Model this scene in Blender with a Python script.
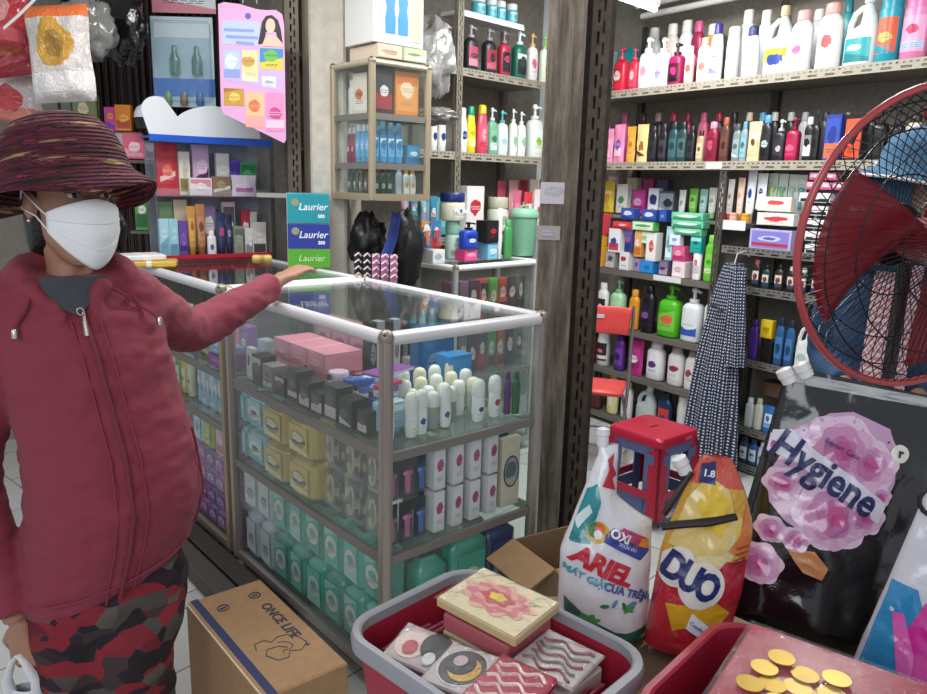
import bpy, bmesh, math, random
from math import sin, cos, pi, radians as rad, sqrt, atan2
from mathutils import Vector as V, Matrix, Euler, noise as mnoise
random.seed(7)
SC = bpy.context.scene
C = SC.collection
for o in list(bpy.data.objects): bpy.data.objects.remove(o)

# ---------------------------------------------------------------- camera
F = 755.0; PITCH = rad(12.22); ROLL = rad(1.518); CAM = V((0, 0, 1.5))
_f = V((0, cos(PITCH), -sin(PITCH))); _u0 = V((0, sin(PITCH), cos(PITCH))); _r0 = V((1, 0, 0))
_r = cos(ROLL)*_r0 + sin(ROLL)*_u0; _u = -sin(ROLL)*_r0 + cos(ROLL)*_u0
cam = bpy.data.cameras.new('camera'); camo = bpy.data.objects.new('camera', cam); C.objects.link(camo)
cam.sensor_width = 36; cam.lens = F/927*36; cam.clip_start = .02
camo.matrix_world = Matrix.Translation(CAM) @ Matrix((( _r.x, _u.x, -_f.x), (_r.y, _u.y, -_f.y), (_r.z, _u.z, -_f.z))).to_4x4()
SC.camera = camo
SC.cycles.transparent_max_bounces = 40; SC.cycles.max_bounces = 10
# ---------------------------------------------------------------- world, lights, exposure
SC.view_settings.view_transform = 'Standard'; SC.view_settings.look = 'None'
SC.view_settings.gamma = 1; SC.view_settings.use_curve_mapping = False
SC.view_settings.exposure = 0.62
W = bpy.data.worlds.new('street_daylight'); SC.world = W; W.use_nodes = True
W.node_tree.nodes['Background'].inputs[0].default_value = (.86, .92, 1, 1)
W.node_tree.nodes['Background'].inputs[1].default_value = .36
def area(name, loc, target, sx, sy, power, col=(1, 1, 1)):
    l = bpy.data.lights.new(name, 'AREA'); l.shape = 'RECTANGLE'; l.size = sx; l.size_y = sy; l.energy = power; l.color = col
    o = bpy.data.objects.new(name, l); C.objects.link(o); o.location = loc
    o.rotation_euler = (V(target)-V(loc)).to_track_quat('-Z', 'Y').to_euler(); return o
area('daylight_from_street', (-1.2, -2.6, 2.9), (-.3, 2.5, .9), 3.2, 1.8, 42, (.93, .97, 1))
area('shop_tube_light', (-.75, 2.55, 2.62), (-.75, 2.55, 0), 1.2, .12, 17, (1, .98, .95))
area('aisle_tube_light', (.62, 3.55, 2.62), (.75, 3.8, 0), .12, 1.2, 26, (.97, 1, .98))
area('far_right_tube_light', (1.2, 2.5, 2.62), (1.5, 2.8, 0), .12, 1.0, 12, (.97, 1, .98))

# ---------------------------------------------------------------- projection helpers (pixel of the photo -> point in the place)
def ray(px, py): return _f + _r*((px-463.5)/F) - _u*((py-347)/F)
def U(px, py, Y=None, z=None):
    d = ray(px, py); t = Y/d.y if Y is not None else (z-1.5)/d.z
    return CAM + d*t
def zat(L, px, py, dep=0):
    d = ray(px, py); o = L.o-L.n*dep; k = (o-CAM).dot(L.n)/d.dot(L.n); return (CAM+d*k).z
def PR(P):
    d = V(P)-CAM; k = d.dot(_f); return 463.5+F*d.dot(_r)/k, 347-F*d.dot(_u)/k, k

# ---------------------------------------------------------------- materials
_mc = {}
def lin(c): return tuple(((x/255+.055)/1.055)**2.4 if x > 10 else x/255/12.92 for x in c)
def hexc(h): return lin((int(h[0:2], 16), int(h[2:4], 16), int(h[4:6], 16)))
def newmat(key):
    m = bpy.data.materials.new(key); m.use_nodes = True; nt = m.node_tree; b = nt.nodes['Principled BSDF']; return m, nt, b
def mat(h, rough=.45, metal=0, bump=0, bscale=60, alpha=1, trans=0, sheen=0, coat=0, var=0):
    k = ('m', h, rough, metal, bump, bscale, alpha, trans, sheen, coat, var)
    if k in _mc: return _mc[k]
    m, nt, b = newmat('mat_'+h); c = hexc(h)
    b.inputs['Base Color'].default_value = (*c, 1); b.inputs['Roughness'].default_value = rough; b.inputs['Metallic'].default_value = metal
    if alpha < 1: b.inputs['Alpha'].default_value = alpha
    if trans: b.inputs['Transmission Weight'].default_value = trans
    if sheen: b.inputs['Sheen Weight'].default_value = sheen
    if coat: b.inputs['Coat Weight'].default_value = coat; b.inputs['Coat Roughness'].default_value = .12
    if bump or var:
        tc = nt.nodes.new('ShaderNodeTexCoord'); n = nt.nodes.new('ShaderNodeTexNoise'); n.inputs['Scale'].default_value = bscale; n.inputs['Detail'].default_value = 4
        nt.links.new(tc.outputs['Object'], n.inputs['Vector'])
        if bump:
            bp = nt.nodes.new('ShaderNodeBump'); bp.inputs['Strength'].default_value = bump; bp.inputs['Distance'].default_value = .01
            nt.links.new(n.outputs['Fac'], bp.inputs['Height']); nt.links.new(bp.outputs['Normal'], b.inputs['Normal'])
        if var:
            r = nt.nodes.new('ShaderNodeValToRGB'); r.color_ramp.elements[0].position = .35; r.color_ramp.elements[1].position = .65
            r.color_ramp.elements[0].color = (*[x*(1-var) for x in c], 1); r.color_ramp.elements[1].color = (*[min(1, x*(1+var)) for x in c], 1)
            nt.links.new(n.outputs['Fac'], r.inputs['Fac']); nt.links.new(r.outputs['Color'], b.inputs['Base Color'])
    _mc[k] = m; return m
def ramp(nt, cols, const=True, pos=None):
    r = nt.nodes.new('ShaderNodeValToRGB'); cr = r.color_ramp; cr.interpolation = 'CONSTANT' if const else 'LINEAR'
    while len(cr.elements) > 1: cr.elements.remove(cr.elements[-1])
    for i, h in enumerate(cols):
        p = pos[i] if pos else i/len(cols)
        e = cr.elements[0] if i == 0 else cr.elements.new(p)
        e.position = p; e.color = (*hexc(h), 1)
    return r
def pm(cols, scale=3, seed=0, rough=.35, lines=True, coat=0, ink=None, bump=0):
    """printed packaging: ground colour, a picture or emblem, a colour band and rows of small print"""
    k = ('p', tuple(cols), scale, seed, rough, lines, coat, ink, bump)
    if k in _mc: return _mc[k]
    R = random.Random(repr(k)); m, nt, b = newmat('print_'+cols[0]); N, L = nt.nodes, nt.links
    def mth(op, x, y=None, z=None):
        n = N.new('ShaderNodeMath'); n.operation = op
        for i, q in enumerate((x, y, z)):
            if q is None: continue
            if isinstance(q, (int, float)): n.inputs[i].default_value = q
            else: L.new(q, n.inputs[i])
        return n.outputs[0]
    def mix(f, a_, c):
        n = N.new('ShaderNodeMix'); n.data_type = 'RGBA'; L.new(f, n.inputs[0])
        if isinstance(a_, str): n.inputs[6].default_value = (*hexc(a_), 1)
        else: L.new(a_, n.inputs[6])
        n.inputs[7].default_value = (*hexc(c), 1); return n.outputs[2]
    tc = N.new('ShaderNodeTexCoord'); sx = N.new('ShaderNodeSeparateXYZ'); L.new(tc.outputs['Generated'], sx.inputs[0]); u, v = sx.outputs['X'], sx.outputs['Z']
    nz = N.new('ShaderNodeTexNoise'); nz.inputs['Scale'].default_value = 3.2; nz.inputs['Detail'].default_value = 2; mp = N.new('ShaderNodeMapping'); mp.inputs['Location'].default_value = (R.random()*9, R.random()*9, R.random()*9)
    L.new(tc.outputs['Generated'], mp.inputs[0]); L.new(mp.outputs[0], nz.inputs['Vector']); w = mth('MULTIPLY', mth('SUBTRACT', nz.outputs['Fac'], .5), .9)
    out = cols[0]; cy = R.uniform(.45, .66)
    if len(cols) > 2:     # colour band at foot, head or waist
        sl = R.choice((0, 0, .25, -.25)); vv = mth('MULTIPLY_ADD', u, sl, v); lo = R.choice((0, 0, .74, .1)); hi = {0: R.uniform(.26, .42), .74: 2, .1: .3}[lo]
        out = mix(mth('MULTIPLY', mth('GREATER_THAN', vv, lo-.5*(lo == 0)), mth('LESS_THAN', vv, hi)), out, cols[2])
    if len(cols) > 1:     # emblem
        rx, ry = R.uniform(.24, .4), R.uniform(.13, .27); kx = R.choice((0, .5))
        du = mth('DIVIDE', mth('SUBTRACT', u, R.uniform(.42, .58)), rx); dv = mth('DIVIDE', mth('SUBTRACT', v, cy), ry)
        rr = mth('ADD', mth('MULTIPLY', du, du), mth('MULTIPLY', dv, dv)); e = mth('LESS_THAN', mth('ADD', rr, mth('MULTIPLY', w, 2.2)), 1.0); out = mix(e, out, cols[1])
        if len(cols) > 3: out = mix(mth('LESS_THAN', mth('ADD', rr, mth('MULTIPLY', w, 1.6)), .3), out, cols[3])
        if len(cols) > 4: out = mix(mth('GREATER_THAN', v, .86), out, cols[4])
    if lines:
        br = N.new('ShaderNodeTexBrick'); br.inputs['Scale'].default_value = 1; br.inputs['Mortar Size'].default_value = .018; br.inputs['Brick Width'].default_value = R.uniform(.09, .16); br.inputs['Row Height'].default_value = R.uniform(.045, .07); br.offset = .37
        br.inputs['Mortar Smooth'].default_value = 0
        cx = N.new('ShaderNodeCombineXYZ'); L.new(u, cx.inputs[0]); L.new(v, cx.inputs[1]); L.new(cx.outputs[0], br.inputs['Vector'])
        f = mth('SUBTRACT', 1, br.outputs['Fac']); t0 = R.uniform(.1, .2)
        z1 = mth('MULTIPLY', mth('GREATER_THAN', v, t0), mth('LESS_THAN', v, t0+.12)); z2 = mth('MULTIPLY', mth('GREATER_THAN', v, cy-.05), mth('LESS_THAN', v, cy+.06))
        wu = mth('LESS_THAN', mth('ABSOLUTE', mth('SUBTRACT', u, .5)), R.uniform(.24, .36)); out = mix(mth('MULTIPLY', mth('MULTIPLY', f, mth('MAXIMUM', z1, z2)), wu), out, ink or R.choice(('2a2a48', '3a2a3a', '24405a', cols[-1])))
    if isinstance(out, str): b.inputs['Base Color'].default_value = (*hexc(out), 1)
    else: L.new(out, b.inputs['Base Color'])
    b.inputs['Roughness'].default_value = rough
    if coat: b.inputs['Coat Weight'].default_value = coat; b.inputs['Coat Roughness'].default_value = .1
    if bump:
        nb = N.new('ShaderNodeTexNoise'); nb.inputs['Scale'].default_value = 14; nb.inputs['Detail'].default_value = 5; nb.inputs['Distortion'].default_value = 1.2; L.new(tc.outputs['Generated'], nb.inputs['Vector'])
        bp = N.new('ShaderNodeBump'); bp.inputs['Strength'].default_value = bump; bp.inputs['Distance'].default_value = .02
        L.new(nb.outputs['Fac'], bp.inputs['Height']); L.new(bp.outputs['Normal'], b.inputs['Normal'])
    _mc[k] = m; return m
def film(h='ffffff', a=.25, bump=.5, rough=.08, scale=25):
    """clear crinkled plastic or glass: transparent with a reflecting skin"""
    k = ('f', h, a, bump, rough, scale)
    if k in _mc: return _mc[k]
    m, nt, b = newmat('clear_'+h); N, L = nt.nodes, nt.links; N.remove(b); out = N['Material Output']
    tr = N.new('ShaderNodeBsdfTransparent'); tr.inputs[0].default_value = (*[1-(1-x)*.35 for x in hexc(h)], 1)
    gl = N.new('ShaderNodeBsdfGlossy'); gl.inputs['Roughness'].default_value = rough
    df = N.new('ShaderNodeBsdfDiffuse'); df.inputs[0].default_value = (*hexc(h), 1)
    lw = N.new('ShaderNodeLayerWeight'); lw.inputs['Blend'].default_value = .5   # Facing = 1-|cos|, the same on both faces of a pane
    pw = N.new('ShaderNodeMath'); pw.operation = 'POWER'; pw.inputs[1].default_value = 4.5; L.new(lw.outputs['Facing'], pw.inputs[0])
    fr = N.new('ShaderNodeMath'); fr.operation = 'MULTIPLY_ADD'; fr.inputs[1].default_value = .8; fr.inputs[2].default_value = .03; L.new(pw.outputs[0], fr.inputs[0])
    m1 = N.new('ShaderNodeMixShader'); m1.inputs[0].default_value = a; L.new(tr.outputs[0], m1.inputs[1]); L.new(df.outputs[0], m1.inputs[2])
    m2 = N.new('ShaderNodeMixShader'); L.new(fr.outputs[0], m2.inputs[0]); L.new(m1.outputs[0], m2.inputs[1]); L.new(gl.outputs[0], m2.inputs[2]); L.new(m2.outputs[0], out.inputs[0])
    if bump:
        tc = N.new('ShaderNodeTexCoord'); n = N.new('ShaderNodeTexNoise'); n.inputs['Scale'].default_value = scale; n.inputs['Detail'].default_value = 3; L.new(tc.outputs['Object'], n.inputs['Vector'])
        bp = N.new('ShaderNodeBump'); bp.inputs['Strength'].default_value = bump; bp.inputs['Distance'].default_value = .02; L.new(n.outputs['Fac'], bp.inputs['Height'])
        L.new(bp.outputs['Normal'], gl.inputs['Normal']); L.new(bp.outputs['Normal'], lw.inputs['Normal'])
    _mc[k] = m; return m
GLASS = film('f2fbf8', .02, 0, .02)
ALU = mat('b9b4b0', .32, .75); ALUW = mat('e4e4e6', .34, .1); GOLD = mat('a8977a', .4, .6)
def emit(h, s):
    m, nt, b = newmat('glow_'+h); b.inputs['Emission Color'].default_value = (*hexc(h), 1); b.inputs['Emission Strength'].default_value = s; return m

# ---------------------------------------------------------------- mesh building
class G:
    def __init__(s): s.v = []; s.f = []; s.m = []
    def add(s, vs, fs, mi=0):
        o = len(s.v); s.v += [tuple(x) for x in vs]; s.f += [tuple(i+o for i in f) for f in fs]; s.m += [mi]*len(fs); return s
    def box(s, c, d, mi=0, rot=None, ch=0):
        hx, hy, hz = d[0]/2, d[1]/2, d[2]/2
        if not ch:
            vs = [V((x*hx, y*hy, z*hz)) for x in (-1, 1) for y in (-1, 1) for z in (-1, 1)]
            fs = [(0, 1, 3, 2), (4, 6, 7, 5), (0, 4, 5, 1), (2, 3, 7, 6), (0, 2, 6, 4), (1, 5, 7, 3)]
        else:
            ch = min(ch, .45*min(d)); vs = []; ix = {}
            for x in (-1, 1):
                for y in (-1, 1):
                    for z in (-1, 1):
                        ix[x, y, z] = len(vs)
                        vs += [V((x*hx, y*(hy-ch), z*(hz-ch))), V((x*(hx-ch), y*hy, z*(hz-ch))), V((x*(hx-ch), y*(hy-ch), z*hz))]
            fs = []
            for a in (-1, 1):
                q = [(a, -1, -1), (a, 1, -1), (a, 1, 1), (a, -1, 1)]; fs.append([ix[k] for k in (q if a > 0 else q[::-1])])
                q = [(-1, a, -1), (-1, a, 1), (1, a, 1), (1, a, -1)]; fs.append([ix[k]+1 for k in (q if a > 0 else q[::-1])])
                q = [(-1, -1, a), (1, -1, a), (1, 1, a), (-1, 1, a)]; fs.append([ix[k]+2 for k in (q if a > 0 else q[::-1])])
                for b in (-1, 1):
                    for (k0, k1, i, j) in (((a, b, -1), (a, b, 1), 0, 1), ((a, -1, b), (a, 1, b), 0, 2), ((-1, a, b), (1, a, b), 1, 2)):
                        q = [ix[k0]+i, ix[k1]+i, ix[k1]+j, ix[k0]+j]; fs.append(q)
                    for c2 in (-1, 1): k = ix[a, b, c2]; fs.append((k, k+1, k+2))
        if rot is not None:
            R = rot if isinstance(rot, Matrix) else Euler(rot).to_matrix(); vs = [R @ v for v in vs]
        return s.add([v+V(c) for v in vs], fs, mi)
    def lathe(s, prof, n=20, sx=1, sy=1, e=2, c=(0, 0, 0), mi=0, capb=True, capt=True, R=None):
        """prof [(r, z)]; e is the superellipse power of the cross-section"""
        vs = []; fs = []
        for r, z in prof:
            for i in range(n):
                a = 2*pi*(i+.5)/n; x, y = cos(a), sin(a)
                k = (abs(x)**e+abs(y)**e)**(-1/e); p = V((x*k*r*sx, y*k*r*sy, z)); vs.append((R @ p if R else p)+V(c))
        for j in range(len(prof)-1):
            for i in range(n): a, b = j*n+i, j*n+(i+1) % n; fs.append((a, b, b+n, a+n))
        if capb: fs.append(tuple(range(n-1, -1, -1)))
        if capt: fs.append(tuple((len(prof)-1)*n+i for i in range(n)))
        return s.add(vs, fs, mi)
    def loft(s, rings, mi=0, closed=True, cap=True):
        n = len(rings[0]); vs = [p for r in rings for p in r]; fs = []
        for j in range(len(rings)-1):
            for i in range(n if closed else n-1): a, b = j*n+i, j*n+(i+1) % n; fs.append((a, b, b+n, a+n))
        if cap and closed: fs += [tuple(range(n-1, -1, -1)), tuple((len(rings)-1)*n+i for i in range(n))]
        return s.add(vs, fs, mi)
    def tube(s, pts, r, n=8, mi=0, closed=False, flat=None):
        pts = [V(p) for p in pts]; rings = []; up = None; m = len(pts)
        for i, p in enumerate(pts):
            a = pts[(i-1) % m] if (closed or i > 0) else p; b = pts[(i+1) % m] if (closed or i < m-1) else p
            t = (b-a).normalized()
            if up is None: up = t.orthogonal().normalized()
            up = (up-t*up.dot(t)); up = up.normalized() if up.length > 1e-6 else t.orthogonal().normalized()
            w = t.cross(up); ri = r[i] if isinstance(r, (list, tuple)) else r
            rings.append([p+up*cos(2*pi*k/n)*ri+w*sin(2*pi*k/n)*ri*(flat or 1) for k in range(n)])
        if closed: rings.append(rings[0])
        return s.loft(rings, mi, True, not closed)
    def prism(s, out, y0, y1, mi=0, xf=None):
        """outline in x, z extruded along y"""
        n = len(out); f = xf or (lambda v: v)
        vs = [f(V((x, y0, z))) for x, z in out]+[f(V((x, y1, z))) for x, z in out]
        return s.add(vs, [tuple(range(n)), tuple(range(2*n-1, n-1, -1))]+[(i, i+n, (i+1) % n+n, (i+1) % n) for i in range(n)], mi)
    def grid(s, fn, nu, nv, mi=0, wrap=False):
        vs = [fn(i/nu, j/nv) for j in range(nv+1) for i in range(nu+1)]
        return s.add(vs, [(j*(nu+1)+i, j*(nu+1)+i+1, (j+1)*(nu+1)+i+1, (j+1)*(nu+1)+i) for j in range(nv) for i in range(nu)], mi)
    def sph(s, c, rx, ry=None, rz=None, n=14, m=9, mi=0, R=None):
        ry = ry or rx; rz = rz or rx
        return s.lathe([(max(1e-4, sin(pi*j/m)), -cos(pi*j/m)*rz) for j in range(m+1)], n, rx, ry, 2, c, mi, R=R)
    def xf(s, M): s.v = [tuple(M @ V(p)) for p in s.v]; return s
    def obj(s, name, mats, parent=None, smooth=True, loc=None, ang=40):
        me = bpy.data.meshes.new(name); me.from_pydata(s.v, [], s.f); mats = mats if isinstance(mats, (list, tuple)) else [mats]
        for m in mats: me.materials.append(m)
        if len(mats) > 1: me.polygons.foreach_set('material_index', s.m)
        bm = bmesh.new(); bm.from_mesh(me); bmesh.ops.recalc_face_normals(bm, faces=bm.faces)
        if smooth:
            for f in bm.faces: f.smooth = True
            lim = rad(ang)
            for e in bm.edges:
                if len(e.link_faces) == 2 and e.link_faces[0].normal.angle(e.link_faces[1].normal, 0) > lim: e.smooth = False
        bm.to_mesh(me); bm.free()
        o = bpy.data.objects.new(name, me); C.objects.link(o)
        if parent: o.parent = parent
        if loc: o.location = loc
        return o
USED = {}
def tag(o, label, cat, group=None, kind=None):
    w = len(label.split())
    if w < 4 or w > 16: print('LABELWORDS', w, label)
    if label in USED: print('DUPLABEL', label)
    USED[label] = 1
    o['label'] = label; o['category'] = cat
    if group: o['group'] = group
    if kind: o['kind'] = kind
    return o
def thing(name, label, cat, loc=(0, 0, 0), rz=0, group=None, rot=None):
    o = bpy.data.objects.new(name, None); C.objects.link(o); o.empty_display_size = .05; o.location = loc; o.rotation_euler = rot or (0, 0, rz)
    return tag(o, label, cat, group)
def struct(name, g, m, smooth=False):
    o = g.obj(name, m, None, smooth); o['kind'] = 'structure'; return o
def evalmesh(o):
    dg = bpy.context.evaluated_depsgraph_get(); dg.update(); return bpy.data.meshes.new_from_object(o.evaluated_get(dg))
def remesh(o, vox, smooth=6, it=None):
    m = o.modifiers.new('r', 'REMESH'); m.mode = 'VOXEL'; m.voxel_size = vox; m.use_smooth_shade = True
    if smooth: s = o.modifiers.new('s', 'SMOOTH'); s.iterations = smooth; s.factor = .5
    me = evalmesh(o); old = o.data; mats = list(old.materials); o.modifiers.clear(); o.data = me
    me.materials.clear()
    for x in mats: me.materials.append(x)
    for p in me.polygons: p.use_smooth = True
    me.polygons.foreach_set('material_index', [0]*len(me.polygons)); return o
def text(s, size, m, parent, fn=None, loc=(0, 0, 0), rot=(pi/2, 0, 0), bold=0, ext=.0006, shear=0, align='CENTER', name='lettering', space=1, xs=1):
    cu = bpy.data.curves.new(name, 'FONT'); cu.body = s; cu.size = size; cu.offset = bold; cu.extrude = ext; cu.shear = shear; cu.align_x = align; cu.align_y = 'CENTER'; cu.resolution_u = 3; cu.space_character = space
    t = bpy.data.objects.new(name, cu); C.objects.link(t); me = evalmesh(t); bpy.data.objects.remove(t)
    me.materials.clear(); me.materials.append(m)
    if xs != 1: me.transform(Matrix.Diagonal((xs, 1, 1, 1)))
    o = bpy.data.objects.new(name, me); C.objects.link(o); o.parent = parent
    if fn:
        bm = bmesh.new(); bm.from_mesh(me); bmesh.ops.triangulate(bm, faces=bm.faces)
        for _ in range(2): 
            es = [e for e in bm.edges if e.calc_length() > size*.12]
            bmesh.ops.subdivide_edges(bm, edges=es, cuts=1); bmesh.ops.triangulate(bm, faces=bm.faces)
        for v in bm.verts: v.co = fn(v.co.x, v.co.y, v.co.z)
        bm.to_mesh(me); bm.free()
    else: o.location = loc; o.rotation_euler = rot
    return o
def ORD(i): return ['first', 'second', 'third', 'fourth', 'fifth', 'sixth', 'seventh', 'eighth', 'ninth', 'tenth', 'eleventh', 'twelfth'][i] if i < 12 else '%dth' % (i+1)
def NUM(i): return ['zero', 'one', 'two', 'three', 'four', 'five', 'six', 'seven', 'eight', 'nine', 'ten', 'eleven', 'twelve'][i] if i < 13 else str(i)
# ---------------------------------------------------------------- products
def prof_at(prof, z):
    for (r0, z0), (r1, z1) in zip(prof, prof[1:]):
        if z0 <= z <= z1 and z1 > z0: return r0+(r1-r0)*(z-z0)/(z1-z0)
    return prof[-1][0]
def sect(a, r, sx, sy, e):
    x, y = cos(a), sin(a); k = (abs(x)**e+abs(y)**e)**(-1/e); return x*k*r*sx, y*k*r*sy
def wrap_label(prof, sx, sy, e, z0, z1, span=.8, off=.0012, nu=10, nv=4):
    def fn(u, v):
        a = -pi/2+(u-.5)*2*span; z = z0+(z1-z0)*v; x, y = sect(a, prof_at(prof, z)+off, sx, sy, e); return (x, y, z)
    return G().grid(fn, nu, nv)
def bottle_prof(w, h, sh, nk, top):
    """width w, body height to shoulder sh, neck radius nk, body top z"""
    r = w/2; b = min(.012, r*.3)
    return [(r*.86, 0), (r*.96, b*.35), (r, b), (r, sh), (r*.95, sh+(top-sh)*.3), (r*.78, sh+(top-sh)*.65), (nk*1.15, top-.004), (nk, top)]
def mk_pump(t, w, h, c, d=None, spout=1):
    d = d or w*.7; top = h*.74; nk = w*.16; pr = bottle_prof(w, h, top*.82, nk, top); sy = d/w; e = 3
    G().lathe(pr, 22, 1, sy, e).obj('body', c[0], t)
    g = G().lathe([(nk*1.4, top-.002), (nk*1.4, top+h*.05), (nk*.5, top+h*.055), (nk*.5, h*.91), (nk*.9, h*.915), (nk*.95, h*.97), (nk*.6, h)], 12)
    g.tube([(0, 0, h*.95), (spout*w*.26, -d*.1, h*.95), (spout*w*.38, -d*.14, h*.925)], nk*.42, 6); g.obj('pump_head', c[1], t)
    if len(c) > 2: wrap_label(pr, 1, sy, e, top*.16, top*.72).obj('label', c[2], t)
def mk_flip(t, w, h, c, d=None):
    d = d or w*.62; top = h*.84; nk = w*.27; pr = bottle_prof(w, h, top*.84, nk, top); sy = d/w; e = 2.6
    G().lathe(pr, 22, 1, sy, e).obj('body', c[0], t)
    G().lathe([(nk*1.15, top-.001), (nk*1.2, top+.004), (nk*1.12, h-.004), (nk*.95, h)], 16, 1, max(sy, .75)).obj('cap', c[1], t)
    if len(c) > 2: wrap_label(pr, 1, sy, e, top*.18, top*.72).obj('label', c[2], t)
def mk_can(t, w, h, c, d=None):
    r = w/2; pr = [(r*.94, 0), (r, .004), (r, h*.74), (r*.97, h*.76)]
    G().lathe(pr, 20).obj('can', c[0], t)
    G().lathe([(r*.93, h*.76), (r*.93, h*.95), (r*.8, h*.985), (r*.4, h)], 18).obj('cap', c[1], t)
    if len(c) > 2: wrap_label(pr, 1, 1, 2, h*.14, h*.64, 1.1).obj('label', c[2], t)
def mk_jug(t, w, h, c, d=None):
    d = d or w*.5; top = h*.87; n = 24; sy = d/w; r = w/2
    def ring(z, x0, x1, k=1): return [V(((x0+x1)/2+cos(2*pi*i/n)*(x1-x0)/2, sin(2*pi*i/n)*d/2*k, z)) for i in range(n)]
    # body with a hand-hole: a narrow shoulder column on the right, the handle loop on the left joins top and body
    g = G().loft([ring(0, -r*.92, r*.92, .9), ring(h*.02, -r, r), ring(h*.42, -r, r), ring(h*.5, -r*.9, r, 1), ring(h*.58, -r*.1, r*.95, .95), ring(h*.7, r*.0, r*.82, .85), ring(h*.8, r*.0, r*.62, .6), ring(top, r*.1, r*.5, .42)])
    g.obj('body', c[0], t)
    G().tube([(-r*.72, 0, h*.45), (-r*.74, 0, h*.6), (-r*.5, 0, h*.74), (-r*.1, 0, h*.8), (r*.2, 0, h*.8)], [w*.11, w*.1, w*.1, w*.1, w*.1], 10).obj('handle', c[0], t)
    G().lathe([(w*.15, top-.004), (w*.16, top+.002), (w*.15, h-.004), (w*.12, h)], 14, c=(r*.3, 0, 0)).obj('cap', c[1], t)
    if len(c) > 2:
        pr = [(r, 0), (r, h*.5)]; wrap_label(pr, 1, sy, 2, h*.08, h*.4, .95).obj('label', c[2], t)
def mk_slim(t, w, h, c, d=None):
    d = d or w*.6; pr = [(w*.42, 0), (w*.49, .006), (w*.5, h*.3), (w*.46, h*.6), (w*.36, h*.8), (w*.27, h*.82)]; sy = d/w
    G().lathe(pr, 20, 1, sy, 2.4).obj('body', c[0], t)
    G().lathe([(w*.3, h*.82), (w*.29, h*.97), (w*.2, h)], 14, 1, .9).obj('cap', c[1], t)
    if len(c) > 2: wrap_label(pr, 1, sy, 2.4, h*.16, h*.6).obj('label', c[2], t)
def mk_box(t, w, h, c, d=None):
    d = d or w*.5
    G().box((0, 0, h/2), (w, d, h), ch=.0015).obj('carton', c[0], t, False)
    if len(c) > 1: G().box((0, -d/2-.0004, h*.5), (w*.88, .0012, h*.82)).obj('printed_panel', c[1], t, False)
    if len(c) > 2: G().box((-w/2-.0004, 0, h*.5), (.0012, d*.8, h*.8)).obj('side_panel', c[2], t, False)
def mk_tube(t, w, h, c, d=None):
    """tube standing on its cap with a crimped top"""
    d = d or w*.55; n = 18; ch = h*.2
    G().lathe([(w*.3, 0), (w*.34, .003), (w*.36, ch)], 16, 1, .85).obj('cap', c[1], t)
    def ring(z, k, dd): return [V((cos(2*pi*i/n)*w/2*k, sin(2*pi*i/n)*dd/2, z)) for i in range(n)]
    G().loft([ring(ch, .76, d*.95), ring(ch+h*.05, .86, d), ring(h*.6, .95, d*.65), ring(h*.93, 1, .006), ring(h, 1, .003)]).obj('tube', c[0], t)
    if len(c) > 2:
        def fn(u, v):
            z = ch+h*.12+h*.45*v; k = .87+.1*v; dd = d*(1-.42*v)+.003; a = -pi/2+(u-.5)*1.7; return (cos(a)*w/2*k, sin(a)*dd/2, z)
        G().grid(fn, 8, 4).obj('label', c[2], t)
def mk_pouch(t, w, h, c, d=None):
    d = d or w*.35; sd = random.random()*50
    def side(s):
        def fn(u, v):
            x = (u-.5)*w*(1-.06*sin(pi*v)); b = max(0, 1-(2*u-1)**2)**.5; k = (1-v**2.2)*.92+.03
            y = s*d/2*b*k+.006*mnoise.noise((x*25+sd, s*3, v*h*22)); return (x, y, v*h)
        return fn
    g = G().grid(side(-1), 14, 14); g.grid(side(1), 14, 14); g.obj('pouch', c[0], t, ang=80)
    if len(c) > 1 and c[1]:
        f = side(-1)
        def lab(u, v): x, y, z = f(.14+.72*u, .2+.5*v); return (x, y-.0025, z)
        G().grid(lab, 10, 8).obj('label', c[1], t, ang=80)
    if len(c) > 2: G().lathe([(w*.07, h-.004), (w*.07, h+w*.12), (w*.05, h+w*.14)], 10, c=(w*.3, 0, 0)).obj('spout_cap', c[2], t)
def mk_jar(t, w, h, c, d=None):
    r = w/2; pr = [(r*.8, 0), (r*.95, h*.04), (r, h*.2), (r, h*.6), (r*.86, h*.68)]
    G().lathe(pr, 22).obj('jar', c[0], t)
    G().lathe([(r*.95, h*.68), (r*.97, h*.7), (r*.97, h*.96), (r*.9, h)], 22).obj('lid', c[1], t)
    if len(c) > 2: wrap_label(pr, 1, 1, 2, h*.12, h*.56, .9).obj('label', c[2], t)
def mk_roll(t, w, h, c, d=None):
    r = w/2; sy = .78; pr = [(r*.75, 0), (r*.85, .004), (r*.98, h*.25), (r*.9, h*.45), (r*.94, h*.58), (r*.8, h*.62)]
    G().lathe(pr, 18, 1, sy).obj('body', c[0], t)
    G().lathe([(r*.93, h*.6), (r*.97, h*.62), (r*.97, h*.8), (r*.9, h*.9), (r*.66, h*.97), (r*.25, h)], 18, 1, .9).obj('cap', c[1], t)
    if len(c) > 2: wrap_label(pr, 1, sy, 2, h*.12, h*.5, .75).obj('label', c[2], t)
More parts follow.
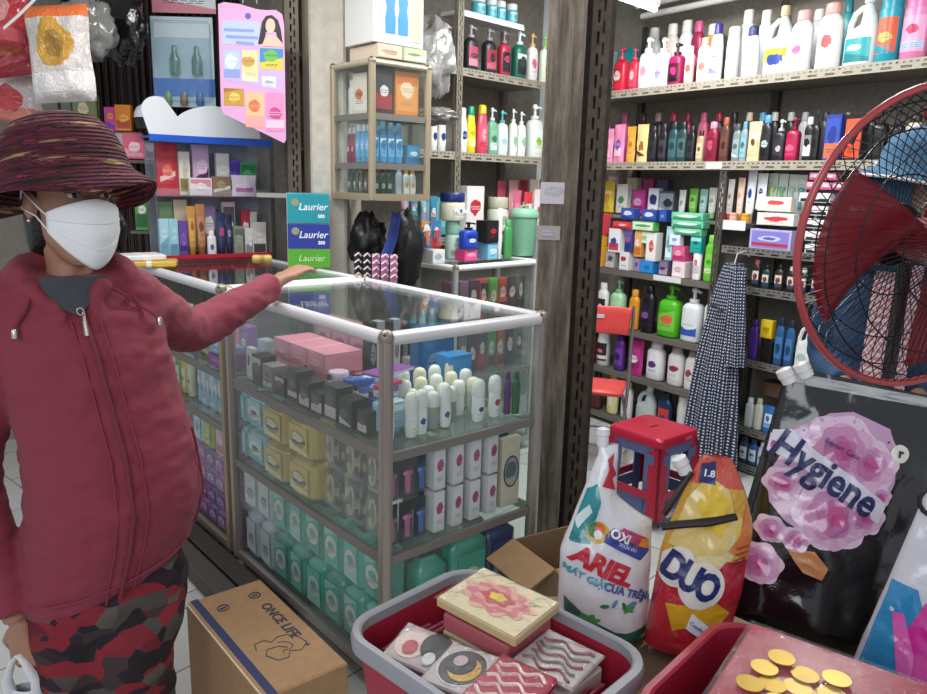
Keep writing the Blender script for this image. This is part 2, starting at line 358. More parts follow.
def mk_pack(t, w, h, c, d=None):
    """soft plastic pack, pillow shaped with gathered seams"""
    d = d or w*.5; sd = random.random()*90; n = 16
    def fn(u, v):
        a = 2*pi*u; z = (v-.5); e = 4; zz = abs(2*z); k = max(.0, 1-zz**5)**.35*.12+.88
        x, y = cos(a), sin(a); q = (abs(x)**e+abs(y)**e)**(-1/e); b = 1+.02*mnoise.noise((x*3+sd, y*3, z*6))
        kk = max(.0, 1-zz**8)**.4 if zz > .85 else 1
        return (x*q*w/2*k*b*(.55+.45*kk), y*q*d/2*k*b*(.3+.7*kk), h/2+z*h)
    G().grid(fn, n*2, 12).obj('wrapper', c[0], t, ang=70)
    if len(c) > 1: 
        def lb(u, v): return ((u-.5)*w*.72, -d/2*1.02-.001, h*(.16+.68*v))
        def lb2(u, v): 
            a = 2*pi*u; return (cos(a)*w*.3*v, -d/2*1.015-.0016, h*.5+sin(a)*h*.2*v)
        G().grid(lb, 6, 6).obj('printed_front', c[1], t)
        if len(c) > 2: G().grid(lb2, 20, 2).obj('badge', c[2], t)
def mk_card(t, w, h, c, d=None):
    """hanging card with a clear blister holding the ware"""
    d = d or .02
    G().box((0, 0, h/2), (w, .0015, h)).obj('card', c[0], t, False)
    g = G(); g.box((0, -d*.4, h*.4), (w*.34, d*.6, h*.55), ch=.004); g.box((0, -d*.4, h*.62), (w*.66, d*.5, h*.08), ch=.003); g.obj('ware', c[1], t)
    G().box((0, -d*.5, h*.42), (w*.8, d, h*.68), ch=.008).obj('blister', film('ffffff', .03, .1), t)
def mk_clip(t, w, h, c, d=None):
    """clear pack with two curved metal clips"""
    G().box((0, .004, h/2), (w, .0015, h)).obj('card', c[0], t, False)
    for s in (-1, 1):
        G().tube([(s*w*.22+w*.15*cos(a*pi/8), -.004, h*.5+h*.34*sin(a*pi/8)) for a in range(-7, 8)], [.003+.0004*abs(a-7) for a in range(15)], 7).obj('clip', c[1] if s < 0 else mat('4a4644', .3, .6), t)
    G().box((0, -.005, h*.5), (w*.94, .018, h*.94), ch=.006).obj('pack_film', film('ffffff', .06, .3), t)
MK = dict(clip=mk_clip, pump=mk_pump, flip=mk_flip, can=mk_can, jug=mk_jug, slim=mk_slim, box=mk_box, tube=mk_tube, pouch=mk_pouch, jar=mk_jar, roll=mk_roll, pack=mk_pack, card=mk_card)
NAMES = dict(clip='clip_pack', pump='pump_bottle', flip='bottle', can='spray_can', jug='jug_bottle', slim='bottle', box='carton_box', tube='tube', pouch='refill_pouch', jar='jar', roll='roll_on_bottle', pack='soft_pack', card='blister_card')
CATS = dict(clip='pack', pump='pump bottle', flip='bottle', can='spray can', jug='jug bottle', slim='bottle', box='box', tube='tube', pouch='pouch', jar='jar', roll='roll-on bottle', pack='pack', card='blister card')
def cm(x, rough=.32):
    """'hex' -> plastic, 'hex hex hex' -> print in those inks"""
    if not isinstance(x, str): return x
    p = x.split()
    return mat(p[0], rough) if len(p) == 1 else pm(p, 2.6, rough=rough)
def wrapm(c): return mat(c.split()[0], .2, coat=.8, bump=.45, bscale=38)
PEND = []
def item(kind, loc, rz, w, h, desc, cols, where, group, d=None, order=0, rot=None, name=None, cat=None):
    o = bpy.data.objects.new(name or NAMES[kind], None); C.objects.link(o); o.empty_display_size = .03; o.location = loc; o.rotation_euler = rot or (0, 0, rz)
    MK[kind](o, w, h, [wrapm(c) if i == 0 and kind == 'pack' else cm(c) for i, c in enumerate(cols)], d)
    PEND.append([o, desc, where, group, cat or CATS[kind], order]); return o
def finish_labels():
    settle()
    by = {}
    for p in PEND: by.setdefault((p[1], p[2]), []).append(p)
    for (desc, where), ps in by.items():
        ps.sort(key=lambda p: p[5])
        for i, p in enumerate(ps):
            lab = desc+' '+where if len(ps) == 1 else '%s, %s of %s %s' % (desc, ('left' if len(ps) == 2 else 'leftmost') if i == 0 else ('right' if len(ps) == 2 else 'rightmost') if i == len(ps)-1 else ORD(i)+' from left', NUM(len(ps)), where)
            tag(p[0], lab, p[4], p[3])
class Line:
    """front edge of a shelf run: point o, direction u (left to right seen from the customer), n towards the customer"""
    def __init__(s, o, u):
        s.o = V((o[0], o[1], 0)); s.u = V((u[0], u[1], 0)).normalized(); s.n = V((s.u.y, -s.u.x, 0)); s.rz = atan2(s.n.x, -s.n.y)
    def pos(s, t, dep, z): return s.o+s.u*t-s.n*dep+V((0, 0, z))
    def find(s, px, dep, z):
        a, b = -3., 5.
        # only keep points in front of the camera
        P = lambda t: PR(s.pos(t, dep, z))
        lo, hi = a, b
        while P(lo)[2] < .3: lo += .05
        while P(hi)[2] < .3: hi -= .05
        for _ in range(40):
            m = (lo+hi)/2
            if P(m)[0] < px: lo = m
            else: hi = m
        return (lo+hi)/2
DEPTH = dict(clip=.2, can=1, jar=1, pump=.7, flip=.66, slim=.62, roll=.8, tube=.6, jug=.52, box=.5, pouch=.4, pack=.5, card=.3)
def settle():
    """give crowded neighbours room: narrow side-by-side wares that would touch, lower those under another"""
    B = []
    for o, *_ in PEND:
        lo, hi = [9]*3, [-9]*3
        for c in o.children:
            for v in c.bound_box:
                q = V(v)+c.location
                for i in range(3): lo[i] = min(lo[i], q[i]); hi[i] = max(hi[i], q[i])
        B.append((o, lo, hi, o.rotation_euler.z))
    def rect(b):
        o, lo, hi, r = b; ca, sa = cos(r), sin(r); k = o.scale
        return [(o.location.x+ca*x*k.x-sa*y*k.y, o.location.y+sa*x*k.x+ca*y*k.y) for x, y in ((lo[0], lo[1]), (hi[0], lo[1]), (hi[0], hi[1]), (lo[0], hi[1]))]
    def sat(A_, B_):
        for P in (A_, B_):
            for i in range(2):
                ex, ey = P[i+1][0]-P[i][0], P[i+1][1]-P[i][1]; a = [ex*x+ey*y for x, y in A_]; b = [ex*x+ey*y for x, y in B_]; e = .0015*sqrt(ex*ex+ey*ey)
                if max(a) <= min(b)+e*0-0+0 or max(b) <= min(a): return False
        return True
    for it in range(9):
        n = 0; R_ = [rect(b) for b in B]
        for i in range(len(B)):
            for j in range(i+1, len(B)):
                a, b = B[i], B[j]; d = a[0].location-b[0].location
                if abs(d.x)+abs(d.y) > .45 or abs(d.z) > .5: continue
                a0, a1, b0, b1 = a[0].location.z+a[1][2]*a[0].scale.z, a[0].location.z+a[2][2]*a[0].scale.z, b[0].location.z+b[1][2]*b[0].scale.z, b[0].location.z+b[2][2]*b[0].scale.z
                ov = min(a1, b1)-max(a0, b0)
                if ov <= 0 or not sat(R_[i], R_[j]): continue
                n += 1; lo_, up_ = (a, b) if a0 < b0 else (b, a)
                if abs(a0-b0) > .03 and ov < .6*min(a1-a0, b1-b0): lo_[0].scale.z *= .985*(max(a0, b0)-min(a0, b0))/((a1 if lo_ is a else b1)-min(a0, b0)); continue
                for q in (a, b): q[0].scale.x *= .965; q[0].scale.y *= .965
        if not n: break
class Row:
    def __init__(s, line, z, where, group, dep=.03, clear=9): s.l, s.z, s.where, s.group, s.dep, s.clear = line, z, where, group, dep, clear
    def put(s, kind, px, pw, ph, desc, cols, up=0, dep=None, d=None, tw=0, k=.92, **kw):
        dp0 = s.dep if dep is None else dep
        t = s.l.find(px, dp0+.03, s.z+up); sc = F/PR(s.l.pos(t, dp0+.03, s.z+up))[2]; w = pw/sc*k; h = min(ph/sc, s.clear)
        dd = d if d else None
        dep_c = dp0+(dd or w*DEPTH[kind])/2+.004
        t = s.l.find(px, dep_c, s.z+up)
        return item(kind, s.l.pos(t, dep_c, s.z+up+.001), s.l.rz+tw+random.uniform(-.02, .02), w, h, desc, cols, s.where, s.group, d=dd, order=px, **kw)
# ---------------------------------------------------------------- the room
def tilemat(base, grout, scale):
    m, nt, b = newmat('floor_tiles'); N, L = nt.nodes, nt.links
    tc = N.new('ShaderNodeTexCoord'); br = N.new('ShaderNodeTexBrick'); br.offset = 0; br.inputs['Scale'].default_value = scale; br.inputs['Brick Width'].default_value = 1; br.inputs['Row Height'].default_value = 1; br.inputs['Mortar Size'].default_value = .008
    br.inputs['Color1'].default_value = (*hexc(base), 1); br.inputs['Color2'].default_value = (*hexc('b9bab8'), 1); br.inputs['Mortar'].default_value = (*hexc(grout), 1)
    mp = N.new('ShaderNodeMapping'); mp.inputs['Rotation'].default_value = (0, 0, rad(40.86)); L.new(tc.outputs['Object'], mp.inputs['Vector']); L.new(mp.outputs[0], br.inputs['Vector'])
    L.new(br.outputs['Color'], b.inputs['Base Color']); b.inputs['Roughness'].default_value = .22; return m
struct('floor', G().box((0, 2.6, -.03), (9, 7.2, .06)), tilemat('c9c9c6', '77746f', 2.5))
struct('ceiling', G().box((.3, 3.5, 2.78), (8, 5.6, .06)), mat('d5d4d0', .8))
RR = Line((.87, 4.8), (.588, -.809)); RL = Line((-.29, 4.02), (.69, .72))
RD, LD = .4, .36
def wallq(name, p, q, th, m, n, z0=0, z1=2.75):
    p, q, n = V((*p, 0)), V((*q, 0)), V((n[0], n[1], 0)); g = G()
    g.loft([[a+V((0, 0, z)) for a in (p, q, q-n*th, p-n*th)] for z in (z0, z1)]); return struct(name, g, m)
wallm = mat('8d877d', .8, bump=.15, bscale=40, var=.12)
a_, b_ = RR.pos(-.55, RD+.02, 0), RR.pos(4.6, RD+.02, 0); wallq('wall_right', a_[:2], b_[:2], .1, wallm, RR.n)
a_, b_ = RL.pos(-.52, LD+.02, 0), RL.pos(1.5, LD+.02, 0); wallq('wall_back', a_[:2], b_[:2], .1, wallm, RL.n)
wallq('wall_corner', (.2, 5.4), (1.75, 5.4), .1, mat('dfe6ea', .7), (0, -1))
wallq('wall_left', (-3.6, 4.1), (-.55, 4.1), .1, mat('857d74', .8, var=.1, bscale=20), (0, -1))
# rolling gate, door guide and column of the shop front
def slatmat():
    m, nt, b = newmat('gate_slats'); N, L = nt.nodes, nt.links; tc = N.new('ShaderNodeTexCoord'); w = N.new('ShaderNodeTexWave'); w.inputs['Scale'].default_value = 9; w.bands_direction = 'X'
    L.new(tc.outputs['Object'], w.inputs['Vector']); r = ramp(nt, ['241a18', '4a3832'], False, [0, 1]); L.new(w.outputs['Fac'], r.inputs['Fac']); L.new(r.outputs[0], b.inputs['Base Color']); b.inputs['Roughness'].default_value = .5
    bp = N.new('ShaderNodeBump'); bp.inputs['Distance'].default_value = .02; L.new(w.outputs['Fac'], bp.inputs['Height']); L.new(bp.outputs[0], b.inputs['Normal']); return m
p0, p1 = U(66, 60, Y=4.04), U(240, 60, Y=4.04)
g = G(); n = 46
for i in range(n):
    x = p0.x+(p1.x-p0.x)*i/n; g.box((x+.01, 4.04+(.012 if i % 2 else 0), 1.4), ((p1.x-p0.x)/n*.96, .02, 2.7))
o = struct('door_1', g, slatmat())
def slots(g, w, z0, z1, x0=0, y=0, step=.05):
    """strip of sheet steel with punched slots, thickness along y"""
    z = z0; k = 0
    g.box((x0-w*.36, y, (z0+z1)/2), (w*.28, .003, z1-z0)); g.box((x0+w*.36, y, (z0+z1)/2), (w*.28, .003, z1-z0)); g.box((x0, y, (z0+z1)/2), (w*.16, .003, z1-z0))
    while z < z1:
        g.box((x0-w*.15, y, z), (w*.14, .003, step*.4)); g.box((x0+w*.15, y, z+step*.5), (w*.14, .003, step*.4)); z += step
c0, c1 = U(309, 100, Y=3.55), U(346, 100, Y=3.55)
g = G(); g.box(((c0.x+c1.x)/2, 3.8, 1.37), (c1.x-c0.x, .5, 2.74), ch=.012); o = struct('trim_1', g, mat('c2bcb0', .75, bump=.25, bscale=18, var=.1))
gx = U(295, 100, Y=3.7).x
g = G(); slots(g, .055, .0, 2.74, gx, 3.68); g.box((gx+.045, 3.75, 1.37), (.03, .02, 2.74)); g.box((gx-.03, 3.74, 1.37), (.012, .12, 2.74)); g.box((gx+.066, 3.72, 1.37), (.014, .06, 2.74))
o = struct('trim_2', g, mat('6d6458', .5, .5))
lz = U(300, 196, Y=3.62).z
g = G(); g.box((gx-.04, 3.66, lz), (.26, .1, .02)); struct('trim_3', g, mat('a8a49d', .6))
# wooden post by the aisle with its slotted door guide
pc = U(556, 250, Y=2.78)
g = G(); g.box((0, 0, 1.37), (.13, .11, 2.74), ch=.006); g.box((.022, -.056, 1.37), (.004, .006, 2.74))
def woodmat(a, b_, c):
    m, nt, b = newmat('old_wood'); N, L = nt.nodes, nt.links; tc = N.new('ShaderNodeTexCoord'); mp = N.new('ShaderNodeMapping'); mp.inputs['Scale'].default_value = (14, 14, 1.6); nz = N.new('ShaderNodeTexNoise'); nz.inputs['Scale'].default_value = 2.2; nz.inputs['Detail'].default_value = 8; nz.inputs['Roughness'].default_value = .7
    L.new(tc.outputs['Object'], mp.inputs[0]); L.new(mp.outputs[0], nz.inputs['Vector']); r = ramp(nt, [a, b_, c], False, [.3, .5, .72]); L.new(nz.outputs[0], r.inputs[0]); L.new(r.outputs[0], b.inputs['Base Color']); b.inputs['Roughness'].default_value = .7
    bp = N.new('ShaderNodeBump'); bp.inputs['Strength'].default_value = .4; bp.inputs['Distance'].default_value = .01; L.new(nz.outputs[0], bp.inputs['Height']); L.new(bp.outputs[0], b.inputs['Normal']); return m
M_ = Matrix.Translation((pc.x, pc.y, 0)) @ Matrix.Rotation(rad(-8), 4, 'Z')
struct('trim_4', g.xf(M_), woodmat('3a302a', '6a5f53', '9a8f82'))
g = G(); slots(g, .06, 0, 2.74, .115, -.03, .07); g.box((.085, 0, 1.37), (.004, .06, 2.74)); g.box((.146, 0, 1.37), (.004, .06, 2.74)); g.box((.115, .06, 1.37), (.1, .02, 2.74))
struct('trim_5', g.xf(M_), mat('4b3f36', .55, .35, var=.25, bscale=30))
for (py, hh, cc, s) in ((193, .075, 'c9c4cc', 'pale paper notice stuck on the old wooden post, upper one'), (233, .05, 'a9a4a0', 'pale torn sticker on the old wooden post below the notice')):
    q = U(548, py, Y=2.72); o = G().box((0, 0, 0), (.085, .0012, hh)).obj('sticker', pm([cc, 'b5b0bb', cc], 5, 3, .6), None, False)
    o.matrix_world = M_ @ Matrix.Translation((-.022 if hh > .06 else -.03, -.0565, q.z)); tag(o, s, 'sticker')
# pipes and lamp under the ceiling
for i in range(3):
    o = G().tube([RR.pos(.0, .2-.05*i, 2.52+.05*i), RR.pos(2.4, .2-.05*i, 2.52+.05*i)], .018, 10).obj('pipe', mat('cfcdc8', .4)); tag(o, 'pale pipe along the wall above the right rack, %s of three' % ('lowest', 'middle', 'topmost')[i], 'pipe', 'pipes above the right rack')
q0, q1 = U(655, 9, z=2.47), U(590, -14, z=2.47); t = thing('tube_lamp', 'white fluorescent tube lamp glowing near ceiling right of the wooden post', 'lamp', q0)
G().tube([(0, 0, 0), q1-q0], .016, 12).obj('tube', emit('f4f8ff', 9), t)
dv = (q1-q0); g = G().tube([V((0, 0, .035))-dv*.03, dv*1.03+V((0, 0, .035))], .028, 4); g.tube([(0, 0, .03), (0, 0, .28)], .006, 6); g.tube([dv*.95+V((0, 0, .03)), dv*.95+V((0, 0, .28))], .006, 6); g.obj('housing', mat('eef2f4', .4), t)
# ---------------------------------------------------------------- slotted racks
DARK = mat('45433f', .5, .3); BEIGE = mat('a8a091', .5, .1); SHELF = mat('8f887b', .55, .1)
def lip(L, z0, z1, big=.085):
    g = G(); h = z1-z0
    rows = [(z0, z0+h*.2, None), (z0+h*.2, z0+h*.4, 'slot'), (z0+h*.4, z0+h*.62, None), (z0+h*.62, z0+h*.8, 'dot'), (z0+h*.8, z1, None)]
    for a, b, k in rows:
        zc, hh = (a+b)/2, b-a
        if k is None: g.box((L/2, 0, zc), (L, .003, hh)); continue
        step, hole = (big, big*.55) if k == 'slot' else (big/3, big/3*.45)
        x = 0
        while x < L:
            w = min(step-hole, L-x); g.box((x+w/2, 0, zc), (w, .003, hh)); x += step
    return g
def shelf(t, x0, x1, z, D, m, mlip, lh=.045, perf=True, tags=()):
    o = G().box(((x0+x1)/2, D/2, z-.012), (x1-x0, D, .02)).obj('shelf', m, t, False)
    (lip(x1-x0, -.034, lh-.034) if perf else G().box(((x1-x0)/2, 0, lh/2-.034), (x1-x0, .004, lh))).obj('lip', mlip, o, False, (x0, -.003, z))
    for a, b in tags: G().box(((a+b)/2, -.007, z-.012), (b-a, .002, .032)).obj('price_strip', mat('e4e2e2', .4), o, False)
rr = thing('slotted_rack', 'long steel rack with beige perforated shelves along the right wall', 'rack', RR.o, RR.rz)
tu = RR.find(714, 0, 1.0)
for z in (2.06, 1.64): shelf(rr, -.15, 3.2, z, RD, SHELF, BEIGE, tags=((.72, .82), (1.62, 1.7)) if z < 2 else ())
for z in (1.0, .64, .36, .06): shelf(rr, -.15, tu-.02, z, RD, mat('6b675f', .5, .2), mat('77736c', .5, .2), .035, False, ((.42, .62),) if z in (1.0,) else ())
RZ2 = (zat(RR, 775, 251), zat(RR, 757, 289), zat(RR, 747, 360), zat(RR, 748, 429))
for z in RZ2: shelf(rr, tu+.03, 3.2, z, RD, mat('55524d', .5, .2), mat('77746e', .5, .2), .04)
shelf(rr, tu-.01, tu+.16, 1.33, .2, mat('5d5a55', .5), mat('e2e2e6', .4), .05, False)
for x in (-.13, tu, 1.9, 2.75):
    for y in (-.012, RD-.02):
        if x == 1.9 and y < .1: continue
        g = G(); slots(g, .042, 0, 1.6 if y < .1 and x == tu else 2.5, 0, 0); g.box((.021, .015 if y > .1 else .004, .8 if y < .1 and x == tu else 1.2), (.003, .03 if y > .1 else .012, 1.55 if y < .1 and x == tu else 2.4)); g.obj('upright', mat('57534c', .5, .4), rr, False, (x, y+.002, 0))
rl = thing('slotted_rack', 'steel rack on back wall behind hung glass cabinet and small counter', 'rack', RL.o, RL.rz)
tv = RL.find(457, 0, 1.6)
for z in (2.1, 1.66, 1.2): shelf(rl, -.5, 1.12, z, LD, mat('7f7a70', .55, .1), BEIGE, .042)
shelf(rl, tv, .85, 2.4, .15, mat('d9dcde', .5), mat('e3e6e8', .5), .02, False)
for x in (-.48, tv, 1.1):
    for y in (.0, LD-.02):
        if x == 1.1 and y < .1: continue
        g = G(); slots(g, .045, 0, 2.7, 0, 0); g.box((-.022, .02, 1.35), (.003, .03 if y > .1 else .012, 2.7)); g.obj('upright', mat('8a8376', .5, .3), rl, False, (x, y-.005 if y == 0 else y, 0))
# ---------------------------------------------------------------- aluminium glass cases
YAW = rad(40.86); CA = V((-sin(YAW), cos(YAW), 0)); CB = V((cos(YAW), sin(YAW), 0)); CN = V((-.206, 1.964, 0))
def glass_case(name, label, org, rz, wx, wy, z0, z1, shelves, post, rail, pr=.018, rr_=.0195, base=None, cat='display case', top_glass=True):
    t = thing(name, label, cat, org, rz)
    for x, y in ((0, 0), (wx, 0), (0, wy), (wx, wy)):
        G().lathe([(pr, z0), (pr, z1-.02)], 14, e=3, c=(x, y, 0)).obj('post', post, t)
        g = G(); g.sph((x, y, z1-.012), pr*1.25, n=14, m=8); o = g.obj('corner_cap', mat('9d9483', .4, .4), t)
        q = G(); q.tube([(x-pr*.7, y-pr*.7, z1-.004), (x-pr*.95, y-pr*.95, z1-.001)], .0035, 8); q.obj('screw_hole', mat('17140f', .6), o)
    for a, b in (((0, 0), (wx, 0)), ((0, 0), (0, wy)), ((wx, 0), (wx, wy)), ((0, wy), (wx, wy))):
        d = V((b[0]-a[0], b[1]-a[1], 0)).normalized()*pr*.8
        G().tube([V((*a, z1-.016))+d, V((*b, z1-.016))-d], rr_, 12).obj('top_rail', rail, t)
        G().box(((a[0]+b[0])/2, (a[1]+b[1])/2, z0+.012), (abs(b[0]-a[0])+.02, abs(b[1]-a[1])+.02, .03)).obj('bottom_rail', post, t, False)
    for z in shelves:
        o = G().box((wx/2, wy/2, z), (wx-.02, wy-.02, .006)).obj('glass_shelf', film('e4f2ee', .06, 0, .03), t, False)
        for a, b in (((0, 0), (wx, 0)), ((0, 0), (0, wy)), ((wx, 0), (wx, wy)), ((0, wy), (wx, wy))):
            G().box(((a[0]+b[0])/2, (a[1]+b[1])/2, z-.012), (max(.014, abs(b[0]-a[0])-.03), max(.014, abs(b[1]-a[1])-.03), .026)).obj('shelf_rail', mat('8e8a84', .4, .5), o, False)
    for c, d in (((wx/2, 0, (z0+z1)/2), (wx-.03, .004, z1-z0-.05)), ((0, wy/2, (z0+z1)/2), (.004, wy-.03, z1-z0-.05)), ((wx, wy/2, (z0+z1)/2), (.004, wy-.03, z1-z0-.05))):
        G().box(c, d).obj('glass_pane', GLASS, t, False)
    if top_glass: G().box((wx/2, wy/2, z1-.006), (wx-.03, wy-.03, .006)).obj('glass_top', GLASS, t, False)
    else: G().box((wx/2, wy/2, z1-.006), (wx-.01, wy-.01, .012)).obj('top_board', mat('a9a08c', .5), t, False)
    G().box((wx/2, wy/2, z0+.004), (wx-.02, wy-.02, .012)).obj('bottom_board', mat('8b8478', .6), t, False)
    if base: G().box((wx/2, wy/2, z0/2), (wx-.05, wy-.05, z0)).obj('plinth', base, t, False)
    return t
ZT = 1.106; ZS1, ZS2, ZB = .766, .457, .052
POSTM = mat('aaa19a', .35, .55)
glass_case('display_case', 'glass display case with aluminium rails in the centre, nearest the viewer', CN, YAW, .593, 1.0, ZB, ZT, (ZS1, ZS2), POSTM, ALUW, base=mat('3a322c', .7))
glass_case('display_case', 'glass display case behind the woman, under the cosmetics stand', CN+CA*1.06, YAW, .593, 1.02, ZB, ZT, (ZS1, ZS2+.1), mat('ab9d85', .35, .55), ALUW, base=mat('3a322c', .7))
c2 = U(450, 264, z=1.1); e2 = U(535, 257.5, z=1.1); L2 = Line((c2.x+.03, c2.y-.06), (e2-c2)[:2])
glass_case('display_case', 'small glass counter with white edge between the black bag and wooden post', L2.o, L2.rz, .62, .28, .05, 1.1, (.8, .5), mat('b5b5b5', .4, .4), mat('f0f0f0', .3), .014, .016, base=mat('3a322c', .7))
wc = U(372, 200, Y=3.3); WZ0, WZ1 = wc.z, U(372, 57, Y=3.3).z; WC = V((wc.x, wc.y, 0))
glass_case('hanging_cabinet', 'small glass cabinet with champagne frame hung on the grey column', WC, YAW, .294, .306, WZ0, WZ1, (WZ0+.155, WZ0+.36), mat('b9ab90', .35, .5), mat('c9bea6', .35, .4), .014, .011, cat='cabinet', top_glass=False)
o = G().box((WC.x-.11, 3.74, WZ0+.1), (.1, .2, .03)).obj('bracket', mat('6a655c', .5, .5), bpy.data.objects['hanging_cabinet'], False); o.matrix_parent_inverse = bpy.data.objects['hanging_cabinet'].matrix_basis.inverted()
for i in range(2):
    g = G(); q = incase0 = CN+CB*(-.07-.085*i)+CA*1.32; g.box((0, 0, .035), (.075, 1.5, .07), ch=.006); o = g.obj('floor_board', mat(('3a3430', '4a4440')[i], .6, bump=.2, bscale=30), None, False); o.location = (q.x, q.y, 0); o.rotation_euler = (0, 0, YAW)
    tag(o, 'long dark board on the floor along the display cases, %s' % ('next to the case base', 'farther from the case')[i], 'board')
# ---------------------------------------------------------------- right rack: top shelf
P_ = 'ffffff'
r = Row(RR, 2.06, 'on the top right shelf', 'bottles on the top right shelf', .012); p = r.put
p('pump', 605, 12, 40, 'blue pump bottle with white head', ['2f78c8', 'f0f0f0', 'bcd8f0 2f78c8 ffffff'])
p('pump', 620, 17, 43, 'red pump bottle with pale oval label', ['d8243f', 'e23a50', 'd8243f f0d0d4 a02030'])
p('pump', 633, 14, 41, 'red slender pump bottle beside the white one', ['cf2a45', 'd83a50', 'e04a60 f6c8c8'])
p('pump', 646, 21, 50, 'white wide pump bottle with pink print', ['eef0f4', 'f4f4f4', 'f4f4f8 e8a0c0 ffffff'])
p('pump', 661, 18, 48, 'white pump bottle with lilac print', ['ecedf2', 'f4f4f4', 'f4f4f8 b0a8d8 ffffff'])
p('pump', 675, 18, 42, 'magenta pump bottle with dark shoulders', ['a81f5c', '3a1420', '5a1830 d83a80 20141c'])
p('flip', 694, 16, 64, 'tall burgundy bottle behind the pink ones', ['8c2048', 'c04a78', '7a1c40 c04878'], dep=.16)
p('flip', 688, 11, 37, 'small pink bottle with white cap', ['f2b8b0', 'f6f0ee', 'f8e0d8 e06a60'])
p('flip', 702, 17, 44, 'white and coral bottle with red print', ['f4e6e4', 'f2a08c', 'f6ece8 e08878 ffffff'])
p('slim', 714, 18, 56, 'tall white bottle with violet cap', ['e6e8f4', '3b2f8a', 'eef0fa c8cce8 8890c8'])
p('can', 731, 15, 52, 'white cylindrical spray can', ['e4e6ea', 'd8dade', 'f0f0f4 c8d0e0'])
p('slim', 749, 19, 50, 'white waisted bottle with navy cap', ['eceef2', '27376f', 'f2f4f8 b8c8e0'])
p('jug', 775, 32, 66, 'pale translucent jug with yellow and navy label', ['dfe9e6', 'e8c8a0', 'e9b53c 30489a e8f0f0'])
p('flip', 798, 24, 60, 'white bottle with pink cap and pink spot', ['f0eef0', 'f0b0b4', 'f4f0f2 e87ab0 f8f4f6'])
p('flip', 826, 26, 64, 'white bottle with rose cap and red emblem', ['f0eeee', 'eab0a8', 'f4f2f2 d85a60 f0e4e4'])
p('flip', 841, 14, 70, 'tall teal bottle behind the white jug', ['2f9aa4', '1f7f8a'], dep=.2)
p('jug', 857, 36, 70, 'white handled jug with teal lower label', ['e8ebe8', 'e4e8e6', '38b0b4 d8f0ee 1f8a94'])
p('can', 885, 25, 70, 'teal and orange spray can', ['2fa6ba', '2fa0b4', 'e06848 f0c040 2f9ab0'])
p('can', 912, 27, 68, 'pink spray can with pale blue base', ['e88ab8', 'e07ab0', 'f0a8cc d02a58 b8c8e8'])
p('flip', 938, 22, 60, 'white bottle near the right end', ['eeeef0', 'f0f0f0'])
p('box', 626, 22, 48, 'teal carton standing at the back corner', ['1f9aa8', '2aa8b4'], dep=.3)
p('box', 607, 20, 46, 'grey carton standing at the back corner', ['c8ccd0'], dep=.3)
for px, h, c in ((650, 64, 'dfe2e6'), (668, 66, 'e6d8d0'), (682, 68, 'e8ecec'), (708, 62, 'd8a860'), (742, 72, 'e8e4dc'), (760, 70, 'e8ece8'), (812, 66, 'e6e2de')):
    p('flip', px, 18, h, 'pale bottle in the back row', [c, 'f0ece6'], dep=.24)
# second shelf
r = Row(RR, 1.64, 'on the second right shelf', 'bottles on the second right shelf', .012); p = r.put
p('flip', 600, 11, 36, 'light green bottle', ['8fd07a', '98d888'])
p('pouch', 608, 13, 34, 'pink flowered refill pouch', ['e890b8', 'f0a8c8 d86a9a f8d0e0'])
p('pouch', 618, 15, 38, 'pink refill pouch with violet badge', ['ec8ab4', 'e884b0 7a4ab0 f8c8dc'])
p('pouch', 630, 12, 36, 'orange refill pouch', ['eaa040', 'f0b050 d87820'])
p('pouch', 641, 15, 38, 'cream refill pouch with dark top', ['e8cf90', 'f0d890 a86830 5a4030'])
for px, w, h, c, cap, lab, ds in ((652, 11, 36, '1c1b20', '26242a', '2a2a30 141418', 'black bottle'), (662, 11, 38, '1e1c22', '2a2630', '3a3a40 18181c', 'black bottle'),
    (672, 12, 40, '26484e', '1c2c30', '3a6468 20383c', 'dark teal bottle'), (681, 12, 40, '2a4246', '20282c', '48686c 22383c', 'dark teal bottle'), (690, 10, 36, '18181c', '222226', '2e2e34 18181c', 'black bottle'), (699, 9, 32, 'b89a7c', '3c2c26', 'd8c0a0 6a4a38', 'beige and brown bottle'),
    (711, 14, 40, '8c1c3a', 'd08aa0', '7a1830 c04a68', 'crimson bottle with pink cap'), (723, 11, 44, '5a3830', 'a8503c', '6a4438 3a2420', 'copper brown bottle'), (735, 12, 38, '7a8a8a', '4a5658', '90a8ac 5a686c c8d4d4', 'grey glass bottle'), (742, 11, 40, '8aa0a4', '6aa0c4', '88b8d0 5a7074', 'grey blue bottle with blue tag')):
    p('flip', px, w, h, ds, [c, cap, lab])
p('pouch', 752, 18, 40, 'beige refill pouch with brown cup picture', ['e2c9a0', 'e6cc9c 6a4428 f0e0c0'])
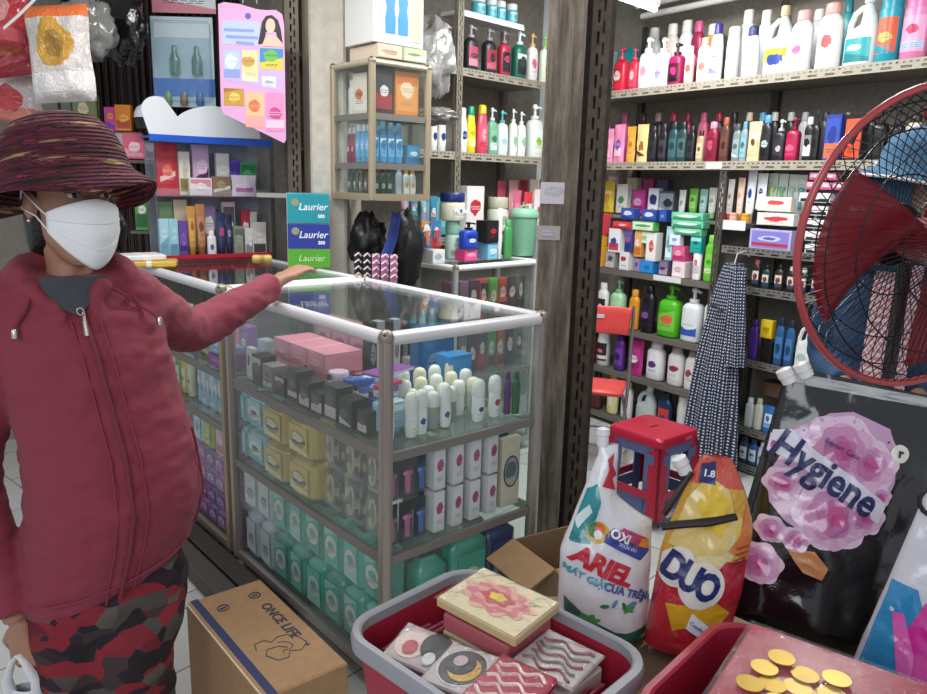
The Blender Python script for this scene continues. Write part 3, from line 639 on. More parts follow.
for k, px, w, h, c, ds in (('flip', 764, 13, 46, ['23222a', '5a9ac8', '2c2c34 b8c8d0 18181c'], 'black bottle with blue neck tag'), ('pump', 778, 14, 42, ['2a282c', 'c8c8c8', '383438 c0b8b8 1c1a1e'], 'black pump bottle with silver head'),
    ('pump', 791, 15, 44, ['a81c48', '8a1838', 'b82450 d86088'], 'crimson pump bottle'), ('flip', 806, 14, 44, ['242226', 'd8d8d8', 'e4e4e4 1c1a1e 8a8888'], 'black and silver striped bottle'), ('pump', 813, 12, 50, ['18181a', '26262a', '2c2a2c 141416'], 'slim black pump bottle'),
    ('box', 831, 17, 46, ['3448a0', '3c58b8 2c3c90 e0704a'], 'blue carton with orange spot'), ('box', 852, 20, 46, ['1c1820', 'e0603c 1c1820 d85030'], 'black carton with orange front'), ('pump', 876, 17, 52, ['201c20', '3a363a', '2c262a 16141a'], 'black pump bottle behind fan rim'), ('pump', 893, 16, 50, ['1c1a1e', '2c2a2e', '4a4448 1c1a1e'], 'black pump bottle behind fan guard'), ('flip', 910, 18, 46, ['c8b8a8', '2a2626', 'd8c8b8 6a5a50'], 'beige bottle behind fan guard'), ('flip', 930, 18, 46, ['6a2030', '2a2626'], 'dark red bottle at right end')):
    p(k, px, w, h, ds, c)
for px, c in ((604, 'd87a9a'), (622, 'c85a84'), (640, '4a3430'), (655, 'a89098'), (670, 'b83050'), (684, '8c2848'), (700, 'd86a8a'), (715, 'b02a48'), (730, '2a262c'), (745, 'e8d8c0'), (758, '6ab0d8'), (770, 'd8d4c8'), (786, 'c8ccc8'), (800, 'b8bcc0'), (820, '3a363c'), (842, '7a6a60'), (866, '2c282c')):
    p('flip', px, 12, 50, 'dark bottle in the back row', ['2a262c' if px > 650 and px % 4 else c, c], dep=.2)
# third level: left bay piled with cartons and packs, tubes on the ledge above
r = Row(RR, 1.0, 'on middle right shelf', 'cartons on the middle right shelf', .015); p = r.put
def stack(px, pw, ph, n, ds, cols, up=0, **kw):
    z = up
    for i in range(n):
        o = p('box', px, pw, ph, (ds % '').strip() if n == 1 else ds % (('bottom', 'second', 'third', 'top', 'topmost')[i if i < n-1 else 3]), cols, up=z, **kw)
        t_ = r.l.find(px, r.dep+.03, r.z+z); z += ph/(F/PR(r.l.pos(t_, r.dep+.03, r.z+z))[2])+.002
    return z
OR = ['e8a73a', 'f0b244 d89428 3a2a20']
stack(600, 13, 9.6, 4, '%s orange carton of the left stack', OR, d=.07)
p('box', 590, 11, 34, 'dim white carton at the left end', ['c8ccc8', 'd8d8d4 a8b0a8'])
za = stack(613, 13, 16, 1, '%s grey carton with dark print', ['9a9698', 'b0acae 5a5658 d0cccc'], d=.07)
p('box', 617, 16, 27, 'white carton with round blue and red emblem', ['eceef0', 'f0f2f4 3a5ab0 d04a58'], up=za, d=.07)
zb = stack(627, 13, 18, 1, '%s white carton with small red print', ['e4e2e2', 'ececec c84a50 f0f0f0'], d=.07)
p('box', 631, 10, 24, 'violet and blue carton wedged upright', ['4a4a90', '5a60a8 c85a70 30408a'], up=zb, d=.07)
p('box', 640, 14, 26, 'orange and white carton', ['e0a058', 'e8b070 f0e8e0 c87830'], up=.09, d=.08)
p('box', 640, 10, 13, 'lilac small carton under the orange one', ['8a7aa8', 'a090c0 6a5a90'], d=.08)
zc = stack(650, 21, 12, 1, '%s sky blue flat carton', ['2f86d0', '3a92dc 2a74b8'], d=.09)
p('box', 653, 19, 28, 'white carton with red figure', ['eae6e4', 'f0ecea d05a50 f4f0ee'], up=zc, d=.08)
zd = stack(667, 12, 15, 1, '%s violet grey carton', ['6a5a74', '8a7a94 4a4058 b0a0b8'], d=.08)
p('box', 670, 15, 34, 'pale aqua carton with clear front', ['9cc8d0', 'b0d8e0 78a8b8 e8f4f4'], up=zd, d=.07)
ze = stack(682, 17, 16, 1, '%s pale pink carton', ['e8d4dc', 'f0e0e6 d8a8b8 f8f0f2'], d=.08)
p('box', 682, 17, 16, 'deep pink carton on the pale pink one', ['d8588a', 'e06a98 f0b0c8 c03a70'], up=ze, d=.08)
p('flip', 696, 14, 42, 'white round-shouldered bottle with red cap', ['f0eeee', 'd03444', 'f4f2f2 d85a68 c8c0d0'])
p('flip', 709, 14, 46, 'bright green bottle by the upright', ['6cc040', '78cc48', '80d050 58a838 d8f0c0'])
# flat packs piled on top of the cartons
G_ = []
zz = 1.25-1.0
p('box', 600, 24, 20, 'coral red carton lying on orange stack', ['e0485a', 'e85a68 f0a0a0 d03a4a'], up=zz-.045, d=.1)
p('box', 624, 28, 7, 'red flat toothpaste carton', ['d83c48', 'e04a54 f0d0d0 c02c3a'], up=zz, d=.05)
p('box', 645, 34, 9, 'green and white flat toothpaste carton', ['5cb860', 'e8f0e4 58b060 d8e8d0'], up=zz, d=.05)
p('box', 645, 34, 12, 'pale green flat carton under the green one', ['cfe4c4', 'dcecd0 a8cc98 f0f6ec'], up=zz-.075, d=.05)
p('box', 676, 20, 11, 'white and blue flat carton', ['d8e6f0', 'e8f0f8 88b0d8'], up=zz-.07, d=.05)
p('box', 697, 20, 20, 'turquoise carton with dark corner', ['1f9c98', '28a8a0 147878 a0e0d8'], up=zz-.1, d=.05)
for i in range(3): p('box', 690, 42, 7, '%s mint green flat toothpaste carton' % ('lowest', 'middle', 'upper')[i], ['6cc49c', '88d4b0 e8f6ee 3a9c70'], up=zz-.005+i*.043, d=.06)
for i, px in enumerate((630, 651)): p('box', px, 20, 11, 'navy blue flat toothpaste carton', ['2c4a9c', '3458b0 e0e8f4 24408c'], up=zz+.06, d=.05)
p('box', 665, 10, 12, 'navy small upright carton', ['24408c', '3458b0 8098d0'], up=zz+.06, d=.05)
r = Row(RR, 1.0, 'behind the piled cartons', 'tubes at the back of the middle right shelf', .16); p = r.put
zt = .34
G().box((.42, .25, 1+zt-.02), (1.1, .2, .02)).obj('step_board', mat('8a867e', .5), rr, False); G().box((.42, .345, 1+zt/2-.015), (1.1, .015, zt-.03)).obj('step_panel', mat('77736c', .5), rr, False)
for k, px, w, h, c, ds in (('pouch', 607, 19, 30, ['ecd23c', 'f0d84a e8a838 f8f0c0'], 'yellow pack'), ('box', 623, 15, 28, ['e8ece6', 'f0f4ee 6ab070 ffffff'], 'white and green carton'), ('box', 640, 17, 24, ['b83c90', 'c84aa0 e8b0d8 a02c80'], 'magenta carton'), ('box', 654, 14, 26, ['dfe2ee', 'eceef6 2c3a78 ffffff'], 'white carton with navy spot'), ('box', 668, 20, 24, ['5a626c', '9aa4b0 2c323c e8ecf0'], 'dark clear-fronted carton'),
    ('tube', 681, 9, 26, ['eef2f0', 'd8e8dc', 'f0f4f2 a8c8b0'], 'white tube'), ('tube', 692, 11, 28, ['7cc850', '58a838', 'a0dc78 50a030'], 'green tube'), ('tube', 702, 10, 28, ['a8d8d4', '78b8b4', 'c0e4e0 60a8a4'], 'pale teal tube'), ('tube', 711, 10, 30, ['eef0ea', 'b8d8a0', 'f4f4f0 a8c890'], 'white tube with green cap')):
    p(k, px, w, h, ds, c, up=zt)
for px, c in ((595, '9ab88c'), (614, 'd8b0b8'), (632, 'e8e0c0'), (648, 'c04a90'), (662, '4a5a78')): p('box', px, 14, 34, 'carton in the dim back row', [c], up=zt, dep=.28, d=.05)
r = Row(RR, 1.33, 'on little white ledge', 'tubes on the little white ledge', .012); p = r.put
for px, w, h, c, ds in ((719, 9, 40, ['f0dce0', 'e08a94', 'f4e4e8 e0a0b0'], 'white and pink tube'), (728, 9, 42, ['f0ecec', 'd86a70', 'f4f0f0 d89098'], 'white tube with red cap'), (738, 10, 44, ['e8c4b4', 'e0a060', 'f0d0c0 d8a088'], 'peach tube with orange cap'), (748, 13, 52, ['e8ecf4', 'd8e0ec', 'e8eef8 2c4a9c f4f6fa'], 'tall white tube with blue disc')): p('tube', px, w, h, ds, c, dep=.06)
for i, (px, c) in enumerate(((721, 'd84a50'), (733, 'e8b0a0'), (745, 'e0a030'))): p('jar', px, 11, 10, ('red', 'pale pink', 'amber')[i]+' little jar', [c, c], dep=.012)
# right bay
r = Row(RR, RZ2[0], 'in the right bay', 'toothpaste cartons and brush packs in the right bay', .012); p = r.put
lz_ = 0
p('box', 772, 50, 20, 'lilac and blue big toothpaste carton with red band', ['b8b0dc', '8a80d0 d8d4f0 c03a50 5a70c8'], up=lz_, d=.06, dep=.012)
p('box', 777, 44, 12, 'white toothpaste carton with red corner', ['ece6e0', 'f4f0ea d84a50 f0e8dc'], up=lz_+.125, d=.05, dep=.014)
p('box', 776, 40, 14, 'cream toothpaste carton with red stripe', ['efe4d4', 'f4ecdc e05858 f6f0e4'], up=lz_+.195, d=.05, dep=.016)
p('pouch', 760, 13, 35, 'white pack with navy emblem', ['eceef2', 'f0f2f6 2c3a78 e8ecf4'], up=.2, dep=.07)
p('box', 774, 30, 10, 'pale flat carton under the brush packs', ['d8d8d0', 'e4e4dc b0b0a8'], up=.12, d=.1, dep=.08)
for px, c, ds in ((770, 'b8e090', 'green toothbrush card'), (780, '78b888', 'deep green toothbrush card'), (790, 'a8c8b8', 'pale toothbrush card'), (799, '5aa8c0', 'teal toothbrush card')): p('card', px, 11, 38, ds, ['dfe8e4', c], up=.185, dep=.12)
p('flip', 811, 9, 46, 'clear bottle with lime cap', ['d8e4dc', 'a8e040'], up=lz_, dep=.05)
z = lz_
for i in range(5):
    p('box', 819, 36, 9.4, '%s white box of dark-printed row' % ('lowest', 'second', 'middle', 'fourth', 'topmost')[i], ['e4e2e2', 'eeecec eeecec 2c2a2c'], up=z, d=.09, dep=.012); z += .0615
for i, (px, dz) in enumerate(((815, 0), (828, 0), (841, 0), (818, .06), (833, .06))): p('box', px, 13, 7.4, 'pink and white small carton', ['e088a8', 'f0a8c0 f8ecf0 d04a80'], up=z+dz*.75-.03*0, d=.06, dep=.012)
p('box', 848, 12, 22, 'blue and violet carton beside the white boxes', ['4a58c0', '5a60d0 8a4ab0 c8d0f0'], up=lz_)
for z_, lst in ((RZ2[1], ((755, 9, 28, '2a2422', 'd06058', 'dark bottle with red cap'), (765, 9, 24, '26403c', '1c1a1c', 'dark green bottle'), (778, 10, 26, '3c2c24', '201c1c', 'brown bottle with black cap'), (790, 9, 26, '2c2826', 'e0e0e0', 'dark bottle with white cap'), (802, 9, 26, '35302c', 'd8d8d8', 'dark bottle with pale cap'), (815, 10, 28, '2a2a2e', 'e8e8e8', 'black bottle with white cap'))),):
    r = Row(RR, z_, 'under the toothpaste cartons', 'small dark bottles in the right bay', .015)
    for px, w, h, c, cap, ds in lst: r.put('flip', px, w, h, ds, [c, cap, 'd8d4cc 8a3a38 3a4a68'])
r = Row(RR, RZ2[2], 'on third right-bay shelf', 'bottles on the middle low shelf of the right bay', .015); p = r.put
p('flip', 752, 11, 40, 'violet bottle', ['4a2a84', '38206a']); p('jar', 763, 13, 24, 'dark jar', ['2a2a28', '1c1c1c']); p('box', 767, 14, 18, 'yellow carton on a dark one', ['d8b820', 'e0c430 b89818'], up=.13); p('box', 767, 14, 21, 'black small carton', ['222022'])
p('flip', 777, 10, 48, 'blue liquid bottle', ['2c5a8c', '1c2c48', '4a7ab0 204870']); p('flip', 787, 10, 48, 'blue liquid bottle', ['2c5a8c', '1c2c48', '4a7ab0 204870'])
p('jug', 803, 24, 54, 'white jug with green print', ['dfe3e2', 'd0d8d8', 'e8ecea b0c8c0']); p('flip', 817, 13, 50, 'white and blue bottle', ['c8d8e8', 'e8ecf0', 'd8e4f0 5a90c8']); p('flip', 832, 14, 50, 'pale bottle', ['b8c4cc', 'd8dce0'])
r = Row(RR, RZ2[3], 'on low right-bay shelf', 'packs on the low shelf of the right bay', .015); p = r.put
for px, w, h, c, cap in ((748, 10, 30, 'c8d0d0', 'e0e4e4'), (757, 10, 32, 'd0d4c8', 'b8c8b0')): p('flip', px, w, h, 'pale bottle', [c, cap])
for px in (767, 778, 789): p('pouch', px, 12, 28, 'blue and white pouch', ['3c78c0', 'e0e8f0 3c78c0 88b0e0'])
p('box', 776, 26, 14, 'brown small carton', ['5a4434'], up=.19, d=.1, dep=.05)
shelf(rr, tu+.03, 3.2, zat(RR, 748, 466), RD, mat('55524d', .5, .2), mat('77746e', .5, .2), .04)
r = Row(RR, zat(RR, 748, 466), 'on lowest right-bay board', 'bottles on the lowest board of the right bay', .015); p = r.put
for px, c, cap in ((743, '3a4a5c', '20303c'), (752, '2c5a9c', '1c3c6c'), (761, 'c8ccd0', 'e8e8e8'), (772, '30445c', '1c2c3c'), (783, '8aa0a8', '38444c')): p('flip', px, 10, 27, 'small bottle', [c, cap, 'd8dce0 5a7a98'])
# left bay low shelves
r = Row(RR, .64, 'on the shelf above the chair', 'bottles on the shelf above the chair', .015, .315); p = r.put
p('flip', 588, 12, 40, 'orange bottle at the left end', ['e09a30', 'e8a840', 'e8a840 c87818']); p('flip', 602, 14, 40, 'white bottle with black label', ['e6e6e4', 'f0f0f0', '2a2a2c e8e8e8 303034']); p('pump', 617, 18, 46, 'mint green pump bottle', ['a8d8a8', '90c898', 'b8e0b4 4a7a58']); p('flip', 633, 13, 40, 'orange bottle right of the mint one', ['dc942c', 'e0a038', 'e8a840 4a3020'])
p('flip', 647, 17, 47, 'black bottle with violet print', ['201c26', '1a181e', '2c2434 8a58a0 18141c']); p('pump', 669, 27, 52, 'bright green big pump bottle', ['54b82c', '58bc30', '78cc48 e0704a 50b028']); p('pump', 691, 24, 54, 'white big pump bottle with blue base', ['e2e6ec', 'e8ecf0', 'e8ecf0 e8ecf0 3a5cc0']); p('flip', 709, 17, 52, 'white oval bottle by the upright', ['e6e4e2', 'f0f0f0', 'ece8e6 c88a88 f0eeee'])
r = Row(RR, .36, 'on the shelf behind the chair', 'bottles on the shelf behind the chair', .015, .235); p = r.put
p('can', 592, 13, 38, 'red and black spray can', ['7a2028', '202024']); p('can', 603, 15, 38, 'white spray can with red and black label', ['dcdad8', 'e4e4e4', '2a2a2e c83c40 e0dedc']); p('flip', 619, 13, 38, 'violet bottle', ['5c2c8c', '4a2478', '7a4ab0 48207a']); p('pouch', 635, 20, 44, 'magenta pouch with pale disc', ['b83484', 'c84494 f0e0e8 9a2870', '5a2048'])
p('flip', 655, 22, 50, 'white bottle with violet figure', ['ebe8ec', 'e8e4ea', 'f0eef2 6a3a8a f0eef2']); p('flip', 675, 20, 50, 'white bottle with crimson figure', ['e6e2e2', 'b8a8a0', 'ece8e8 a83050 f0ecec']); p('flip', 690, 16, 52, 'white bottle with red block', ['e8e6e4', '9a948c', 'ece8e8 b84858 ece8e8']); p('pump', 702, 16, 62, 'white pump bottle with blue base', ['e0e4ea', 'e4e8ec', 'e8ecf0 e8ecf0 2f50b8'])
r = Row(RR, .06, 'on bottom shelf behind stool', 'bottles on the bottom shelf behind the stool', .015, .255); p = r.put
p('flip', 596, 14, 44, 'dark red bottle', ['5a2a28', '30201c']); p('flip', 612, 14, 40, 'yellow and white bottle', ['e0d8a8', 'd8c060', 'e8d888 f0ece0']); p('flip', 626, 14, 38, 'white and pink bottle', ['e8e0e0', 'e0b0b8', 'f0e4e4 d87a8a']); p('jug', 645, 26, 44, 'pale jug', ['c8d0d4', 'd0d8dc']); p('flip', 664, 18, 40, 'navy bottle with red label', ['22345c', '182440', 'c83c40 2c4478']); p('can', 682, 15, 44, 'white can', ['e2e2e0', 'e8e8e8']); p('flip', 697, 14, 40, 'blue bottle', ['24487c', '1c3050'])
# ---------------------------------------------------------------- rear rack behind the hung cabinet
r = Row(RL, 2.1, 'on upper shelf of back rack', 'bottles on the upper back shelf', .012); p = r.put
for k, px, w, h, ds, c in (('pump', 447, 12, 40, 'black pump bottle by the rack upright', ['2c2428', 'd8d0d4', '6a2838 2c2428 b83a50']), ('pump', 470, 17, 44, 'black pump bottle with pink print', ['2a262c', 'a8a0a8', 'b8486a 2a262c d8909c']), ('pump', 488, 17, 44, 'black pump bottle with red edging', ['26242a', '8a8890', '9c2c3c 26242a c86070']), ('pump', 503, 15, 44, 'red and black pump bottle', ['b82c48', '8a8088', '2a2428 c83858 1c1a1e']),
    ('pump', 518, 18, 46, 'deep green pump bottle with black label', ['1f6a58', 'd8e8e4', '1c2826 2a4a44 e0e8e4']), ('pump', 531, 13, 46, 'white and pink pump bottle with gold head', ['ece4e0', 'd8b070', 'f0e0e0 e0689a f4ece8']), ('pump', 543, 12, 46, 'white and green pump bottle', ['e8efe0', '88c860', 'e8f4d8 78c048 f0e8c0']), ('pump', 553, 12, 46, 'pale pump bottle half behind the post', ['dfe4d8', 'e0e0e0'])):
    p(k, px, w, h, ds, c)
r = Row(RL, 2.4, 'on little white shelf', 'pale blue jars on the little white shelf', .012); p = r.put
for px, w, h in ((478, 16, 18), (491, 12, 18), (500, 12, 18), (511, 13, 18)): p('jar', px, w, h, 'pale blue jar with white lid', ['58b8c8', 'e8ecee', '78c8d4 58b8c8 e0f0f4'])
r = Row(RL, 1.66, 'on middle shelf of back rack', 'bottles on the middle back shelf', .012); p = r.put
for k, px, w, h, ds, c in (('slim', 433, 10, 42, 'white bottle with brown cap and navy spot', ['e6e4e2', '6a3c30', 'e8e6e4 2c3a80 f0eeec']), ('slim', 441, 11, 42, 'white bottle with brown cap and deep navy spot', ['e6e4e2', '7a4438', 'e8e6e4 2c3a80 f0eeec']), ('slim', 462, 12, 44, 'white bottle with white cap and navy spot', ['e8e8ec', 'eceef0', 'eceef2 2c3a90 f0f0f4']), ('slim', 470, 13, 46, 'yellow bottle with green cap', ['e8d428', '1f9a78', 'f0dc40 e8c028 f8f0a0']), ('slim', 481, 16, 48, 'pink bottle with yellow cap', ['e0506a', 'e8c828', 'e86080 f0a8b0 d03c58']),
    ('pump', 491, 13, 46, 'green bottle with white pump', ['78b090', 'e0e8e4', '88c09c 4a8068 d8ece0']), ('pump', 501, 14, 44, 'white bottle with teal pump', ['dce8e8', '58b0b8', 'e0ecec a8d0d4 f0f6f6']), ('pump', 512, 10, 46, 'white bottle with mint print', ['e4eee4', 'ecf0ec', 'e8f4e8 88c898 f4f8f4']), ('pump', 520, 11, 44, 'white bottle with pale green print', ['e4eee4', 'ecf0ec', 'e8f4e8 a0d0a0 f4f8f4']), ('pump', 533, 20, 52, 'pear-shaped white pump bottle with green spot', ['dfe8e2', 'e4ece8', 'e4f0e4 90d048 f0f6f0']), ('pump', 548, 12, 44, 'pale bottle half behind the post', ['d8e0dc', 'e0e4e2'])):
    p(k, px, w, h, ds, c)
r = Row(RL, 1.22, 'on lower back shelf', 'packs on the lower back shelf', .012); p = r.put
for k, px, w, h, ds, c in (('box', 430, 16, 34, 'pale blue carton', ['8ab0c8', 'a0c0d8 5a88a8 e0ecf0']), ('pouch', 442, 14, 36, 'teal pouch', ['58a8b0', '78c0c8 388890 e0f0f0']), ('box', 458, 18, 40, 'grey carton', ['a8a4a0', 'b8b4b0 88847e']), ('box', 470, 32, 46, 'white big carton with red heart emblem', ['e6e4e2', 'eceae8 c8303c f0eeec']), ('jar', 497, 28, 34, 'round white tin with pale green picture', ['d8e0d0', 'c8c4b0', 'e0e8d8 a8c0a0 f0f4ec']), ('pouch', 516, 14, 40, 'pink pouch', ['d87090', 'e88aa8 f0d0dc b84a70']), ('pouch', 527, 14, 38, 'red and white pouch', ['d84a50', 'f0e8e8 d03840']), ('pouch', 537, 14, 40, 'white pouch with red stripes', ['ece4e4', 'f4ecec d85060']), ('pouch', 547, 12, 40, 'navy pouch', ['2c3a78', '3a4a90 e0e4f0'])):
    p(k, px, w, h, ds, c)
for px, c in ((500, 'c0506a'), (512, 'e0a0a8'), (522, '8a2c3a'), (532, 'd8c0b0'), (542, '4a3050')): p('pouch', px, 15, 48, 'pouch in the dim second row', [c, c+' e8d8d8'], dep=.14)
# silver film bundle hanging left of the back rack
def blob(name, label, cat, c, rx, ry, rz_, m, amp=.25, fr=2.2, seed=0, group=None, rot=0):
    def fn(u, v):
        a = 2*pi*u; b = pi*(v-.5); d = V((cos(a)*cos(b), sin(a)*cos(b), sin(b))); q = d*fr+V((seed, seed*.7, 3))
        k = 1+amp*(mnoise.noise(q)+.6*abs(mnoise.noise(q*2.3))+.35*mnoise.noise(q*5)); x, y, z = d.x*rx*k, d.y*ry*k, d.z*rz_*k
        return (x*cos(rot)-y*sin(rot), x*sin(rot)+y*cos(rot), z)
    o = G().grid(fn, 40, 24).obj(name, m, None, ang=75, loc=c)
    bm = bmesh.new(); bm.from_mesh(o.data); bmesh.ops.remove_doubles(bm, verts=bm.verts, dist=1e-5); bm.to_mesh(o.data); bm.free()
    return tag(o, label, cat, group) if label else o
SILV = mat('b4b2b0', .25, .55, bump=.9, bscale=22)
blob('film_bundle', 'crumpled silvery plastic film bundle hanging left of the back rack', 'plastic bundle', U(432, 58, Y=3.8), .1, .075, .17, SILV, .3, 2.6, 4)
blob('film_bundle', 'grey plastic film roll bundle lying under the silvery one', 'plastic bundle', U(436, 116, Y=3.8), .1, .07, .04, mat('8a8480', .3, .3, bump=.8, bscale=25), .25, 3, 9)
# ---------------------------------------------------------------- small counter: things on it and in it
r = Row(L2, 1.108, 'on the small white-edged counter', 'things on the small counter', .03); p = r.put
p('jar', 452, 24, 38, 'pale green canister under the petroleum jelly jar', ['b8d0c4', '88b8a8', 'c8dcd0 e8f0ec 88a898'], dep=.1)
t_ = L2.find(452, .13, 1.1); sc = F/PR(L2.pos(t_, .13, 1.1))[2]
o = p('jar', 452, 28, 28, 'big cream petroleum jelly jar with navy lid', ['e4dfc8', '22306c', 'e8e4d0 2f50b0 e8e4d0'], up=38/sc+.003, dep=.1)
text('Vaseline', .03, mat('f0f4ff', .4), o, loc=(0, -.066, .052), bold=.0012, shear=.2)
p('box', 466, 26, 11, 'pink low carton under the blue pump bottle', ['e04a88', 'e85a98 f4b0c8'], d=.1); zb = 11.5/sc+.003
p('pump', 468, 22, 42, 'royal blue pump bottle with black head', ['2348b8', '14141a', '2c50c8 e8ecf8 1c3a98'], up=zb)
p('box', 487, 20, 16, 'sky blue low carton under the black one', ['78b8d8', '88c8e4 e0f0f8'], d=.1); p('box', 487, 21, 22, 'black square carton with small red print', ['1c1a1c', '242224 a83038'], up=16.5/sc+.003, d=.09)
p('tube', 499, 10, 50, 'white leaning tube', ['e6e6e4', 'd8d8d8']); p('flip', 507, 11, 38, 'green cup-shaped bottle', ['4a9a58', '58a868'])
p('box', 432, 18, 14, 'white low carton under the toothbrush cards', ['e4e4e4', 'ececec a8b8c8'], d=.1); p('card', 426, 14, 26, 'toothbrush card with orange ware', ['3c6a9c e0e8f0 e08a3a', 'e0803a'], up=15/sc, dep=.06); p('card', 436, 14, 26, 'toothbrush card with red ware', ['4a7ab0 e0e8f0 c83a3a', 'c83c3c'], up=15/sc, dep=.06)
t = thing('lidded_bin', 'mint green plastic bin with handled lid on the small counter', 'bin', L2.pos(L2.find(524, .14, 1.1), .15, 1.107), L2.rz)
h = 52/sc; w = 33/sc/2; MINT = mat('7fb89a', .4)
G().lathe([(w*.8, 0), (w*.84, .01), (w*.95, h*.8), (w*.97, h*.82)], 24, 1, .9).obj('bin_body', MINT, t); G().lathe([(w*1.03, h*.8), (w*1.05, h*.84), (w*1.02, h*.9), (w*.9, h*.96), (w*.4, h*.985)], 24, 1, .9).obj('lid', mat('8cc4a6', .4), t); G().tube([(-w*.4, 0, h*.96), (-w*.3, 0, h*1.03), (w*.3, 0, h*1.03), (w*.4, 0, h*.96)], .006, 8).obj('lid_handle', MINT, t)
for z_, c in ((.804, (('6a3a58', 'plum'), ('8a5a7a', 'mauve'), ('4a2a3a', 'dark plum'), ('c83a3a', 'red'), ('58a840', 'green'), ('b84a30', 'rust'), ('3a3a3a', 'black'), ('5a4a48', 'brown'))), (.504, (('5a4848', 'brown'), ('7a6870', 'grey rose'), ('3a2c34', 'dark'), ('8a2a30', 'deep red'), ('4a8838', 'leaf green'), ('a85030', 'orange brown'), ('2c2c30', 'charcoal'), ('4a4440', 'grey brown')))):
    for i, (cc, nm) in enumerate(c): 
        item('box', L2.pos(.05+.075*i, .09, z_), L2.rz, .066, .2 if z_ > .7 else .22, '%s carton %s in the small counter' % (nm, 'upper row' if z_ > .7 else 'lower row'), [cc, cc+' d8c8c0 2a2024'], '', 'cartons inside the small counter', d=.06, order=i)
# black bags and pink pegs hanging below the cabinet
o = blob('black_bag', 'black plastic bag hanging below the glass cabinet, left one', 'bag', U(368, 242, Y=3.55), .085, .06, .13, mat('121214', .35, bump=.6, bscale=25), .3, 2, 1)
o = blob('black_bag', 'black rucksack-like bag hanging below the cabinet beside blue strap', 'bag', U(405, 250, Y=3.68), .08, .07, .18, mat('17171a', .5, bump=.5, bscale=30), .22, 2.2, 6)
g = G(); a, b = U(397, 214, Y=3.52), U(384, 262, Y=3.45); g.tube([a, a*.5+b*.5+V((.01, -.01, 0)), b], .03, 10, flat=.35); o = tag(g.obj('strap', mat('24408c', .5, bump=.3, bscale=40), None), 'royal blue folded cloth strap hanging between two black bags', 'strap')
for i in range(5):
    q = U(358+9*i, 267+i*.5, Y=3.42); t = thing('peg_card', 'pink and white card of zigzag hooks below black bags, %s from left' % ORD(i), 'card', q, rad(30), 'pink hook cards')
    G().box((0, .004, 0), (.035, .0015, .13)).obj('card', mat('d88ab4' if i > 1 else '3a3438', .5), t, False)
    g = G(); [g.tube([(-.016, 0, .05-.03*k), (0, -.006, .065-.03*k), (.016, 0, .05-.03*k)], .0045, 6) for k in range(4)]; g.obj('hooks', mat('f0e0ea', .4), t)
for i, (px, c, nm) in enumerate(((405, 'c8a8b8', 'rose'), (414, '4aa0b0', 'teal'), (424, '88c0d0', 'pale blue'), (433, '3a88a0', 'deep teal'))):
    item('pouch', U(px, 222, Y=3.9), rad(20), .06, .13, nm+' hanging pouch behind the glass cabinet', [c, c+' e8f0f0 d8a8b8'], '', 'pouches behind the cabinet', d=.03, order=i)
# ---------------------------------------------------------------- the hung cabinet's wares
def incase(org, x, y, z): return V((org[0], org[1], 0))+CB*x+CA*y+V((0, 0, z))
def C1(kind, x, y, z, w, h, ds, cols, where, group, face=0, d=None, org=None, order=None, tw=0, **kw):
    """face 0: fronts towards the right pane (local -y); face 1: fronts towards the left pane (local -x)"""
    return item(kind, incase(org or CN, x, y, z+.0045), YAW+(-pi/2 if face else 0)+tw, w, h, ds, cols, where, group, d=d, order=(x*.756-y*.654) if order is None else order, **kw)
W_ = 'in hung cabinet'; Gc = 'wares in the hung glass cabinet'
z0 = WZ0+.011
for i in range(3): C1('flip', .06+.035*i, .06, z0, .032, .12, 'dark bottle with green base', ['22302c', '1c1c1e', '1f5a48 c8d0cc 22302c'], W_, Gc, org=WC)
C1('flip', .175, .05, z0, .032, .13, 'pale blue bottle', ['c0ccd8', 'e8e8e8'], W_, Gc, org=WC)
for i in range(2): C1('flip', .215+.036*i, .05, z0, .032, .12, 'white bottle with orange cap', ['ece8e4', 'e8a050', 'f0ece8 e0b070'], W_, Gc, org=WC)
for i in range(4): C1('flip', .05, .11+.045*i, z0, .034, .13, 'dark green bottle facing the left pane', ['24302c', '1c1c1c', '2c5a48 d8d8d0'], W_, Gc, 1, org=WC)
z0 = WZ0+.155
for i in range(4): C1('flip', .045+.042*i, .05, z0, .04, .17, 'sky blue bottle', ['4a94c8', '5aa4d4', '68b0dc 3a80b4 e0f0f8'], W_, Gc, org=WC)
C1('box', .245, .05, z0, .07, .08, 'blue square carton', ['3a88b8', '4a98c8 e8f0f8 2c70a0'], W_, Gc, org=WC)
for i in range(3): C1('flip', .05, .1+.04*i, z0, .036, .16, 'sky blue bottle facing the left pane', ['58a0d0', 'e0e8f0', '78b8e0 c8e0f0'], W_, Gc, 1, org=WC)
for i in range(2): C1('flip', .05, .218+.034*i, z0, .03, .15, 'dark red bottle with white head', ['8a2c38', 'e0d8d8', '9a3844 e8d8d8'], W_, Gc, 1, org=WC)
z0 = WZ0+.36
C1('box', .075, .05, z0, .1, .19, 'dark grey carton with red top and white picture', ['3a3438', '4a4448 e4e0e0 a83a44'], W_, Gc, d=.05, org=WC); C1('box', .2, .05, z0, .125, .18, 'orange carton with pale picture', ['e08a48', 'e89a58 f0d0b0 d87838'], W_, Gc, d=.05, org=WC)
C1('box', .06, .15, z0, .11, .17, 'cream carton with orange flower picture facing left', ['ead8c8', 'f0e0d0 e08058 f4ece4 d84a40'], W_, Gc, 1, d=.05, org=WC); C1('flip', .06, .25, z0, .04, .15, 'white bottle in the far corner', ['e4e4e0', 'ecece8'], W_, Gc, 1, org=WC)
zt_ = WZ1+.003; W_ = 'on top of the hung cabinet'
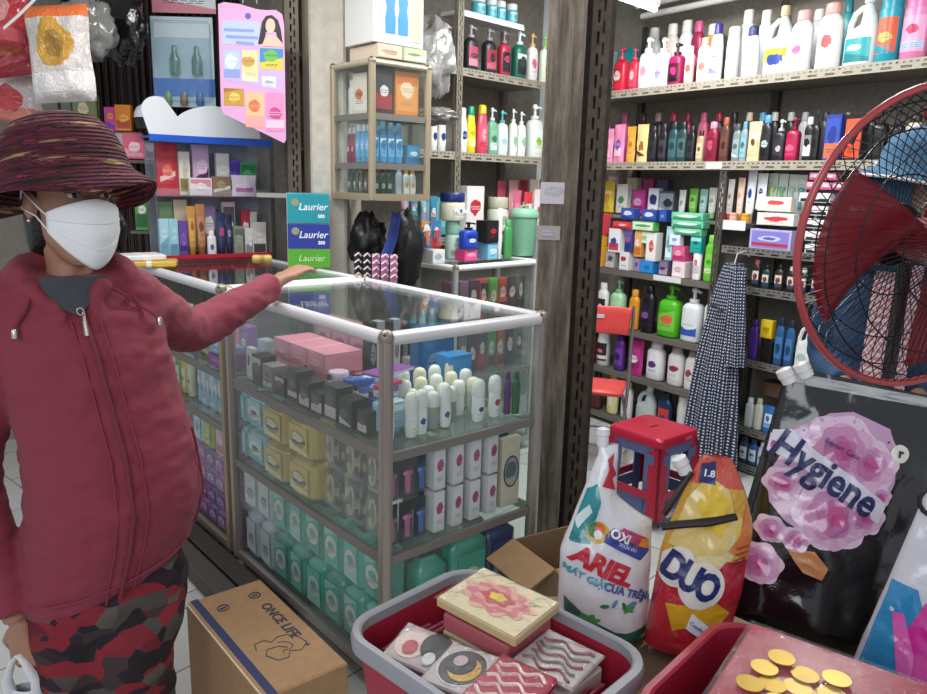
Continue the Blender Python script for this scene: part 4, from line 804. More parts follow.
for i in range(2): C1('box', .1+.13*i, .12, zt_, .125, .055, ('pinkish', 'pale green')[i]+' flat carton', [('d8c4b0', 'b8c4a0')[i], ('dcccb8 c0a890', 'c0cca8 8aa070 e0e8d0')[i]], W_, Gc, d=.22, org=WC)
bx = C1('box', .15, .13, zt_+.06, .26, .24, 'white carton with two blue bottles pictured', ['e2e2de', 'e8eae6'], W_, Gc, d=.22, org=WC)
for i in range(2):
    g = G(); g.prism([(.0, .04), (.05, .04), (.052, .1), (.045, .14), (.05, .17), (.046, .2), (.02, .215), (.004, .2), (0, .17), (.006, .14), (-.002, .1)], -.1125, -.1115); g.obj('printed_bottle', mat('3a94cc', .4), bx, False, (-.07+.065*i, 0, 0))
g = G(); g.box((.095, -.1122, .12), (.05, .001, .2)); g.obj('printed_bottle', mat('c8d8a8', .4), bx, False)
# ---------------------------------------------------------------- front display case, right pane and left pane
zA, zB_, zC = ZS1+.003, ZS2+.003, ZB+.012
W_ = 'on case top shelf'; Gd = 'roll-on deodorants in the display case'
rolls = [(.05, .045, 'orange spot', 'e0a030'), (.135, .045, 'no print', 'f0f0f0'), (.175, .05, 'navy spot', '2c4a9c'), (.235, .07, 'grey body', '9aa09a'), (.275, .06, 'navy spot', '2c4a9c'), (.315, .085, 'grey body', '8f968f'), (.395, .045, 'navy spot', '27408c'), (.47, .05, 'red and black stripe', 'b83c3c')]
for x, y, ds, c in rolls:
    gb = 'grey' in ds
    C1('roll', x, y+.02, zA, .046, .135 if not gb else .115, 'white roll-on deodorant bottle with '+ds if not gb else 'grey-bodied roll-on deodorant bottle with white cap', [c if gb else 'eef0ee', 'f0f0ec', None] if False else ([c, 'f0f0ec'] if gb else ['eef0ee', 'f0f0ec', 'f0f2f0 %s f0f2f0' % c]), W_, Gd)
for j in range(3):
    for i in range(5):
        C1('roll', .2+.062*i+.02*(j % 2), .15+.062*j, zA, .046, .115+.012*j, ('cream-capped', 'white-capped')[(i+j) % 2]+' roll-on deodorant in the back rows', ['b8beb6' if (i+j) % 3 else 'e8eae6', ('efe6cc', 'f2f2ee')[(i+j) % 2]], W_, Gd)
for i, c in enumerate(('1c1c1e', 'e4e4e4', '2a2a2c', 'eceaea', '1c1c1e', '2a2a2c')): C1('box', .34+.036*i, .59, zA, .034, .24, ('black', 'white')[c > 'd']+' upright carton at the back', [c, c+' 8a8a8a'], W_, 'wares on the case top shelf', d=.04)
C1('box', .49, .3, zA, .14, .16, 'sky blue carton in the right corner', ['3a8fd0', '4a9fdc 2c78b8 88c8f0'], W_, 'wares on the case top shelf', d=.1); C1('box', .49, .42, zA, .16, .24, 'deep blue carton at the right corner', ['2c6a9c', '3a7ab0 88b8d8'], W_, 'wares on the case top shelf', d=.05)
C1('flip', .545, .05, zA, .034, .14, 'green bottle by the right post', ['3a6a3c', '2c5a30'], W_, 'wares on the case top shelf'); C1('flip', .517, .06, zA, .03, .14, 'violet bottle by the right post', ['6a3a74', '5a2c64'], W_, 'wares on the case top shelf')
for i, (x, y, rz_, c, ds) in enumerate(((.115, .15, .3, '9cc4dc a8d0e8 e8f0f8 5a90c0', 'pale blue soft pack'), (.19, .3, -.3, '5a8cd0 88b0e0 f0f0f4 3a64b0', 'blue and white soft pack'), (.3, .42, .5, 'd8e4f0 5a80c8 f0f4f8', 'white soft pack'), (.19, .43, .2, '3a58a8 6080d0 e0e8f4', 'deep blue soft pack'), (.3, .53, -.2, 'd8704a e89070 f0d8c0', 'orange soft pack'))):
    C1('pack', x, y, zA+.0, .15, .1, ds, [c.split()[0], c], W_, 'soft packs on the case top shelf', d=.085, tw=rz_-.3, order=i)
q = C1('box', .09, .12, zA+.145, .1, .014, 'red and violet slim carton lying across the bottles', ['b83058', 'c84070 4a4a9c'], W_, 'wares on the case top shelf', d=.03, tw=.3)
q = C1('box', .15, .2, zA+.165, .16, .008, 'violet-edged pale card lying on the bottles', ['8a4a98', 'c8d8f0'], W_, 'wares on the case top shelf', d=.08, tw=.25)
C1('pouch', .26, .3, zA+.15, .03, .001, 'x', ['000000'], W_, 'x') if False else None
# left part of the top shelf: pink boxes, violet jar, dark cases along the left pane
for i, (y, c) in enumerate(((.17, '2a2422'), (.25, '1c1a1c'), (.335, '302a2c'), (.42, '241f20'), (.5, '1f1c1e'), (.58, '342c2c'), (.67, '282224'), (.76, '8a7a78'), (.84, '2a2424'))):
    C1('box', .055, y, zA, .072, .07+.02*(i % 3), 'dark cosmetics box along left pane', [c, c+' 5a5054 c8b8b8'], W_, 'dark cosmetics boxes in the case', 1, d=.06, order=-y)
for y, c in ((.215, '3a4a8c'), (.3, 'c8b0a8'), (.46, 'b0a098'), (.62, 'b8a8a8')): C1('flip', .115, y+.03, zA, .028, .1, 'small bottle behind the dark boxes', [c, '2a2628'], W_, 'small bottles in the case', 1, order=-y)
for i in range(6):
    j = i // 3
    C1('box', .22+.0*j, .63+.125*(i % 3), zA+.075*j, .12, .073, '%s pink carton in the %s layer' % (('first', 'middle', 'farthest')[i % 3], ('lower', 'upper')[j]), ['dc8a9c', 'e498a8 f0b8c4 d07088'], W_, 'pink cartons in the case', 1, d=.15, order=-i)
for i in range(3): C1('box', .39, .68+.128*i, zA, .122, .2, 'dusty pink tall carton at the back', ['c89aa8', 'd8a8b4 b07888'], W_, 'pink cartons in the case', 1, d=.08, order=-i)
C1('jar', .165, .515, zA, .075, .1, 'violet jar with pale lid', ['b04ab4', 'd8c0d8', 'c060c4 a83aa8'], W_, 'wares on the case top shelf', 1)
C1('pack', .115, .63, zA, .1, .05, 'coral red low pack', ['d86068', 'e07880'], W_, 'soft packs on the case top shelf', 1, d=.06, order=9)
C1('box', .05, .93, zA, .045, .12, 'white and brown carton by the far post', ['c8c0bc', 'e0d8d4 6a5048'], W_, 'wares on the case top shelf', 1)
for i, (x, y, c) in enumerate(((.5, .53, 'b8a8a0'), (.5, .65, '8a8078'), (.5, .78, 'c8b8b0'), (.5, .9, 'a87888'))): C1('box', x, y, zA, .1, .1, 'muted carton in shelf middle', [c, c+' e0d4d0'], W_, 'wares on the case top shelf', 1, d=.08, order=i)
# second shelf
W_ = 'on case middle shelf'; Ge = 'wares on the case middle shelf'
for j in range(2):
    for i in range(4):
        x = .215+.072*i; C1('box', x, .05, zB_+.137*j, .042, .128, '%s row white and magenta slim carton' % ('lower', 'upper')[j], ['e4dfe2', 'ece6ea c03a8a e8e2e6'], W_, 'slim white cartons in the case', d=.05, tw=.06*(i % 2))
        C1('box', x+.035, .075, zB_+.137*j, .026, .125, '%s row dark carton between white ones' % ('lower', 'upper')[j], [('4a6a84', '2a4a8c', '5a7a78', '3a3a4a')[i], ('5a7a94 d8e0e4', '3a5aa0 d8e0f0', '6a8a88 e0e8e4', '4a4a5a d8d0d4')[i]], W_, Ge, d=.05)
    for i in range(2): C1('card', .045+.055*i, .04, zB_+.137*j, .05, .125, '%s row black blister card with pink ware' % ('lower', 'upper')[j], ['2a262a', 'd060a0'], W_, 'blister cards in the case', d=.02)
    C1('card', .15, .04, zB_+.137*j, .045, .125, '%s row navy blister card with blue ware' % ('lower', 'upper')[j], ['20284a', '2f6ac8'], W_, 'blister cards in the case', d=.02)
o = C1('box', .52, .045, zB_, .1, .235, 'cream carton with round framed picture', ['e2d6bc', 'e6dac4'], W_, Ge, d=.03)
g = G(); n = 24; g.grid(lambda u, v: (cos(2*pi*u)*.038*v, -.0175, .12+sin(2*pi*u)*.05*v), n, 2); g.obj('picture', pm(['9aa4a8', '58646c', 'c8b0a0'], rough=.4, lines=False), o); G().tube([(cos(2*pi*k/n)*.04, -.0172, .12+sin(2*pi*k/n)*.052) for k in range(n)], .003, 6, closed=True).obj('picture_ring', mat('3a3430', .4), o)
for i, c in enumerate(('2c3a5c', '8a8a98', '3a4a6a')): C1('box', .47+.04*i, .12, zB_, .036, .24, 'dim upright carton behind the cream one', [c], W_, Ge, d=.04)
for i in range(2): C1('flip', .21+.11*i, .1, zB_+.14*0, .03, .25, 'tall dark bottle behind the slim cartons', ['2a3a4a', '1c2430'], W_, Ge)
for j in range(2):
    C1('pack', .07, .86, zB_+.135*j, .15, .133, '%s pale aqua wipes pack with blue badge' % ('lower', 'upper')[j], ['a4d0da', 'b8dce4 d8ecf0 88b8c8', 'e8eff4 3a5aa0 d8c020'], W_, 'wipes packs in the case', 1, d=.1, order=j)
    C1('pack', .07, .957, zB_+.135*j, .04, .13, '%s aqua wipes pack end by the far post' % ('lower', 'upper')[j], ['8ccad8', '9cd4e0 e0f0f4'], W_, 'wipes packs in the case', 1, d=.1, order=j)
    for i in range(2): C1('pack', .06, .69-.185*i, zB_+.137*j, .168, .134, '%s gold tissue pack, %s column' % (('lower', 'upper')[j], ('far', 'near')[i]), ['cbb25c', 'd8c070 c0a048 e8dca8', 'b89a48 e8e0c0 5a5a68'], W_, 'gold tissue packs in the case', 1, d=.11, order=i)
    for i in range(3): C1('clip', .05, .35-.12*i, zB_+.137*j, .1, .13, '%s clear pack of metal clips' % ('lower', 'upper')[j], ['6a6868 9a9690 b8a888', 'c8b898'], W_, 'clip packs in the case', 1, d=.03, order=i)
    for i in range(6): C1('pack', .3, .2+.14*i, zB_+.137*j, .12, .13, 'dim %s pack in the second row' % ('lower', 'upper')[j], [('8a8a60', '7a8a90', '90906a')[i % 3]], W_, Ge, 1, d=.14, order=i)
# bottom: green pads packs
W_ = 'on case bottom'; Gf = 'green pads packs at the case bottom'
TG = [('3fae9c', '58bca8 2f8a7c a0d8cc'), ('4cb8a4', '68c4b4 3a9888 b0e0d4'), ('389c8c', '50b0a0 2c8070 90ccc0')]
for j in range(2):
    for i in range(8):
        a = TG[(i+j) % 3] if i > 1 else ('c8d4dc', 'd8e0e8 88a8c0 e8ecf4')
        C1('pack', .065, .92-.118*i, zC+.19*j, .112, .186, ('white and blue' if i < 2 else 'sea green')+' pads pack in the %s row' % ('lower', 'upper')[j], [a[0], a[1], 'e4dcd8 %s d8b0b8' % ('88a8c8' if i < 2 else '6ab8a8')], W_, Gf, 1, d=.09, tw=random.uniform(-.06, .06), order=i)
for i in range(2): C1('pack', .195+.15*i, .06, zC, .16 if i else .115, .345 if i else .31, ('green pads pack right beside the near post', 'big green pads pack left of the navy pack')[i], ['3aa48e', '4cb49c 2c8472 b8e0d4', 'ece6e0 b0a8b0 88b848'], W_, Gf, d=.09)
o = C1('pack', .495, .07, zC, .14, .33, 'navy pack with grey picture', ['22366e', '2c448a 1c2c5c 8a98a8', '98a4a8 5a6670'], W_, Gf, d=.08)
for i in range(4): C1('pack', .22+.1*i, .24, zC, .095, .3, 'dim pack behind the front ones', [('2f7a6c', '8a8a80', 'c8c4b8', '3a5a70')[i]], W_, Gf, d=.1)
# ---------------------------------------------------------------- case behind the woman
O2 = CN+CA*1.06; W_ = 'in case behind woman'; Gg = 'wares in the case behind the woman'
def C2(kind, y, z, w, h, ds, cols, x=.06, **kw): return C1(kind, x, y, z, w, h, ds, cols, W_, Gg, 1, org=O2, order=-y, **kw)
zu = ZS1+.003; zm = ZS2+.1
C2('box', .11, zu, .14, .05, 'violet and magenta flat carton', ['9a3a98', 'a84aa8 d888c8'], d=.1); C2('box', .11, zu+.053, .13, .03, 'pale blue flat carton', ['88a8d8', '98b8e0 e0e8f4'], d=.09)
t = thing('roll_pack', 'green and cream sweets roll lying in the case behind woman', 'roll', incase(O2, .09, .33, zu+.05), YAW-pi/2)
G().lathe([(.02, -.1), (.04, -.08), (.045, -.04), (.045, .05), (.03, .08), (.012, .1)], 18, R=Euler((0, pi/2, .1)).to_matrix()).obj('wrapper', pm(['b8cc70', '88b048', 'e8e8c8'], rough=.35), t); G().lathe([(.047, .0), (.047, .03)], 18, R=Euler((0, pi/2, .1)).to_matrix()).obj('band', mat('e8e4d4', .5), t)
for i, (y, c, ds) in enumerate(((.05, 'd8dce4', 'white'), (.22, '8a5aa8', 'violet'), (.4, 'd87a9a', 'pink'), (.5, '6aa8c0', 'blue'), (.6, 'e0c070', 'yellow'), (.7, 'c83a58', 'crimson'), (.8, '88b0d8', 'pale blue'), (.9, 'e8e0d8', 'cream'))): C2('box', y, zu, .085, .1+.03*(i % 2), ds+' carton in the upper row', [c, c+' f0ecec 5a5a6a'], x=.2)
for i in range(9): C2('flip', .06+.042*i, zm, .038, .185 if i > 3 else .165, 'middle row '+('white bottle with blue band' if i % 2 else 'pale blue bottle'), ['e4e8ee' if i % 2 else 'a8c8dc', 'e8ecf0' if i % 3 else '5a8cc0', 'e8ecf2 3a70b0 a8c8e0'])
for i in range(2): C2('box', .11+.0*i, zm-.2 if False else zm, .001, .001, 'x', ['000000']) if False else None
o = C2('box', .1, zC+.335, .13, .145, 'pink flowered carton', ['e8b8c4', 'f0d0d8 e090a4 d86a88 f0c8d0'], d=.08)
for i in range(3): C2('pack', .23+.1*i, zC+.335, .09, .145, ('yellow green', 'pale', 'blue')[i]+' pack beside the pink carton', [('b8c458', 'd0dce0', '6a98c0')[i], ('c8d070 e8e8a8', 'e0e8ec a8b8c8', '88b0d8 e0ecf4')[i]], d=.1)
for i in range(8):
    for j in range(4):
        c = ('b060b0', 'c078b8', '8a6ab8')[i % 3]; C2('pack', .065+.09*i, zC+.082*j, .085, .08, 'violet pink soap pack, %s layer' % ('lowest', 'second', 'third', 'top')[j], [c, c+' e8b8d8 7a4a98', 'e4c0dc d86aa0 8a5ab0'], d=.07)
for i in range(5): C2('flip', .5+.07*i, zm, .05, .185, ('cream bottle', 'yellow bottle', 'green bottle', 'white bottle', 'amber bottle')[i]+' in the middle row', [('e8e0c8', 'e0c850', '78a858', 'e8e8e8', 'c89040')[i], 'd8d4cc', 'f0ece0 b0906a'])
# ---------------------------------------------------------------- people
SKIN = mat('a87b63', .5, bump=.05, bscale=80); SKIN2 = mat('a87a60', .5)
def ell(c, s, f, a, b, n=24, e=2.2):
    out = []
    for i in range(n):
        t = 2*pi*i/n; x, y = cos(t), sin(t); k = (abs(x)**e+abs(y)**e)**(-1/e); out.append(V(c)+s*(a*x*k)+f*(b*y*k))
    return out
def limb(g, pts, rs, n=14):
    """tapered limb through joints, rounded by extra stations"""
    P, R_ = [], []
    for i in range(len(pts)-1):
        for k in range(5): t = k/5; P.append(V(pts[i]).lerp(V(pts[i+1]), t)); R_.append(rs[i]+(rs[i+1]-rs[i])*t)
    P.append(V(pts[-1])); R_.append(rs[-1])
    Q = [P[0]]+[(P[i-1]+P[i]*2+P[i+1])/4 for i in range(1, len(P)-1)]+[P[-1]]
    g.tube(Q, R_, n)
def hand(g, w, d, nrm, sc=1., curl=.5, spread=.12, side=1):
    """palm with four jointed fingers and a thumb; d points along the fingers, nrm out of the back of the hand"""
    d = V(d).normalized(); nrm = (V(nrm)-d*V(nrm).dot(d)).normalized(); l = nrm.cross(d)*side; w = V(w)
    def ring(t, a, b): return [w+d*t*sc+l*(a*cos(2*pi*i/12)*sc)+nrm*(b*sin(2*pi*i/12)*sc) for i in range(12)]
    g.loft([ring(-.02, .026, .021), ring(.01, .028, .02), ring(.045, .038, .017), ring(.08, .041, .015), ring(.092, .036, .012)])
    for k, (o, L_, r) in enumerate(((.030, .066, .0085), (.011, .076, .009), (-.010, .07, .0085), (-.029, .055, .0078))):
        p = w+d*.078*sc+l*o*sc; dd = (d+l*(o*4*spread)).normalized(); a = 0; pts = [p, p+dd*.012*sc]; q = pts[-1]
        for seg in (.42, .32, .26):
            a += curl*(.75 if seg == .42 else 1.); v = dd*cos(a)-nrm*sin(a); q = q+v*L_*seg*sc; pts.append(q)
        g.tube(pts, [r*sc*1.08, r*sc*1.05, r*sc, r*.93*sc, r*.72*sc], 10); g.sph(pts[-1], r*.72*sc)
    p = w+d*.02*sc+l*.03*sc; v = (d*.75+l*.62-nrm*.25).normalized(); v2 = (d*.95+l*.2-nrm*(.3+curl*.3)).normalized()
    q1 = p+v*.038*sc; q2 = q1+v2*.03*sc; q3 = q2+v2*.022*sc; g.tube([p-v*.01, q1, q2, q3], [.013*sc, .0115*sc, .0102*sc, .0078*sc], 10); g.sph(q3, .0078*sc)
def crease(o, amp, fr, seed=0, keep=None):
    me = o.data; ns = [v.normal.copy() for v in me.vertices]
    for v, n in zip(me.vertices, ns):
        q = v.co; k = mnoise.noise(V((q.x*fr[0]+seed, q.y*fr[1], q.z*fr[2])))+.5*mnoise.noise(V((q.x*fr[0]*2.1, q.y*fr[1]*2.1+seed, q.z*fr[2]*2.1))); v.co = q+n*amp*k
    me.update()
def lerp_rings(R_, t):
    t = max(0, min(t, len(R_)-1.001)); i = int(t); u = t-i; A_, B_ = R_[i], R_[i+1]; return [A_[k]*(1-u)+B_[k]*u if not isinstance(A_[k], V) else A_[k].lerp(B_[k], u) for k in range(3)]
# --- the woman
wf = V((.57, -.82, 0)); ws = V((.82, .57, 0)); YW = 1.74
woman = thing('person', 'person in maroon hooded jacket, knitted hat and white mask reaching onto the case', 'person', (-.84, YW, 0))
inv = Matrix.Translation((.84, -YW, 0))
RG = [(U(px, py, Y=YW), a, b) for px, py, a, b in ((106, 570, .188, .155), (108, 554, .196, .163), (113, 525, .2, .172), (116, 490, .202, .18), (110, 440, .192, .166), (97, 390, .184, .152), (85, 345, .184, .146), (75, 312, .18, .122), (69, 290, .15, .095), (71, 272, .095, .08))]
def surf(t, ang, off=.004):
    c, a, b = lerp_rings(RG, t); x, y = cos(ang), sin(ang); k = (abs(x)**2.2+abs(y)**2.2)**(-1/2.2); p = c+ws*(a*x*k)+wf*(b*y*k)+(ws*x+wf*y).normalized()*off; p.z += tilt(t)*(a*x*k); return p
def tilt(t): return .34*max(0, 1-t/3.2)
g = G(); g.loft([[p+V((0, 0, tilt(i)*(p-c).dot(ws))) for p in ell(c, ws, wf, a, b)] for i, (c, a, b) in enumerate(RG)])
cs = RG[8][0]; SL = cs+ws*.135+V((0, 0, -.035)); SRr = cs-ws*.14+V((0, 0, -.04))
EL, WL = U(192, 334, Y=2.1), U(272, 285, Y=2.4); ER, WR = U(-34, 470, Y=1.66), U(14, 612, Y=1.6)
limb(g, [cs+ws*.05, SL, EL, WL], [.07, .082, .063, .047]); limb(g, [cs-ws*.05, SRr, ER, WR], [.07, .082, .066, .05])
# hood lying behind the neck
nk = RG[9][0]; hood = []
for i in range(13): t = pi*(-.16+1.32*i/12); hood.append(nk+ws*(.105*cos(t))-wf*(.085*sin(t)-.02)+V((0, 0, -.005+.028*max(0, sin(t)))))
g.tube(hood, [.02]+[.036]*11+[.02], 12)
g.tube([surf(8.7, .35*pi, .012), surf(8, .42*pi, .012), surf(7, .46*pi, .008)], [.022, .018, .008], 8); g.tube([surf(8.7, .75*pi, .012), surf(8, .64*pi, .012), surf(7, .56*pi, .008)], [.024, .018, .008], 8)
g.xf(inv); JK = mat('8a3042', .8, bump=.25, bscale=260, sheen=.08)
jk = remesh(g.obj('jacket', JK, woman), .0085, 8); crease(jk, .006, (9, 9, 20), 3); crease(jk, .0035, (22, 22, 40), 8)
def wpt(p): return inv @ V(p)
ZIP = mat('7a2a3a', .5)
g = G(); g.tube([wpt(surf(t*.25, pi/2-.02, .006)) for t in range(0, 31)], .0045, 6); o = g.obj('zip', ZIP, jk)
g = G()
for sgn in (-1, 1): g.tube([wpt(surf(t*.25, pi/2-.02+sgn*.16, .003)) for t in range(0, 29)], .0022, 6)
g.obj('placket_seam', mat('8a3446', .8), jk)
STEEL = mat('cfc8c0', .25, .9)
g = G(); zp = wpt(surf(7.35, pi/2-.02, .012)); g.tube([zp, zp+V((.006, -.01, -.02)), zp+V((.012, -.014, -.05))], [.004, .0045, .006], 8); g.tube([zp+V((.008*cos(a*pi/4), -.012, .008*sin(a*pi/4)+.004)) for a in range(8)], .002, 6, closed=True); g.obj('zip_pull', STEEL, jk)
for a0, t1, an in ((.33*pi, 6.75, .2*pi), (.66*pi, 6.75, .735*pi)):
    pts = [wpt(surf(8.3-(8.3-t1)*k/8, a0+(an-a0)*k/8, .012+.004*sin(k))) for k in range(9)]; o = G().tube(pts, .004, 6).obj('drawstring', mat('7e2c3e', .8), jk); G().lathe([(.004, -.012), (.0065, -.01), (.0065, .006), (.004, .01)], 10, c=pts[-1]).obj('cord_end', STEEL, o)
bw = surf(7.9, .27*pi, .014)
for k in (-1, 1): G().tube([wpt(bw+ws*(.02*sin(t_*pi/5)*k*.9+.004*k)+V((0, 0, -.055*sin(t_*pi/10)*(1 if k > 0 else .8)))+wf*.006) for t_ in range(11)], .0036, 6).obj('bow_loop', mat('7e2c3e', .8), jk)
g = G(); a0 = .14*pi; g.tube([wpt(surf(4.2-2.6*k/6, a0+.05*k/6, .005)) for k in range(7)], .003, 6); g.obj('pocket_seam', mat('7e2c3e', .8), jk)
g = G(); g.tube([wpt(surf(.85, 2*pi*k/40, .0025)) for k in range(40)], .0028, 6, closed=True); g.obj('hem_seam', mat('8a3446', .8), jk)
# shirt seen in the neck opening
g = G(); g.grid(lambda u, v: wpt(surf(9.0-1.75*v, pi/2+.06+(u-.5)*1.25*(1-v)**.8, .016-.006*v)), 10, 8); g.obj('shirt', mat('45474f', .85, bump=.3, bscale=90), woman)
# body: head, neck, inner torso, arms, hands and legs in one skin
hf = V((sin(rad(50)), -cos(rad(50)), 0)); hs = V((cos(rad(50)), sin(rad(50)), 0)); HC = U(70, 203, Y=YW-.01)
def H(x, y, z): return HC+(hs*x+hf*y+V((0, 0, z)))*1.1
g = G()
def hring(z, a, b, y0): return ell(H(0, y0, z), hs, hf, a, b, 20, 2.3)
g.loft([hring(-.122, .028, .03, .048), hring(-.108, .042, .05, .036), hring(-.08, .056, .074, .014), hring(-.045, .066, .088, .004), hring(0, .073, .097, 0), hring(.045, .075, .1, -.004), hring(.085, .062, .082, -.008), hring(.11, .035, .045, -.01), hring(.117, .01, .012, -.01)])
g.loft([[H(x*w, y, z) for x, y, z in ((-1, .088, 0), (1, .088, 0), (.55, .1+k, 0), (-.55, .1+k, 0))] for w, k, _ in ()] or [[H(-.012, .09, .012), H(.012, .09, .012), H(.008, .104, .012), H(-.008, .104, .012)], [H(-.018, .085, -.045), H(.018, .085, -.045), H(.012, .125, -.038), H(-.012, .125, -.038)]])
for sx in (-1, 1): g.sph(H(sx*.074, -.012, -.005), .012, .02, .032, R=Matrix.Rotation(atan2(hf.y, hf.x)-pi/2, 3, 'Z')); g.sph(H(sx*.032, .082, .03), .022, .014, .01)
limb(g, [H(0, -.03, -.04), H(0, -.025, -.13), nk+V((0, 0, -.06))], [.056, .05, .062])
g.loft([ell(c, ws, wf, a*.82, b*.82) for c, a, b in RG[1:-1]])
limb(g, [cs, SL, EL, WL, WL+(WL-EL).normalized()*.02], [.05, .05, .042, .029, .028]); limb(g, [cs, SRr, ER, WR, WR+(WR-ER).normalized()*.02], [.05, .05, .042, .029, .028])
hd = U(303, 267, Y=2.5)-WL; hand(g, WL+hd.normalized()*.03, hd, (-.25, -.45, .85), .95, .3, .35, side=1)
hd2 = V((.02, .02, -1)); hand(g, WR+V((.012, 0, -.04)), hd2, (-.2, -.9, .1), 1.02, .75, .1, side=-1)
LEG = []
for px, off in ((82, -.085), (132, .09)):
    hip = RG[1][0]+ws*off+V((0, 0, -.06)); kn = U(px-4, 650, Y=YW-.07); ft = V((kn.x, kn.y+.05, .06)); LEG.append((hip, kn, ft)); limb(g, [hip, kn, ft], [.075, .055, .042])
    g.sph(ft+wf*.06-V((0, 0, .02)), .045, .1, .035, R=Matrix.Rotation(atan2(wf.y, wf.x)-pi/2, 3, 'Z'))
body = remesh(g.xf(inv).obj('body', SKIN, woman), .0045, 3)
# eyes and brows under the hat brim
for sx in (-1, 1):
    o = G().sph(wpt(H(sx*.031, .0905, .018)), .012, .007, .0065, R=Matrix.Rotation(atan2(hf.y, hf.x)-pi/2, 3, 'Z')).obj('eye', mat('d8ccc4', .2), woman); G().sph(wpt(H(sx*.031, .0975, .018)), .0055, .0022, .0055, R=Matrix.Rotation(atan2(hf.y, hf.x)-pi/2, 3, 'Z')).obj('iris', mat('1e1410', .15), o)
    G().tube([wpt(H(sx*(.012+.012*k), .094-.0028*k*k, .036+.004*sin(k*.9))) for k in range(4)], [.0025, .0034, .003, .0018], 6).obj('eyebrow', mat('2a201c', .8), woman)
    G().tube([wpt(H(sx*(.019+.008*k), .0985-.002*k*k, .0225+.003*sin(k*pi/3))) for k in range(4)], .0016, 6).obj('eyelid', mat('5a3c30', .6), woman)
G().sph(wpt(H(-.079, -.006, -.034)), .0045).obj('earring', mat('e8e4e0', .15, .8), woman)
# hair
g = G(); g.loft([hring(-.13, .05, .03, -.085), hring(-.09, .07, .055, -.06), hring(-.03, .08, .085, -.035), hring(.04, .082, .09, -.025), hring(.09, .066, .07, -.02), hring(.118, .03, .03, -.015)]); limb(g, [H(.06, .03, .0), H(.082, .035, -.05), H(.085, .03, -.1)], [.018, .02, .006])
o = remesh(g.xf(inv).obj('hair', mat('17120f', .45, bump=.4, bscale=120), woman), .006, 2)
# mask
def mk(u, v):
    s_ = abs(u); zt, zb = .012-.028*s_**1.5-.01*(s_ < .22)*0, -.128+.075*s_**1.6; z = zb+(zt-zb)*v; pr = .02*sin(pi*min(1, v*1.05))*(1-s_**1.6)
    a = u*1.12; rx, ry = .078, .104; rx *= (1-.25*(1-v)*(1-s_)); y = cos(a)*ry+pr+.012-.016*(1-v)*(1-s_)
    r = .0022*sin(pi*v*3)**2*(1-s_); return wpt(H(sin(a)*rx*1.02, y+r, z))
MASK = mat('eeeef0', .8, bump=.12, bscale=120)
o = G().grid(lambda u, v: mk(u*2-1, v), 30, 18).obj('mask', MASK, woman, ang=60)
sm = o.modifiers.new('t', 'SOLIDIFY'); sm.thickness = .0022; o.data = evalmesh(o); o.modifiers.clear()
for vv in (.3, .66): G().tube([mk(k/15-1, vv)+V(wf)*.0018 for k in range(1, 30)], .0013, 5).obj('mask_fold', MASK, o)
for sx in (-1, 1):
    for v in (.15, .9): G().tube([mk(sx, v), wpt(H(sx*.079, .03, -.028+.03*v)), wpt(H(sx*.083, -.02, -.02+.05*v)), wpt(H(sx*.08, -.034, -.01+.02*v))], .0018, 6).obj('ear_loop', MASK, o)
# knitted hat
def knit():
    m, nt, b = newmat('knit'); N, L = nt.nodes, nt.links; tc = N.new('ShaderNodeTexCoord'); mp = N.new('ShaderNodeMapping'); mp.inputs['Scale'].default_value = (9, 9, 62); L.new(tc.outputs['Object'], mp.inputs[0])
    nz = N.new('ShaderNodeTexNoise'); nz.inputs['Scale'].default_value = 1; nz.inputs['Detail'].default_value = 3; L.new(mp.outputs[0], nz.inputs['Vector']); r = ramp(nt, ['2c1418', '4a1c26', '6a2038', '3a1c1e', '8a3450', '5a2a26', 'a08058', 'b8a070'], True, [0, .36, .45, .52, .57, .6, .635, .68]); L.new(nz.outputs[0], r.inputs[0]); L.new(r.outputs[0], b.inputs['Base Color']); b.inputs['Roughness'].default_value = .9
    w = N.new('ShaderNodeTexWave'); w.bands_direction = 'Z'; w.inputs['Scale'].default_value = 32; w.inputs['Distortion'].default_value = 1.5; L.new(tc.outputs['Object'], w.inputs['Vector']); bp = N.new('ShaderNodeBump'); bp.inputs['Distance'].default_value = .006; bp.inputs['Strength'].default_value = .9; L.new(w.outputs['Fac'], bp.inputs['Height']); L.new(bp.outputs[0], b.inputs['Normal']); return m
HP = [(.002, .142), (.05, .139), (.095, .122), (.125, .09), (.14, .05), (.146, .012), (.156, -.012), (.178, -.036), (.198, -.056), (.197, -.062), (.172, -.046), (.15, -.024), (.138, .0), (.13, .05), (.1, .1)]
g = G(); n = 44
for j in range(len(HP)-1): pass
g.lathe(HP, n, 1, .97, 2)
g.v = [tuple(V(p)*(1+.02*mnoise.noise(V(p)*9))+V((0, 0, .012*sin(3*atan2(p[1], p[0])+1)*(max(0, sqrt(p[0]**2+p[1]**2)-.14)/.05)*(p[2] < .02)))) for p in g.v]
hat = g.obj('hat', knit(), woman, ang=80); hc = wpt(U(66, 175, Y=YW)); hat.matrix_basis = Matrix.Translation(hc) @ Matrix.Rotation(rad(-11), 4, 'Y') @ Matrix.Rotation(rad(-6), 4, 'X') @ Matrix.Scale(.95, 4)
